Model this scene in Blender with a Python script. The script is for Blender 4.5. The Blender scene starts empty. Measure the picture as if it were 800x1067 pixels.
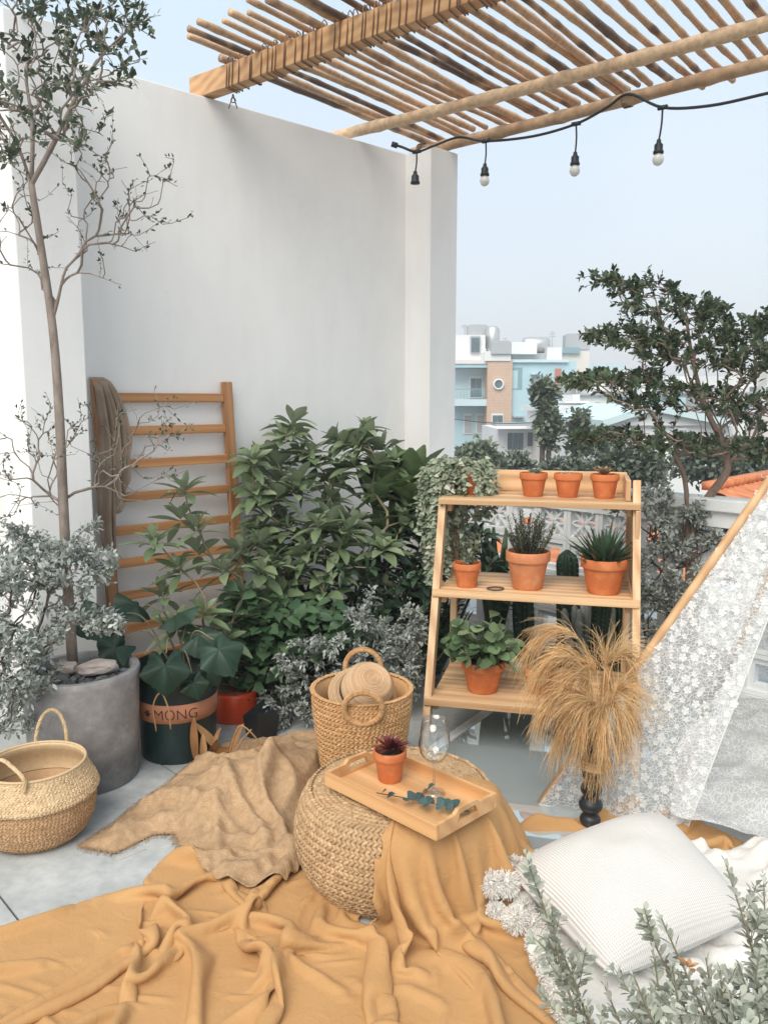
import bpy, math, random
import numpy as np
from mathutils import Vector, Matrix
random.seed(7)
RNG = np.random.default_rng(7)
C = bpy.context.scene.collection
PI = math.pi
# ------------------------------------------------------------------ camera model
F = 850.0; CX = 400.0; CY = 533.5; TH = math.radians(7.77); HC = 1.5
def ray(px, py):
    cx = (px-CX)/F; cy = (CY-py)/F
    return np.array([cx, math.cos(TH)+cy*math.sin(TH), -math.sin(TH)+cy*math.cos(TH)])
def A(px, py, Y):
    d = ray(px, py); return np.array([0, 0, HC])+d*(Y/d[1])
def G(px, py, z=0.0):
    d = ray(px, py); return np.array([0, 0, HC])+d*((z-HC)/d[2])
TW = math.radians(47)
WU = np.array([math.sin(TW), math.cos(TW), 0]); WN = np.array([math.cos(TW), -math.sin(TW), 0])
W0 = np.array([-.86, 4.5, 0])
def WP(px, py, off=0.0):
    d = ray(px, py); c = np.array([0, 0, HC]); p0 = W0+WN*off
    t = np.dot(p0-c, WN)/np.dot(d, WN); return c+d*t
def V(*a): return np.array(a, float)
def nrm(v):
    v = np.asarray(v, float); n = np.linalg.norm(v, axis=-1, keepdims=True); return v/np.maximum(n, 1e-9)
# ------------------------------------------------------------------ noise
def _h(ix, iy, s): 
    n = (ix.astype(np.int64)*374761393+iy.astype(np.int64)*668265263+s*1274126177) & 0x7fffffff
    n = ((n ^ (n >> 13))*1274126177) & 0x7fffffff
    return ((n ^ (n >> 16)) & 0xffff)/65535.0
def vnoise(x, y, s=0):
    x = np.asarray(x, float); y = np.asarray(y, float)
    ix = np.floor(x); iy = np.floor(y); fx = x-ix; fy = y-iy
    fx = fx*fx*fx*(fx*(fx*6-15)+10); fy = fy*fy*fy*(fy*(fy*6-15)+10)
    a = _h(ix, iy, s); b = _h(ix+1, iy, s); c = _h(ix, iy+1, s); d = _h(ix+1, iy+1, s)
    return (a*(1-fx)+b*fx)*(1-fy)+(c*(1-fx)+d*fx)*fy
# ------------------------------------------------------------------ mesh builder
ORG = {}
class MB:
    def __init__(s): s.v = []; s.q = []; s.t = []; s.poly = []; s.r = []; s.n = 0
    def add(s, verts, quads=None, tris=None, polys=None, rnd=0.5):
        verts = np.asarray(verts, float).reshape(-1, 3); k = len(verts)
        if quads is not None and len(quads): s.q.append(np.asarray(quads, np.int64).reshape(-1, 4)+s.n)
        if tris is not None and len(tris): s.t.append(np.asarray(tris, np.int64).reshape(-1, 3)+s.n)
        if polys: s.poly += [[i+s.n for i in p] for p in polys]
        s.v.append(verts); s.r.append(np.broadcast_to(np.asarray(rnd, float), (k,)).copy()); s.n += k
    def hexa(s, p, rnd=.5):   # 8 points: bottom ring 0-3, top ring 4-7
        s.add(p, quads=[[0, 3, 2, 1], [4, 5, 6, 7], [0, 1, 5, 4], [1, 2, 6, 5], [2, 3, 7, 6], [3, 0, 4, 7]], rnd=rnd)
    def box(s, c, d, rnd=.5, rz=0, ax=None):
        x, y, z = np.array(d, float)/2
        P = np.array([[-x, -y, -z], [x, -y, -z], [x, y, -z], [-x, y, -z], [-x, -y, z], [x, -y, z], [x, y, z], [-x, y, z]])
        if ax is not None: P = P@np.array(ax)
        elif rz:
            cc, ss = math.cos(rz), math.sin(rz); P = P@np.array([[cc, ss, 0], [-ss, cc, 0], [0, 0, 1]])
        s.hexa(P+np.array(c, float), rnd)
    def beam(s, a, b, w, h, up=(0, 0, 1), rnd=.5):   # box from a to b, width w, height h (along up)
        a = np.array(a, float); b = np.array(b, float); d = b-a; L = np.linalg.norm(d); d = d/L
        sd = nrm(np.cross(d, up)); u = np.cross(sd, d)
        s.box((a+b)/2, (L, w, h), rnd, ax=[d, sd, u])
    def tube(s, path, rad, n=8, caps=True, rnd=.5, closed=False):
        P = np.array(path, float); m = len(P); R = np.broadcast_to(np.asarray(rad, float), (m,))
        if closed: T = nrm(np.roll(P, -1, 0)-np.roll(P, 1, 0))
        else:
            T = np.empty_like(P); T[1:-1] = P[2:]-P[:-2]; T[0] = P[1]-P[0]; T[-1] = P[-1]-P[-2]; T = nrm(T)
        ref = V(0, 0, 1) if abs(T[0][2]) < .9 else V(1, 0, 0)
        U = np.empty_like(P); u = nrm(np.cross(T[0], ref))
        for i in range(m):
            u = u-T[i]*np.dot(u, T[i]); u = u/max(np.linalg.norm(u), 1e-9); U[i] = u
        W = np.cross(T, U); a = np.arange(n)*2*PI/n
        vv = P[:, None]+R[:, None, None]*(np.cos(a)[None, :, None]*U[:, None]+np.sin(a)[None, :, None]*W[:, None])
        idx = np.arange(m*n).reshape(m, n); nx = np.roll(idx, -1, 1)
        if closed:
            q = np.stack([idx, nx, np.roll(nx, -1, 0), np.roll(idx, -1, 0)], -1).reshape(-1, 4); s.add(vv, q, rnd=rnd)
        else:
            q = np.stack([idx[:-1], nx[:-1], nx[1:], idx[1:]], -1).reshape(-1, 4)
            s.add(vv, q, polys=[list(range(n))[::-1], list(range((m-1)*n, m*n))] if caps else None, rnd=rnd)
    def lathe(s, prof, c=(0, 0, 0), n=32, rnd=.5):
        P = np.array(prof, float); m = len(P); a = np.arange(n)*2*PI/n
        vv = np.stack([P[:, :1]*np.cos(a), P[:, :1]*np.sin(a), np.repeat(P[:, 1:2], n, 1)], -1)+np.array(c, float)
        idx = np.arange(m*n).reshape(m, n); nx = np.roll(idx, -1, 1)
        s.add(vv, np.stack([idx[:-1], nx[:-1], nx[1:], idx[1:]], -1).reshape(-1, 4), rnd=rnd)
    def grid(s, P, rnd=.5, mask=None):
        a, b = P.shape[:2]; idx = np.arange(a*b).reshape(a, b)
        q = np.stack([idx[:-1, :-1], idx[1:, :-1], idx[1:, 1:], idx[:-1, 1:]], -1)
        q = q[mask] if mask is not None else q.reshape(-1, 4)
        s.add(P.reshape(-1, 3), q, rnd=rnd if np.isscalar(rnd) else np.asarray(rnd).reshape(-1))
    def segs(s, p0, p1, r0, r1, n=5, rnd=.5):
        p0 = np.asarray(p0, float); p1 = np.asarray(p1, float); k = len(p0)
        if k == 0: return
        T = nrm(p1-p0); ref = np.where(np.abs(T[:, 2:3]) < .9, V(0, 0, 1), V(1, 0, 0))
        U = nrm(np.cross(T, ref)); W = np.cross(T, U); a = np.arange(n)*2*PI/n
        ring = np.cos(a)[None, :, None]*U[:, None]+np.sin(a)[None, :, None]*W[:, None]
        e = T*np.asarray(r0).reshape(-1, 1)*.3
        vv = np.concatenate([(p0-e)[:, None]+ring*np.asarray(r0).reshape(-1, 1, 1), (p1+e)[:, None]+ring*np.asarray(r1).reshape(-1, 1, 1)], 1)
        i = np.arange(n); j = (i+1) % n; q = np.stack([i, j, j+n, i+n], -1)
        s.add(vv, (q[None]+np.arange(k)[:, None, None]*2*n).reshape(-1, 4), rnd=np.repeat(np.broadcast_to(rnd, (k,)), 2*n))
    def lumps(s, c, ax, ay, az, rnd=.5, nu=6, nv=4):
        c = np.asarray(c, float); k = len(c)
        u = np.arange(nu)*2*PI/nu; w = np.linspace(-PI/2*.93, PI/2*.93, nv+1)
        t = np.stack([np.sin(w)[:, None]*np.ones(nu), np.cos(w)[:, None]*np.cos(u), np.cos(w)[:, None]*np.sin(u)], -1).reshape(-1, 3)
        vv = c[:, None]+t[None, :, 0:1]*ax[:, None]+t[None, :, 1:2]*ay[:, None]+t[None, :, 2:3]*az[:, None]
        idx = np.arange((nv+1)*nu).reshape(nv+1, nu); nx = np.roll(idx, -1, 1)
        q = np.stack([idx[:-1], nx[:-1], nx[1:], idx[1:]], -1).reshape(-1, 4)
        q = np.concatenate([q, [[0, 1, 2, 3]] if nu == 4 else [[0, 1, 2, 3], [0, 3, 4, 5]][:nu//3]]) 
        m = (nv+1)*nu
        s.add(vv, (q[None]+np.arange(k)[:, None, None]*m).reshape(-1, 4), rnd=np.repeat(np.broadcast_to(rnd, (k,)), m))
    def leaves(s, base, d, up, L, W, droop=.2, fold=.25, prof='ell', seg=4, rnd=None):
        base = np.asarray(base, float).reshape(-1, 3); k = len(base)
        if k == 0: return
        d = nrm(np.broadcast_to(d, (k, 3))); up = np.broadcast_to(up, (k, 3))
        sd = nrm(np.cross(d, up)); up = nrm(np.cross(sd, d))
        L = np.broadcast_to(L, (k,))[:, None, None]; W = np.broadcast_to(W, (k,))[:, None, None]; dr = np.broadcast_to(droop, (k,))[:, None, None]
        t = np.linspace(0, 1, seg+1)
        wf = {'ell': lambda t: np.sin(PI*np.clip(t, .03, .97))**.8, 'obo': lambda t: np.sin(PI*np.clip(t, .02, .96)**1.6)**.8,
              'heart': lambda t: np.sin(PI*np.clip(t+.12, .2, .985)**.75)**.7, 'spike': lambda t: 1-t*.97, 'blade': lambda t: np.sin(PI*np.clip(t*.8+.15, 0, .97))**.7}[prof](t)
        tt = t[None, :, None]
        mid = base[:, None]+d[:, None]*L*(tt-.25*np.abs(dr)*tt**2)+V(0, 0, -1)*dr*L*tt**2
        hw = W*.5*wf[None, :, None]
        lf = mid-sd[:, None]*hw+up[:, None]*hw*fold; rt = mid+sd[:, None]*hw+up[:, None]*hw*fold
        vv = np.stack([lf, mid, rt], 2)   # k,seg+1,3,3
        idx = np.arange((seg+1)*3).reshape(seg+1, 3)
        q = np.stack([idx[:-1, :-1], idx[:-1, 1:], idx[1:, 1:], idx[1:, :-1]], -1).reshape(-1, 4); m = (seg+1)*3
        if rnd is None: rnd = RNG.random(k)
        s.add(vv, (q[None]+np.arange(k)[:, None, None]*m).reshape(-1, 4), rnd=np.repeat(np.broadcast_to(rnd, (k,)), m))
    def build(s, name, mat, parent=None, origin=None, smooth=True, bevel=0, local=False):
        v = np.concatenate(s.v); r = np.concatenate(s.r)
        if parent is not None: o = V(0, 0, 0) if local else ORG.get(parent.name, V(0, 0, 0))
        elif origin is not None: o = np.array(origin, float)
        else: o = V((v[:, 0].min()+v[:, 0].max())/2, (v[:, 1].min()+v[:, 1].max())/2, v[:, 2].min())
        if local: o = V(0, 0, 0)
        me = bpy.data.meshes.new(name)
        loops = []; starts = []; tot = 0
        for arr, n in ((s.q, 4), (s.t, 3)):
            if arr:
                a = np.concatenate(arr); loops.append(a.reshape(-1)); starts.append(np.arange(len(a))*n+tot); tot += a.size
        for p in s.poly: loops.append(np.array(p)); starts.append(np.array([tot])); tot += len(p)
        loops = np.concatenate(loops); starts = np.concatenate(starts)
        me.vertices.add(len(v)); me.vertices.foreach_set('co', (v-o).astype(np.float32).ravel())
        me.loops.add(len(loops)); me.loops.foreach_set('vertex_index', loops.astype(np.int32))
        me.polygons.add(len(starts)); me.polygons.foreach_set('loop_start', starts.astype(np.int32))
        me.update(calc_edges=True); me.validate()
        at = me.attributes.new('rnd', 'FLOAT', 'POINT'); at.data.foreach_set('value', r.astype(np.float32)[:len(me.vertices)])
        me.polygons.foreach_set('use_smooth', np.full(len(me.polygons), bool(smooth)))
        me.materials.append(mat)
        ob = bpy.data.objects.new(name, me); C.objects.link(ob)
        if parent is not None: ob.parent = parent; ORG[ob.name] = o
        else: ob.location = o; ORG[ob.name] = o
        if bevel:
            b = ob.modifiers.new('bevel', 'BEVEL'); b.width = bevel; b.segments = 2; b.limit_method = 'ANGLE'; b.angle_limit = .6
            w = ob.modifiers.new('wn', 'WEIGHTED_NORMAL'); w.keep_sharp = True
        return ob
def tag(o, label=None, cat=None, group=None, kind=None):
    if label: o['label'] = label
    if cat: o['category'] = cat
    if group: o['group'] = group
    if kind: o['kind'] = kind
    return o
def thing(name, loc, label, cat, group=None, rz=0, kind=None):
    o = bpy.data.objects.new(name, None); C.objects.link(o); o.location = loc; o.rotation_euler.z = rz
    o.empty_display_size = .1; ORG[o.name] = np.array(loc, float)
    return tag(o, label, cat, group, kind)
def copy_tree(o, parent=None):
    c = o.copy(); C.objects.link(c)
    if parent is not None: c.parent = parent
    for ch in list(o.children): copy_tree(ch, c)
    return c
# ------------------------------------------------------------------ materials
def newmat(name):
    m = bpy.data.materials.new(name); m.use_nodes = True; nt = m.node_tree
    return m, nt, nt.nodes['Principled BSDF']
def N(nt, t, **k):
    n = nt.nodes.new(t)
    for a, b in k.items():
        if hasattr(n, a): setattr(n, a, b)
        else: n.inputs[a].default_value = b
    return n
def ramp(nt, fac, stops):
    r = nt.nodes.new('ShaderNodeValToRGB'); e = r.color_ramp.elements
    while len(e) < len(stops): e.new(.5)
    for i, (p, c) in enumerate(stops): e[i].position = p; e[i].color = (*c, 1) if len(c) == 3 else c
    nt.links.new(fac, r.inputs[0]); return r
def noise(nt, scale, detail=4, vec=None, rough=.55, dist=0):
    n = nt.nodes.new('ShaderNodeTexNoise'); n.inputs['Scale'].default_value = scale; n.inputs['Detail'].default_value = detail
    n.inputs['Roughness'].default_value = rough; n.inputs['Distortion'].default_value = dist
    if vec is not None: nt.links.new(vec, n.inputs['Vector'])
    return n
def objco(nt, scale=(1, 1, 1), rot=(0, 0, 0)):
    tc = nt.nodes.new('ShaderNodeTexCoord'); mp = nt.nodes.new('ShaderNodeMapping')
    mp.inputs['Scale'].default_value = scale; mp.inputs['Rotation'].default_value = rot
    nt.links.new(tc.outputs['Object'], mp.inputs[0]); return mp.outputs[0]
def mixc(nt, fac, a, b, mode='MIX'):
    m = nt.nodes.new('ShaderNodeMix'); m.data_type = 'RGBA'; m.blend_type = mode
    for sock, val in ((m.inputs[0], fac), (m.inputs[6], a), (m.inputs[7], b)):
        if isinstance(val, (int, float)): sock.default_value = val
        elif isinstance(val, tuple): sock.default_value = (*val, 1)
        else: nt.links.new(val, sock)
    return m.outputs[2]
def bump(nt, bsdf, h, strength=.3, dist=.01):
    b = nt.nodes.new('ShaderNodeBump'); b.inputs['Strength'].default_value = strength; b.inputs['Distance'].default_value = dist
    nt.links.new(h, b.inputs['Height']); nt.links.new(b.outputs[0], bsdf.inputs['Normal'])
def simple(name, col, rough=.6, var=.15, scale=6, bmp=.15, bscale=80, metal=0, rnd=0.0):
    m, nt, b = newmat(name); v = objco(nt)
    n = noise(nt, scale, 6, v)
    lo = tuple(c*(1-var) for c in col); hi = tuple(min(1, c*(1+var)) for c in col)
    r = ramp(nt, n.outputs[0], [(.3, lo), (.7, hi)]); out = r.outputs[0]
    if rnd:
        at = N(nt, 'ShaderNodeAttribute', attribute_name='rnd'); rr = ramp(nt, at.outputs['Fac'], [(0, (1-rnd,)*3), (1, (1+0*rnd,)*3)])
        out = mixc(nt, 1.0, out, rr.outputs[0], 'MULTIPLY')
    nt.links.new(out, b.inputs['Base Color'])
    b.inputs['Roughness'].default_value = rough; b.inputs['Metallic'].default_value = metal
    if bmp:
        n2 = noise(nt, bscale, 4, v); bump(nt, b, n2.outputs[0], bmp, .004)
    return m
def leafmat(name, c1, c2, rough=.45, trans=.2, c3=None, under=None):
    m, nt, b = newmat(name)
    at = N(nt, 'ShaderNodeAttribute', attribute_name='rnd'); v = objco(nt)
    st = [(0, c1), (.75, c2)]
    if c3: st.append((.97, c3))
    r = ramp(nt, at.outputs['Fac'], st)
    n = noise(nt, 9, 3, v); r2 = ramp(nt, n.outputs[0], [(.3, (.72,)*3), (.7, (1.15,)*3)])
    col = mixc(nt, 1.0, r.outputs[0], r2.outputs[0], 'MULTIPLY')
    if under:
        g = nt.nodes.new('ShaderNodeNewGeometry'); col = mixc(nt, g.outputs['Backfacing'], col, under)
    nt.links.new(col, b.inputs['Base Color']); b.inputs['Roughness'].default_value = rough
    b.inputs['Specular IOR Level'].default_value = .4
    tr = nt.nodes.new('ShaderNodeBsdfTranslucent'); nt.links.new(col, tr.inputs[0])
    mx = nt.nodes.new('ShaderNodeMixShader'); mx.inputs[0].default_value = trans
    nt.links.new(b.outputs[0], mx.inputs[1]); nt.links.new(tr.outputs[0], mx.inputs[2])
    nt.links.new(mx.outputs[0], nt.nodes['Material Output'].inputs[0]); return m
def woodmat(name, c1, c2, axis=0, rough=.55, scale=1.0, knots=True):
    m, nt, b = newmat(name)
    sc = [14, 14, 14]; sc[axis] = 1.1
    v = objco(nt, tuple(x*scale for x in sc)); at = N(nt, 'ShaderNodeAttribute', attribute_name='rnd')
    ad = nt.nodes.new('ShaderNodeVectorMath'); ad.operation = 'ADD'; nt.links.new(v, ad.inputs[0])
    sc2 = nt.nodes.new('ShaderNodeMath'); sc2.operation = 'MULTIPLY'; sc2.inputs[1].default_value = 37.; nt.links.new(at.outputs['Fac'], sc2.inputs[0])
    nt.links.new(sc2.outputs[0], ad.inputs[1])
    n = noise(nt, 1.0, 8, ad.outputs[0], .6, 1.2)
    w = nt.nodes.new('ShaderNodeTexWave'); w.wave_type = 'RINGS'; w.rings_direction = 'XYZ'[axis]; w.inputs['Scale'].default_value = .45; w.inputs['Distortion'].default_value = 6; w.inputs['Detail'].default_value = 3; w.inputs['Detail Scale'].default_value = .6
    nt.links.new(ad.outputs[0], w.inputs[0])
    f = nt.nodes.new('ShaderNodeMath'); f.operation = 'MULTIPLY_ADD'; nt.links.new(w.outputs[1], f.inputs[0]); f.inputs[1].default_value = .45; nt.links.new(n.outputs[0], f.inputs[2])
    r = ramp(nt, f.outputs[0], [(.3, c1), (.95, c2)])
    rr = ramp(nt, at.outputs['Fac'], [(0, (.82,)*3), (1, (1.08,)*3)])
    col = mixc(nt, 1., r.outputs[0], rr.outputs[0], 'MULTIPLY')
    nt.links.new(col, b.inputs['Base Color']); b.inputs['Roughness'].default_value = rough
    bump(nt, b, f.outputs[0], .12, .003); return m
M = {}
# walls / floor
def plaster():
    m, nt, b = newmat('white_plaster'); v = objco(nt, (1, 1, .5)); n = noise(nt, .9, 6, v, .6); n3 = noise(nt, 7, 8, v, .6)
    r = ramp(nt, n.outputs[0], [(.3, (.84, .836, .825)), (.7, (.87, .866, .855))])
    r2 = ramp(nt, n3.outputs[0], [(.25, (.955, .955, .95)), (.6, (1, 1, 1))]); v2 = objco(nt, (14, 14, .8)); n4 = noise(nt, 1, 5, v2); r3 = ramp(nt, n4.outputs[0], [(.35, (.988, .986, .98)), (.6, (1, 1, 1))])
    c = mixc(nt, 1., mixc(nt, 1., r.outputs[0], r2.outputs[0], 'MULTIPLY'), r3.outputs[0], 'MULTIPLY')
    vo = nt.nodes.new('ShaderNodeTexVoronoi'); vo.feature = 'DISTANCE_TO_EDGE'; vo.inputs['Scale'].default_value = .8; dd = noise(nt, 3, 5, v); ad = nt.nodes.new('ShaderNodeVectorMath'); ad.operation = 'ADD'; nt.links.new(dd.outputs['Color'], ad.inputs[0]); nt.links.new(v, ad.inputs[1]); nt.links.new(ad.outputs[0], vo.inputs['Vector'])
    ck = ramp(nt, vo.outputs[0], [(0, (.93, .92, .90)), (.004, (1, 1, 1))]); c = mixc(nt, .5, c, mixc(nt, 1., c, ck.outputs[0], 'MULTIPLY'))
    nt.links.new(c, b.inputs['Base Color']); b.inputs['Roughness'].default_value = .85
    bump(nt, b, n3.outputs[0], .25, .01); return m
M['plaster'] = plaster()
def concrete_floor():
    m, nt, b = newmat('concrete_tiles'); rot = (0, 0, -(PI/2-TW)); v = objco(nt, rot=(0, 0, 0))
    n = noise(nt, 2.2, 10, v, .65, .4); n2 = noise(nt, 26, 6, v, .6)
    r = ramp(nt, n.outputs[0], [(.28, (.27, .29, .295)), (.5, (.40, .42, .42)), (.72, (.54, .555, .55))])
    r2 = ramp(nt, n2.outputs[0], [(.3, (.84,)*3), (.65, (1.04,)*3)])
    col = mixc(nt, 1., r.outputs[0], r2.outputs[0], 'MULTIPLY')
    nt.links.new(col, b.inputs['Base Color'])
    rr = ramp(nt, n.outputs[0], [(.3, (.35,)*3), (.7, (.6,)*3)]); nt.links.new(rr.outputs[0], b.inputs['Roughness'])
    bump(nt, b, n2.outputs[0], .1, .003); return m
M['floor'] = concrete_floor()
M['dark_gap'] = simple('joint_grout', (.07, .075, .08), .9)
def potconcrete():
    m, nt, b = newmat('cast_concrete'); v = objco(nt); n = noise(nt, 9, 10, v, .72, .1); n2 = noise(nt, 60, 5, v)
    r = ramp(nt, n.outputs[0], [(.36, (.25, .24, .24)), (.52, (.33, .32, .315)), (.66, (.46, .46, .45))])
    sp = nt.nodes.new('ShaderNodeSeparateXYZ'); nt.links.new(v, sp.inputs[0])
    ad = nt.nodes.new('ShaderNodeMath'); ad.operation = 'MULTIPLY_ADD'; nt.links.new(n.outputs[0], ad.inputs[0]); ad.inputs[1].default_value = -.22; nt.links.new(sp.outputs[2], ad.inputs[2])
    w = ramp(nt, ad.outputs[0], [(.0, (.55, .57, .58)), (.05, (1, 1, 1))])    # darker towards the foot, with a noisy upper edge
    col = mixc(nt, 1., r.outputs[0], w.outputs[0], 'MULTIPLY')
    nt.links.new(col, b.inputs['Base Color']); b.inputs['Roughness'].default_value = .8; bump(nt, b, n2.outputs[0], .3, .004); return m
M['concrete'] = potconcrete()
M['ladder_x'] = woodmat('amber_pine_rung', (.40, .155, .05), (.60, .29, .115), 0)
M['ladder_z'] = woodmat('amber_pine_post', (.30, .125, .05), (.48, .24, .11), 2)
M['pine_x'] = woodmat('pine_board', (.46, .235, .095), (.74, .50, .28), 0)
M['pine_z'] = woodmat('pine_leg', (.48, .26, .12), (.74, .51, .30), 2)
M['beam'] = woodmat('pergola_timber', (.46, .23, .10), (.66, .40, .20), 0)
M['tray'] = woodmat('bamboo_tray', (.52, .26, .10), (.70, .41, .19), 0)
def bamboomat(name, c1, c2, c3):
    m, nt, b = newmat(name); v = objco(nt); at = N(nt, 'ShaderNodeAttribute', attribute_name='rnd')
    n = noise(nt, 5, 6, v, .6); n2 = noise(nt, 40, 4, v)
    a = nt.nodes.new('ShaderNodeMath'); a.operation = 'MULTIPLY_ADD'; nt.links.new(at.outputs['Fac'], a.inputs[0]); a.inputs[1].default_value = .45; nt.links.new(n.outputs[0], a.inputs[2])
    r = ramp(nt, a.outputs[0], [(.48, c1), (.84, c2), (.97, c3)])
    r2 = ramp(nt, n2.outputs[0], [(.35, (.75,)*3), (.6, (1.05,)*3)])
    nt.links.new(mixc(nt, 1., r.outputs[0], r2.outputs[0], 'MULTIPLY'), b.inputs['Base Color']); b.inputs['Roughness'].default_value = .5
    bump(nt, b, n2.outputs[0], .2, .004); return m
M['bamboo'] = bamboomat('bamboo_pole', (.66, .43, .26), (.50, .31, .18), (.13, .08, .055))
M['bamboo_big'] = bamboomat('bamboo_cross_pole', (.70, .50, .32), (.58, .39, .24), (.42, .26, .15))
M['twine'] = simple('twine', (.20, .12, .075), .9)
def terracotta(name, c):
    m, nt, b = newmat(name); v = objco(nt, (1, 1, 1)); n = noise(nt, 22, 6, v, .6); n2 = noise(nt, 150, 4, v)
    oi = nt.nodes.new('ShaderNodeObjectInfo')
    r = ramp(nt, n.outputs[0], [(.3, tuple(x*.82 for x in c)), (.55, c), (.72, (c[0]*1.05, c[1]*1.45, c[2]*1.9))])
    rr = ramp(nt, oi.outputs['Random'], [(0, (.86, .8, .8)), (1, (1.05, 1.08, 1.1))])
    nt.links.new(mixc(nt, 1., r.outputs[0], rr.outputs[0], 'MULTIPLY'), b.inputs['Base Color']); b.inputs['Roughness'].default_value = .75
    bump(nt, b, n2.outputs[0], .2, .002); return m
M['terra'] = terracotta('terracotta', (.60, .175, .055))
M['terra_light'] = terracotta('terracotta_pale', (.66, .26, .11))
M['soil'] = simple('potting_soil', (.045, .032, .025), .95, .5, 60, .6, 120)
def fibremat(name, c1, c2, scale=60, rough=.7):
    m, nt, b = newmat(name); at = N(nt, 'ShaderNodeAttribute', attribute_name='rnd'); v = objco(nt)
    n = noise(nt, scale, 5, v, .6); n2 = noise(nt, 3, 2, v)
    f = mixc(nt, .5, at.outputs['Color'], n.outputs[0]); r = ramp(nt, f, [(.2, c1), (.8, c2)])
    r2 = ramp(nt, n2.outputs[0], [(.3, (.85,)*3), (.7, (1.08,)*3)])
    nt.links.new(mixc(nt, 1., r.outputs[0], r2.outputs[0], 'MULTIPLY'), b.inputs['Base Color']); b.inputs['Roughness'].default_value = rough
    n3 = noise(nt, scale*4, 3, v); bump(nt, b, n3.outputs[0], .35, .003); return m
M['hyacinth'] = fibremat('water_hyacinth', (.34, .20, .10), (.60, .42, .235))
M['tote'] = fibremat('golden_straw', (.45, .235, .095), (.68, .42, .20))
M['seagrass'] = fibremat('pale_seagrass', (.50, .34, .18), (.76, .58, .36))
M['seagrass_dark'] = fibremat('brown_seagrass', (.36, .20, .10), (.56, .36, .19))
M['hat'] = fibremat('straw_hat', (.52, .33, .18), (.66, .46, .28), 90)
M['black'] = simple('black_plastic', (.018, .022, .024), .45, .2, 9, .05)
M['darkgreen'] = simple('dark_green_plastic', (.012, .030, .030), .35, .2, 7, .05)
M['label'] = simple('printed_terracotta_band', (.46, .19, .10), .6, .12, 25)
M['ink'] = simple('black_ink', (.02, .015, .015), .6)
M['redplastic'] = simple('red_glazed_plastic', (.62, .07, .02), .3, .15, 14, .1)
M['redtop'] = simple('faded_red_top', (.26, .065, .035), .5, .6, 40, .3)
M['pebble'] = simple('grey_slate_pebbles', (.16, .165, .17), .6, .3, 30, .2, rnd=.6)
M['rock'] = simple('pinkish_limestone', (.50, .42, .38), .9, .25, 12, .8, 40)
def bark(name, c1, c2, sc=30):
    m, nt, b = newmat(name); v = objco(nt, (1, 1, .35)); n = noise(nt, sc, 7, v, .65)
    r = ramp(nt, n.outputs[0], [(.32, c1), (.66, c2)]); nt.links.new(r.outputs[0], b.inputs['Base Color']); b.inputs['Roughness'].default_value = .9
    bump(nt, b, n.outputs[0], .5, .006); return m
M['bark'] = bark('grey_brown_bark', (.16, .125, .105), (.31, .255, .215))
M['bark_red'] = bark('reddish_bark', (.17, .115, .09), (.31, .225, .18))
M['bark_dark'] = bark('dark_twigs', (.06, .05, .04), (.14, .115, .095))
M['stem'] = bark('brown_green_stem', (.12, .12, .07), (.25, .20, .13))
M['lf_olive'] = leafmat('small_dark_leaf', (.05, .07, .045), (.11, .145, .09), .5, .15)
M['lf_olive2'] = leafmat('small_green_leaf', (.055, .085, .05), (.13, .175, .105), .45, .2, (.18, .22, .13))
M['lf_silver'] = leafmat('silver_leaf', (.24, .27, .24), (.44, .47, .44), .7, .12, (.50, .53, .49))
M['lf_silver_d'] = leafmat('dim_silver_leaf', (.24, .27, .24), (.44, .47, .43), .7, .12)
M['lf_fg'] = leafmat('sage_leaf', (.31, .34, .27), (.55, .57, .49), .65, .18, (.60, .62, .54))
M['lf_whorl'] = leafmat('whorled_leaf', (.10, .155, .075), (.22, .29, .155), .36, .22, (.36, .41, .26), under=(.28, .33, .22))
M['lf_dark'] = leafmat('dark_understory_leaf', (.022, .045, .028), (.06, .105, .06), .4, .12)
M['lf_grape'] = leafmat('lobed_dark_leaf', (.020, .048, .032), (.034, .070, .044), .5, .15)
M['lf_heart'] = leafmat('round_green_leaf', (.035, .085, .04), (.09, .155, .075), .4, .2)
M['lf_broad'] = leafmat('broad_green_leaf', (.09, .15, .07), (.18, .25, .12), .35, .25, (.24, .31, .14))
M['lf_pep'] = leafmat('peperomia_leaf', (.075, .13, .06), (.18, .25, .13), .25, .12, (.24, .29, .17))
M['lf_hearts'] = leafmat('trailing_leaf', (.20, .26, .17), (.36, .40, .29), .4, .15, (.55, .53, .44))
M['lf_rose'] = leafmat('rosemary_needle', (.05, .075, .055), (.12, .15, .11), .6, .05)
M['lf_aloe'] = leafmat('aloe_leaf', (.035, .07, .04), (.07, .12, .07), .4, .05)
M['cactus'] = leafmat('cactus_skin', (.012, .035, .020), (.022, .05, .03), .5, .0)
M['lf_succ'] = leafmat('pale_succulent', (.22, .30, .24), (.38, .43, .34), .5, .1)
M['lf_succ_red'] = leafmat('rusty_succulent', (.36, .17, .09), (.46, .34, .22), .5, .1)
M['lf_burg'] = leafmat('burgundy_succulent', (.09, .018, .020), (.20, .05, .045), .35, .05)
M['lf_euc'] = leafmat('eucalyptus_leaf', (.028, .065, .065), (.07, .12, .115), .5, .1)
M['lf_dead'] = leafmat('withered_leaf', (.34, .16, .06), (.58, .34, .16), .7, .15)
M['lf_city'] = leafmat('garden_leaf', (.09, .12, .08), (.22, .26, .17), .6, .15)
M['lf_city_d'] = leafmat('garden_leaf_dark', (.07, .09, .065), (.16, .195, .14), .6, .12)
M['pampas'] = leafmat('dry_pampas', (.62, .34, .125), (.97, .70, .38), .7, .2)
M['thorn'] = simple('pale_spine', (.4, .38, .3), .6)
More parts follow.
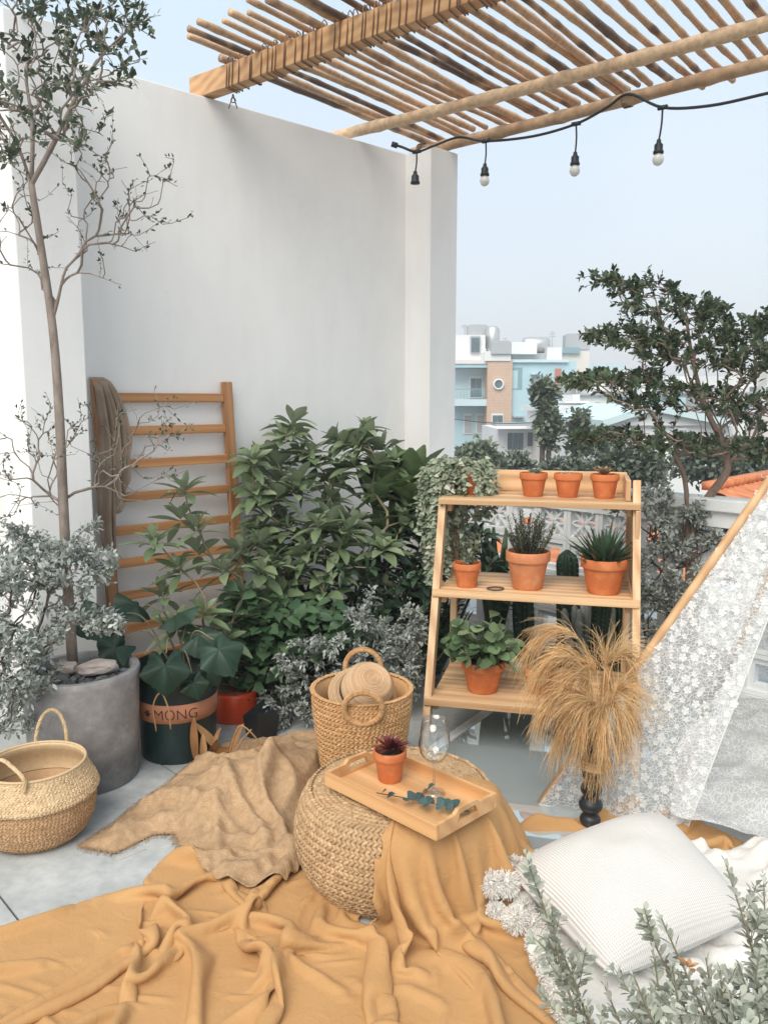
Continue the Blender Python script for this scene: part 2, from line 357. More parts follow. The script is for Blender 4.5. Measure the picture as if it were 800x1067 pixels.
M['white'] = simple('white_paint', (.78, .80, .80), .6, .05, 5, .1)
M['whitepom'] = simple('cotton_pompom', (.90, .87, .82), .95, .08, 60, .6, 300)
M['bulb'] = simple('frosted_bulb', (.78, .78, .74), .25, .03, 5, 0)
M['cord'] = simple('black_rubber', (.02, .025, .03), .5, .2, 9, 0)
def clothmat(name, c1, c2, weave=900, strength=.12, sheen=.3, rough=.85, big=1.5, wrinkle=False):
    m, nt, b = newmat(name); v = objco(nt); n = noise(nt, big, 4, v); n2 = noise(nt, weave, 2, v)
    r = ramp(nt, n.outputs[0], [(.3, c1), (.7, c2)]); nt.links.new(r.outputs[0], b.inputs['Base Color'])
    b.inputs['Roughness'].default_value = rough; b.inputs['Sheen Weight'].default_value = sheen
    h = n2.outputs[0]
    if wrinkle:
        n3 = noise(nt, 13, 5, v, .6, 1.4); n4 = noise(nt, 45, 4, v, .6, .8); a = nt.nodes.new('ShaderNodeMath'); a.operation = 'MULTIPLY_ADD'; nt.links.new(n3.outputs[0], a.inputs[0]); a.inputs[1].default_value = 4.; nt.links.new(n4.outputs[0], a.inputs[2]); a2 = nt.nodes.new('ShaderNodeMath'); a2.operation = 'MULTIPLY_ADD'; nt.links.new(n2.outputs[0], a2.inputs[0]); a2.inputs[1].default_value = .35; nt.links.new(a.outputs[0], a2.inputs[2]); bump(nt, b, a2.outputs[0], .40, .003); return m
    bump(nt, b, h, strength, .002); return m
M['mustard'] = clothmat('mustard_cotton', (.44, .238, .092), (.50, .285, .116), 420, .12, .04, .85, 3, wrinkle=True)
def burlapmat():
    m, nt, b = newmat('burlap'); v = objco(nt)
    hs = []
    for d in ('X', 'Y'):
        w = nt.nodes.new('ShaderNodeTexWave'); w.bands_direction = d; w.inputs['Scale'].default_value = 75; w.inputs['Distortion'].default_value = 1.2; w.inputs['Detail'].default_value = 2
        nt.links.new(v, w.inputs[0]); hs.append(w)
    mx = nt.nodes.new('ShaderNodeMath'); mx.operation = 'MULTIPLY'; nt.links.new(hs[0].outputs[1], mx.inputs[0]); nt.links.new(hs[1].outputs[1], mx.inputs[1])
    n = noise(nt, 45, 6, v, .7); n1 = noise(nt, 3, 3, v)
    r = ramp(nt, n.outputs[0], [(.25, (.42, .26, .14)), (.7, (.66, .455, .27))]); r1 = ramp(nt, n1.outputs[0], [(.3, (.88, .86, .84)), (.7, (1.08,)*3)])
    rm = ramp(nt, mx.outputs[0], [(0, (.72,)*3), (.6, (1.08,)*3)])
    c = mixc(nt, 1., mixc(nt, 1., r.outputs[0], r1.outputs[0], 'MULTIPLY'), rm.outputs[0], 'MULTIPLY')
    nt.links.new(c, b.inputs['Base Color']); b.inputs['Roughness'].default_value = .95; bump(nt, b, mx.outputs[0], .6, .004); return m
M['burlap'] = burlapmat()
M['scarf'] = clothmat('faded_brown_cloth', (.24, .165, .115), (.36, .27, .20), 500, .2, .2, .9, 9)
def knitmat():
    m, nt, b = newmat('cream_knit'); tc = nt.nodes.new('ShaderNodeUVMap'); 
    mp = nt.nodes.new('ShaderNodeMapping'); mp.inputs['Scale'].default_value = (75, 75, 1); nt.links.new(tc.outputs[0], mp.inputs[0])
    w = nt.nodes.new('ShaderNodeTexWave'); w.bands_direction = 'X'; w.inputs['Scale'].default_value = .32; w.inputs['Distortion'].default_value = .3; nt.links.new(mp.outputs[0], w.inputs[0])
    w2 = nt.nodes.new('ShaderNodeTexWave'); w2.bands_direction = 'Y'; w2.inputs['Scale'].default_value = .32; w2.inputs['Distortion'].default_value = .6; nt.links.new(mp.outputs[0], w2.inputs[0])
    mu = nt.nodes.new('ShaderNodeMath'); mu.operation = 'MULTIPLY_ADD'; nt.links.new(w2.outputs[1], mu.inputs[0]); mu.inputs[1].default_value = .5; nt.links.new(w.outputs[1], mu.inputs[2])
    r = ramp(nt, mu.outputs[0], [(.1, (.56, .53, .49)), (.9, (.72, .695, .66))]); nt.links.new(r.outputs[0], b.inputs['Base Color']); b.inputs['Roughness'].default_value = .95
    bump(nt, b, mu.outputs[0], .6, .003); return m
M['knit'] = knitmat()
def glasspanel():
    m, nt, b = newmat('skylight_glass'); v = objco(nt); n = noise(nt, 1.6, 5, v); n2 = noise(nt, 60, 6, v, .7)
    r = ramp(nt, n.outputs[0], [(.3, (.40, .48, .51)), (.7, (.50, .575, .59))]); sp = ramp(nt, n2.outputs[0], [(.62, (0, 0, 0)), (.75, (.25, .25, .25))])
    nt.links.new(mixc(nt, sp.outputs[0], r.outputs[0], (.6, .62, .6)), b.inputs['Base Color'])
    b.inputs['Roughness'].default_value = .04; b.inputs['IOR'].default_value = 1.6; b.inputs['Metallic'].default_value = 0
    gl = nt.nodes.new('ShaderNodeBsdfGlossy'); gl.inputs['Color'].default_value = (.80, .86, .88, 1); gl.inputs['Roughness'].default_value = .012
    mx = nt.nodes.new('ShaderNodeMixShader'); mx.inputs[0].default_value = .42; nt.links.new(b.outputs[0], mx.inputs[1]); nt.links.new(gl.outputs[0], mx.inputs[2])
    nt.links.new(mx.outputs[0], nt.nodes['Material Output'].inputs[0]); return m
M['skyglass'] = glasspanel()
def glass():
    m, nt, b = newmat('clear_glass'); tr = nt.nodes.new('ShaderNodeBsdfTransparent'); gl = nt.nodes.new('ShaderNodeBsdfGlossy'); gl.inputs['Roughness'].default_value = .02; gl.inputs[0].default_value = (.95, .97, .97, 1)
    lw = nt.nodes.new('ShaderNodeLayerWeight'); lw.inputs[0].default_value = .5; tr2 = ramp(nt, lw.outputs['Facing'], [(.0, (.96, .97, .97)), (.6, (.88, .90, .90)), (.95, (.35, .38, .39))]); nt.links.new(tr2.outputs[0], tr.inputs[0])
    fr = ramp(nt, lw.outputs['Facing'], [(.0, (.10,)*3), (.5, (.20,)*3), (.85, (.75,)*3)]); mx = nt.nodes.new('ShaderNodeMixShader'); nt.links.new(fr.outputs[0], mx.inputs[0]); nt.links.new(tr.outputs[0], mx.inputs[1]); nt.links.new(gl.outputs[0], mx.inputs[2]); nt.links.new(mx.outputs[0], nt.nodes['Material Output'].inputs[0])
    return m
M['glass'] = glass()
def lace(name, dens, tint=(.80, .80, .79)):
    m, nt, b = newmat(name); tc = nt.nodes.new('ShaderNodeUVMap'); v = tc.outputs[0]
    n = noise(nt, 11, 2, v); ad = nt.nodes.new('ShaderNodeVectorMath'); ad.operation = 'MULTIPLY_ADD'; nt.links.new(n.outputs['Color'], ad.inputs[0]); ad.inputs[1].default_value = (.06, .06, 0); nt.links.new(v, ad.inputs[2])
    vo = nt.nodes.new('ShaderNodeTexVoronoi'); vo.feature = 'DISTANCE_TO_EDGE'; vo.inputs['Scale'].default_value = 62; nt.links.new(ad.outputs[0], vo.inputs['Vector'])
    s = ramp(nt, vo.outputs[0], [(.03, (.75,)*3), (.09, (0,)*3)])        # scrolling embroidered threads
    v2 = nt.nodes.new('ShaderNodeTexVoronoi'); v2.inputs['Scale'].default_value = 30; nt.links.new(v, v2.inputs['Vector'])
    rg = ramp(nt, v2.outputs['Distance'], [(.22, (0,)*3), (.27, (1,)*3), (.31, (0,)*3)])
    f = mixc(nt, 1., s.outputs[0], rg.outputs[0], 'LIGHTEN')
    mr = nt.nodes.new('ShaderNodeMapRange'); mr.inputs[3].default_value = dens; mr.inputs[4].default_value = min(.9, dens+.45); nt.links.new(f, mr.inputs[0])
    nt.links.new(mr.outputs[0], b.inputs['Alpha']); b.inputs['Base Color'].default_value = (*tint, 1); b.inputs['Roughness'].default_value = .8
    return m
M['lace'] = lace('lace_net', .26)
M['lace_flower'] = simple('embroidered_white', (.76, .76, .74), .8, .04, 40, .3); M['lace_flower'].node_tree.nodes['Principled BSDF'].inputs['Alpha'].default_value = .72
M['tentpole'] = woodmat('tent_pole_wood', (.50, .27, .12), (.66, .42, .22), 2)
# ------------------------------------------------------------------ world, sun, camera
sc = bpy.context.scene
w = bpy.data.worlds.new('World'); sc.world = w; w.use_nodes = True; nt = w.node_tree; bg = nt.nodes['Background']
SUN_EL, SUN_AZ = math.radians(48), math.atan2(-.36, -.93)      # towards the sun: left and behind the camera
sky = nt.nodes.new('ShaderNodeTexSky'); sky.sky_type = 'NISHITA'; sky.sun_disc = False; sky.sun_elevation = SUN_EL; sky.sun_rotation = SUN_AZ
sky.air_density = 1.2; sky.dust_density = 3.5; sky.ozone_density = 1.5
tcw = nt.nodes.new('ShaderNodeTexCoord'); spw = nt.nodes.new('ShaderNodeSeparateXYZ'); nt.links.new(tcw.outputs['Generated'], spw.inputs[0])
hz = ramp(nt, spw.outputs[2], [(.0, (4.05, 4.2, 4.45)), (.12, (3.95, 4.2, 4.5)), (.28, (3.75, 4.2, 4.6)), (.5, (3.2, 4.15, 4.65)), (1., (4.2, 4.5, 4.8))])
cn = noise(nt, 2.2, 5, tcw.outputs['Generated']); cr = ramp(nt, cn.outputs[0], [(.42, (1, 1, 1)), (.75, (1.10, 1.07, 1.04))])
hz2 = mixc(nt, 1., hz.outputs[0], cr.outputs[0], 'MULTIPLY')
nt.links.new(mixc(nt, .8, sky.outputs[0], hz2), bg.inputs[0]); bg.inputs[1].default_value = .138
ld = bpy.data.lights.new('sun', 'SUN'); lo = bpy.data.objects.new('sun', ld); C.objects.link(lo)
ld.energy = 1.95; ld.angle = math.radians(45); ld.color = (1, .93, .83)
sv = V(math.sin(SUN_AZ)*math.cos(SUN_EL), math.cos(SUN_AZ)*math.cos(SUN_EL), math.sin(SUN_EL))
lo.rotation_euler = Vector(-sv).to_track_quat('-Z', 'Y').to_euler(); lo.location = (-3, -4, 6)
cd = bpy.data.cameras.new('camera'); co = bpy.data.objects.new('camera', cd); C.objects.link(co); sc.camera = co
co.location = (0, 0, HC); co.rotation_euler = (PI/2-TH, 0, 0); cd.sensor_fit = 'VERTICAL'; cd.sensor_height = 36; cd.lens = 36*F/1067; cd.clip_end = 3000; cd.clip_start = .05
sc.view_settings.view_transform = 'Standard'; sc.view_settings.look = 'None'; sc.view_settings.exposure = .74; sc.view_settings.gamma = 1
sc.render.engine = 'CYCLES'; sc.cycles.use_denoising = True; sc.cycles.max_bounces = 7; sc.cycles.transparent_max_bounces = 16; sc.cycles.caustics_reflective = False; sc.cycles.caustics_refractive = False
sc.cycles.sample_clamp_indirect = 6
# ------------------------------------------------------------------ setting
WH = 3.05
def struct(mb, name, mat, smooth=False, **k): return tag(mb.build(name, mat, smooth=smooth, **k), kind='structure')
b = MB(); b.add([[-900, -300, -9], [900, -300, -9], [900, 1500, -9], [-900, 1500, -9]], quads=[[0, 1, 2, 3]]); M['street'] = simple('grey_asphalt_ground', (.11, .11, .10), .9, .3, .3, .1, 3); struct(b, 'street', M['street'])
ddir = -WN  # away from camera
# terrace floor: one sheet of square tiles with narrow open joints over a grout bed
b = MB(); b.box((0, 2.2, -.17), (9.5, 9, .33), rz=0); 
struct(b, 'grout_bed', M['dark_gap'])
b = MB(); ts = .8; O = G(37, 982)
for i in range(-8, 9):
    for j in range(-8, 9):
        c = O+WU*ts*(i+.5)-WN*ts*(j+.5)*1.0; c[2] = -.004
        if abs(c[0]) < 4.6 and -2 < c[1] < 6.6:
            b.box(c, (ts-.007, ts-.007, .014), ax=[WU, -WN, V(0, 0, 1)])
fl = struct(b, 'floor', M['floor'])
bb = MB(); bb.box((0, 2.2, -4.7), (9.3, 8.8, 8.7)); tag(bb.build('terrace_building', M['plaster'], smooth=False), 'white rendered house body beneath the roof terrace floor', 'building')
# ------------------------------------------------------------------ white wall
base = W0.copy(); wt = thing('white_wall', base, 'tall smooth white plaster wall behind the wooden ladder', 'wall')
def wallbox(mb, t0, t1, o0, o1, z0, z1):
    P = [W0+WU*t+WN*o for t, o in ((t0, o0), (t1, o0), (t1, o1), (t0, o1))]
    mb.hexa([V(p[0], p[1], z0) for p in P]+[V(p[0], p[1], z1) for p in P])
def wt_of(px, off, py=400): return float(np.dot(WP(px, py, off)-W0, WU))
tR = wt_of(474, .22)
b = MB(); wallbox(b, -6, tR, -.16, 0, .01, WH); b.build('wall_panel', M['plaster'], wt, smooth=False, bevel=.006)
pl = MB(); tl1 = wt_of(91, .3); tl0 = wt_of(25, .3); wallbox(pl, tl0, tl1, -.10, .3, .012, WH+.004); pl.build('pillar', M['plaster'], wt, smooth=False, bevel=.006)
pl = MB(); wallbox(pl, wt_of(447, .22), tR+.003, -.10, .22, .012, WH+.004); pl.build('pillar', M['plaster'], wt, smooth=False, bevel=.006)
# ------------------------------------------------------------------ balustrade
S0 = W0+WU*(tR-.15)+WN*.225; bd = WN*1.0
bt = thing('balustrade', S0, 'white balustrade of square and petal breeze blocks behind the plant shelf', 'balustrade')
RH = 1.03; LB = 4.9; pit = .205
def bline(t, z, off=0): p = S0+bd*t+WU*off; return V(p[0], p[1], z)
b = MB(); b.beam(bline(0, RH-.03), bline(LB, RH-.03), .16, .06); b.build('top_rail', M['white'], bt, smooth=False, bevel=.006)
b = MB(); b.beam(bline(0, RH-.1), bline(LB, RH-.1), .10, .078); b.beam(bline(0, .05), bline(LB, .05), .12, .098); b.build('plinth', M['white'], bt, smooth=False)
def block(kind):
    m = MB(); ax = [bd, WU, V(0, 0, 1)]; h = pit/2-.001
    def bx(x0, z0, x1, z1, dy=.08):
        m.box(bd*((x0+x1)/2)+V(0, 0, (z0+z1)/2), (x1-x0, dy, z1-z0), ax=ax)
    fr = .022
    bx(-h, -h, h, -h+fr); bx(-h, h-fr, h, h); bx(-h, -h+fr, -h+fr, h-fr); bx(h-fr, -h+fr, h, h-fr)
    if kind == 0:
        q = .05
        bx(-h+fr, -h+fr, h-fr, -q, .05); bx(-h+fr, q, h-fr, h-fr, .05); bx(-h+fr, -q, -q, q, .05); bx(q, -q, h-fr, q, .05)
    else:
        s = h-fr
        for a, bb_ in (((-s, -s), (s, s)), ((-s, s), (s, -s))):
            m.beam(bd*a[0]+V(0, 0, a[1]), bd*bb_[0]+V(0, 0, bb_[1]), .05, .014, up=nrm(V(0, 0, 1)*(bb_[0]-a[0])-bd*(bb_[1]-a[1])))
        for k in range(4):     # petals
            an = k*PI/2; d = bd*math.cos(an)+V(0, 0, math.sin(an)); e = -bd*math.sin(an)+V(0, 0, math.cos(an))
            for sg in (-1, 1):
                pts = [d*(s*t)+e*sg*(.22*s*math.sin(PI*t)) for t in np.linspace(.05, 1, 6)]
                for p, q_ in zip(pts[:-1], pts[1:]): m.beam(p, q_, .045, .009, up=nrm(np.cross(q_-p, WU)))
    return m
protos = []
for k in (0, 1):
    o = block(k).build('breeze_block', M['white'], bt, smooth=False, local=True); protos.append(o); o['_used'] = 0
cols = int(LB/pit)
for i in range(cols):
    for r in range(4):
        kd = 0 if (r % 2 == 0) else 1
        kd = (kd+(1 if i % 4 == 3 else 0)) % 2
        src = protos[kd]; o = src
        if src['_used']: o = src.copy(); C.objects.link(o); o.parent = bt
        src['_used'] = 1
        p = bline((i+.5)*pit, .10+(r+.5)*pit)-S0; o.location = p
for o in [x for x in bt.children if '_used' in x]: del o['_used']
# ------------------------------------------------------------------ skylight glass on the floor
def quadslab(name, pts, z0, z1, mat, inset=0):
    c = sum(pts)/4; P = [c+(p-c)*(1-inset) for p in pts]
    m = MB(); m.hexa([V(p[0], p[1], z0) for p in P]+[V(p[0], p[1], z1) for p in P]); return m
gp = [V(-.06, 2.95, 0), V(.60, 2.30, 0), V(2.05, 3.75, 0), V(1.15, 4.75, 0)]
st = thing('skylight_panel', (sum(gp)/4)*V(1, 1, 0), 'low reflective grey glass panel on the floor under the plant shelf', 'skylight')
quadslab('glass_pane', gp, .004, .009, None, .02).build('glass_pane', M['skyglass'], st, smooth=False)
fm = MB(); c_ = sum(gp)/4
for i in range(4): fm.beam(gp[i]*V(1, 1, 0)+V(0, 0, .009), gp[(i+1) % 4]*V(1, 1, 0)+V(0, 0, .009), .045, .012)
fm.build('frame', M['white'], st, smooth=False, bevel=.003)
# ------------------------------------------------------------------ pergola
def ext(a, b, e0, e1):
    d = nrm(b-a); return a-d*e0, b+d*e1
b1a, b1b = ext(G(222, 100, 3.055), G(450, 21, 3.055), .14, 1.6)
c1a, c1b = ext(G(362, 140, 3.10), G(800, 24, 3.10), .12, 1.0)
c2a, c2b = ext(G(442, 156, 3.10), G(800, 67, 3.10), .10, 1.0)
pg = thing('pergola', (b1a+c1a)/2*V(1, 1, 0)+V(0, 0, 3.1), 'flat bamboo pole pergola tied with twine to a timber beam on the white wall', 'pergola')
b = MB(); b.beam(b1a+V(0, 0, .055), b1b+V(0, 0, .055), .075, .11); b.build('timber_beam', M['beam'], pg, smooth=False, bevel=.004)
def pole(a, c, r0, r1, seed, wob=.006, nodes=.28):
    rr = np.random.default_rng(seed); L = np.linalg.norm(c-a); n = max(8, int(L/.05)); t = np.linspace(0, 1, n); m = MB()
    P = a+(c-a)*t[:, None]; sd = nrm(np.cross(c-a, V(0, 0, 1))); ph = rr.random(4)*6
    P = P+sd*(np.sin(t*5+ph[0])*wob+np.sin(t*11+ph[1])*wob*.4)[:, None]+V(0, 0, 1)*(np.sin(t*6+ph[2])*wob*.6)[:, None]
    R = r0+(r1-r0)*t; k = L/nodes; fr = ((t*k+rr.random()) % 1); step = k/n
    R = R*np.where(fr < step*1.01, 1.16, 1+.03*np.cos(fr*2*PI)); m.tube(P, R, 10, True, rnd=rr.random()); return m
for (a, c, r) in ((c1a, c1b, .033), (c2a, c2b, .034)): pole(a, c, r*.95, r, int(a[0]*1000) % 97, .008, .4).build('cross_pole', M['bamboo_big'], pg)
cdir = nrm((c1b-c1a)/np.linalg.norm(c1b-c1a)+(c2b-c2a)/np.linalg.norm(c2b-c2a)); sdir = nrm(V(-cdir[1], cdir[0], 0))
if sdir[1] < 0: sdir = -sdir
SZ = 3.185
def lineint(p, d, q, e):   # 2d intersection parameter along p
    A_ = np.array([[d[0], -e[0]], [d[1], -e[1]]]); return np.linalg.solve(A_, (q-p)[:2])[0]
start = G(285, 84, SZ); e1 = nrm(b1b-b1a); e2 = nrm(c2b-c2a)
off = 0; k = 0; rs = random.Random(5); lash = MB()
while k < 38:
    p0 = start+cdir*off; p0[2] = SZ
    ta = lineint(p0, sdir, b1a, e1); tb = lineint(p0, sdir, c2a, e2)
    sd2 = nrm(sdir+cdir*rs.uniform(-.018, .018)); lft = rs.uniform(.30, .40) if k > 0 else .06; r = rs.uniform(.014, .021)
    a = p0+sd2*(ta-lft); c = p0+sd2*(tb+rs.uniform(.06, .32)); a[2] += rs.uniform(-.004, .006); c[2] += rs.uniform(-.01, .012)
    pole(a, c, r*.9, r, k+11, .007).build('bamboo_slat', M['bamboo'], pg)
    # twine round slat and beam
    q = p0+sd2*ta; 
    for kk in range(2):
        o = e1*(rs.uniform(-.02, .02)+(.018 if kk else -.018)); hw = .042; z0, z1 = 3.052, SZ+r+.004; s2 = nrm(np.cross(e1, V(0, 0, 1)))
        pts = [q+o+s2*hw*x+V(0, 0, z-SZ)+e1*(y*.03) for x, z, y in ((-1, z0+.06, 0), (-1, z0-.002, .3), (1, z0-.002, .7), (1, z0+.06, .9), (.8, z1-.02, .9), (.3, z1, .6), (-.3, z1, .3), (-.8, z1-.02, .1))]
        lash.tube(pts, .0032, 4, closed=True, rnd=rs.random())
    off += rs.uniform(.066, .090); k += 1
lash.build('twine_lashing', M['twine'], pg)
kn = MB(); q = G(243, 98, 3.05)
for a_ in (-.3, .25): kn.tube([q, q+V(a_*.03, 0, -.03), q+V(a_*.08, 0, -.07)], .003, 5)
kn.tube([q+V(.012*math.cos(t), 0, -.03+.012*math.sin(t)) for t in np.linspace(0, 6.3, 9)], .003, 5); kn.build('twine_knot', M['twine'], pg)
for q in (G(440, 156, 3.10), G(654, 104, 3.10)):
    kn = MB()
    for k in range(4):
        kn.tube([q+e2*(k*.012-.02)+(nrm(np.cross(e2, V(0, 0, 1)))*math.cos(t)+V(0, 0, math.sin(t)))*.038 for t in np.linspace(0, 6.2, 12)], .004, 5, closed=True)
    kn.build('cord_tie', M['twine'], pg)
# ------------------------------------------------------------------ string lights
YA, YB = G(442, 160, 3.08)[1], G(800, 72, 3.08)[1]
def cy(px): 
    s = (px-442)/(800-442); Y = 1/((1-s)/YA+s/YB)-.06; return min(Y, 4.95+.006*max(0, px-434))
sl = thing('string_lights', A(600, 128, cy(600)), 'black cord of hanging festoon bulbs strung under the pergola edge', 'string lights')
def sm(pts, n=6):   # catmull-rom
    P = [np.array(p, float) for p in pts]; P = [2*P[0]-P[1]]+P+[2*P[-1]-P[-2]]; out = []
    for i in range(1, len(P)-2):
        for t in np.arange(n)/n:
            out.append(.5*((2*P[i])+(-P[i-1]+P[i+1])*t+(2*P[i-1]-5*P[i]+4*P[i+1]-P[i+2])*t*t+(-P[i-1]+3*P[i]-3*P[i+1]+P[i+2])*t**3))
    out.append(P[-2]); return np.array(out)
cpts = [(408, 150), (418, 153), (434, 158), (452, 152), (478, 143), (506, 147), (555, 142), (600, 129), (632, 112), (655, 98), (690, 112), (740, 110), (800, 97), (860, 84)]
b = MB(); b.tube(sm([A(x, y, cy(x)) for x, y in cpts]), .0075, 6); b.tube([A(408, 150, cy(408)), A(414, 152, cy(414))], .016, 8); b.build('cord', M['cord'], sl)
for i, (x, y, xe, ye) in enumerate(((434, 158, 432.5, 180), (506, 147, 505, 172), (600, 129, 599, 160), (690, 112, 686, 147))):
    Y = cy(x); p = A(x, y, Y); q = A(xe, ye, Y); m = MB(); m.tube(sm([p, (p+q)/2+V(.004, 0, 0), q]), .005, 6); m.lathe([(0, .01), (.010, .008), (.013, -.01), (.022, -.018), (.022, -.045), (.027, -.05), (.027, -.062), (0, -.064)], q, 14)
    m.box(p, (.05, .02, .018), rz=-.6); so = m.build('socket', M['cord'], sl)
    if i:
        m = MB(); m.lathe([(.012, -.06), (.020, -.068), (.0285, -.085), (.029, -.097), (.022, -.113), (.01, -.121), (.001, -.123)], q, 18); m.build('bulb', M['bulb'], so)
# ------------------------------------------------------------------ wooden ladder rack
lr = WP(236, 402, .03); ll = WP(101, 400, .03); tl_, tr_ = float(np.dot(ll-W0, WU)), float(np.dot(lr-W0, WU))
LH = 1.6; foot = .13
lad = thing('wooden_ladder', W0+WU*tl_+WN*foot, 'amber wooden ladder rack with wide rungs leaning on the white wall', 'ladder', rz=PI/2-TW)
LW = tr_-tl_
def lp(x, z): return V(x, (foot-.03)*z/LH, z)
upl = nrm(np.cross(V(1, 0, 0), lp(0, 1)-lp(0, 0)))
for x in (0, LW):
    m = MB(); m.beam(lp(x, 0), lp(x, LH), .055, .032, up=upl, rnd=.3+.4*(x > 0)); m.build('post', M['ladder_z'], lad, smooth=False, bevel=.003, local=True)
z = LH-.085; i = 0
while z > .1:
    m = MB(); m.beam(lp(.0276, z), lp(LW-.0276, z), .022, .045, up=lp(0, 1)-lp(0, 0), rnd=(i*.37) % 1); m.build('rung', M['ladder_x'], lad, smooth=False, bevel=.003, local=True); z -= .163; i += 1
# cloth hanging over the left post
m = MB(); T0 = W0+WU*tl_+WN*(foot); 
def lworld(x, y, z): return W0+WU*(tl_+x)+WN*(foot-y)+V(0, 0, z)
gx, gz = np.meshgrid(np.linspace(0, 1, 34), np.linspace(0, 1, 40), indexing='ij'); P = np.zeros(gx.shape+(3,))
for i in range(34):
    for j in range(40):
        u, v = gx[i, j], gz[i, j]; zz = LH+.012-v*(.50+.16*math.sin(u*3.3+.4)+(.25 if u < .35 else 0)); wd = .03+.17*min(1, v*1.1+.25)*(1-.45*max(0, v-.6))
        x = -.032+u*wd+.015*math.sin(v*6); fold = .022*math.sin(u*19+v*2)+.012*math.sin(u*37+v*5)
        yb = (foot-.03)*zz/LH; y = yb-.03-.02*math.sin(u*PI)+fold*min(1, v*3)
        if v < .05: y = yb-.022+.04*(.05-v)/.05
        P[i, j] = lworld(x, y, zz)
m.grid(P); m.lumps([lworld(.07, .17, LH-.005)], np.array([WU*.045]), np.array([WN*.03]), np.array([V(0, 0, .03)]), nu=6, nv=5)
o = m.build('hanging_cloth', M['scarf'], origin=lworld(0, .2, 1.2)); o.modifiers.new('s', 'SOLIDIFY').thickness = .004; o.modifiers.new('ss', 'SUBSURF').render_levels = 1; tag(o, 'crumpled brown cloth draped over the left post of the wooden ladder', 'cloth')
# ------------------------------------------------------------------ plant shelf
RZ = -math.radians(14); F0 = G(436, 787)
shelf = thing('plant_shelf', F0, 'pine ladder shelf with three tiers holding terracotta potted plants', 'plant shelf', rz=RZ)
sr = V(math.cos(RZ), math.sin(RZ), 0); sdp = V(-math.sin(RZ), math.cos(RZ), 0)
def sbox(name, mat, x0, x1, y0, y1, z0, z1, rnd=.5): m = MB(); m.box(((x0+x1)/2, (y0+y1)/2, (z0+z1)/2), (x1-x0, y1-y0, z1-z0), rnd=rnd); return m.build(name, mat, shelf, smooth=False, bevel=.002, local=True)
BW, TWd = .905, .865; lean = .30/1.06
def lx(z, side): f = z/1.06; return (.0+.02*f) if side == 0 else (BW-(BW-TWd-.02)*f)
for s_ in (0, 1):
    m = MB(); x0 = lx(0, s_)+(.02 if s_ == 0 else -.02); x1 = lx(1.15, s_)+(.02 if s_ == 0 else -.02); zt = 1.055 if s_ == 0 else 1.16
    m.beam((x0, .03, 0), (x0+(x1-x0)*zt/1.15, .03+lean*zt, zt), .032, .062, up=(0, -1, lean), rnd=.3+.4*s_); m.build('leg', M['pine_z'], shelf, smooth=False, bevel=.002, local=True)
    x = .045 if s_ == 0 else BW-.05
    m = MB(); m.beam((x, .63, 0), (x, .63, 1.03), .030, .05, up=(0, -1, 0), rnd=.8-.3*s_); m.build('leg', M['pine_z'], shelf, smooth=False, bevel=.002, local=True)
def tier(z, y0, y1, nb, th=.032):
    xa = lx(z, 0)+.037; xb = lx(z, 1)-.037; g = .012; wd = (y1-y0-g*(nb-1))/nb
    for i in range(nb):
        ya = y0+i*(wd+g); fx = -.03 if i == 0 else 0
        sbox('shelf_board', M['pine_x'], xa+fx, xb-fx, ya, ya+wd, z-th, z, rnd=(i*.31+z) % 1)
    for xx in (xa+.012, xb-.012): sbox('side_rail', M['pine_x'], xx-.011, xx+.011, y0+.05, y1, z-th-.035, z-th-.001, .4)
tier(.240, .045, .60, 4); tier(.685, .175, .60, 3); tier(1.075, .265, .63, 2, .026)
sbox('back_board', M['pine_x'], .05, BW-.07, .632, .65, 1.077, 1.175, .9); sbox('end_board', M['pine_z'], BW-.085, BW-.065, .34, .63, 1.077, 1.165, .6)
sbox('end_board', M['pine_z'], BW-.046, BW-.028, .26, .62, .69, 1.047, .35)
for s_ in (0, 1):
    m = MB()
    for z_ in (.245-.02, .69-.02, 1.06-.02):
        for dx_ in (-.0, .0): m.lumps([(lx(z_, s_)+(.02 if s_ == 0 else -.02), .03+lean*z_-.0325, z_)], np.array([[.004, 0, 0]]), np.array([[0, .0015, 0]]), np.array([[0, 0, .004]]), nu=6, nv=4)
    tag(m.build('screw_heads', M['bark_dark'], shelf, local=True), kind='stuff')
def spt(px, yl, z):    # point on a shelf tier: image column, depth on the shelf
    k = (px-CX)/F; Yb = F0[1]+sdp[1]*yl; Xb = F0[0]+sdp[0]*yl
    x = (k*(Yb*math.cos(TH)-(z-HC)*math.sin(TH))-Xb)/(sr[0]-k*sr[1]*math.cos(TH)); p = F0+sr*x+sdp*yl; return V(p[0], p[1], z)
# ------------------------------------------------------------------ pots
def pot_parts(root, R, h, mat, soil=True):
    m = MB(); rb = R*.68; lipz = h*.74; t = R*.09
    m.lathe([(0, .002), (rb*.96, 0), (rb, .003), (R*.90, lipz-.002), (R*.985, lipz), (R, lipz+.004), (R*1.01, h-.004), (R*.985, h), (R*.90, h), (R*.885, h-.006), (R*.86, h*.78), (0, h*.78)], n=36)
    p = m.build('pot', mat, root, local=True)
    mo = p.modifiers.new('es', 'EDGE_SPLIT'); mo.split_angle = .9
    m = MB(); k = 14; rr = np.linspace(0, R*.885, 5); a = np.linspace(0, 2*PI, 25)
    P = np.stack([rr[:, None]*np.cos(a), rr[:, None]*np.sin(a), h*.86+.1*R*(vnoise(rr[:, None]*90+a*3, a[None]*2+rr[:, None]*0, 3)-.5)], -1); P[:, -1] = P[:, 0]; m.grid(P)
    if soil: m.build('soil', M['soil'], p, local=True)
    return p
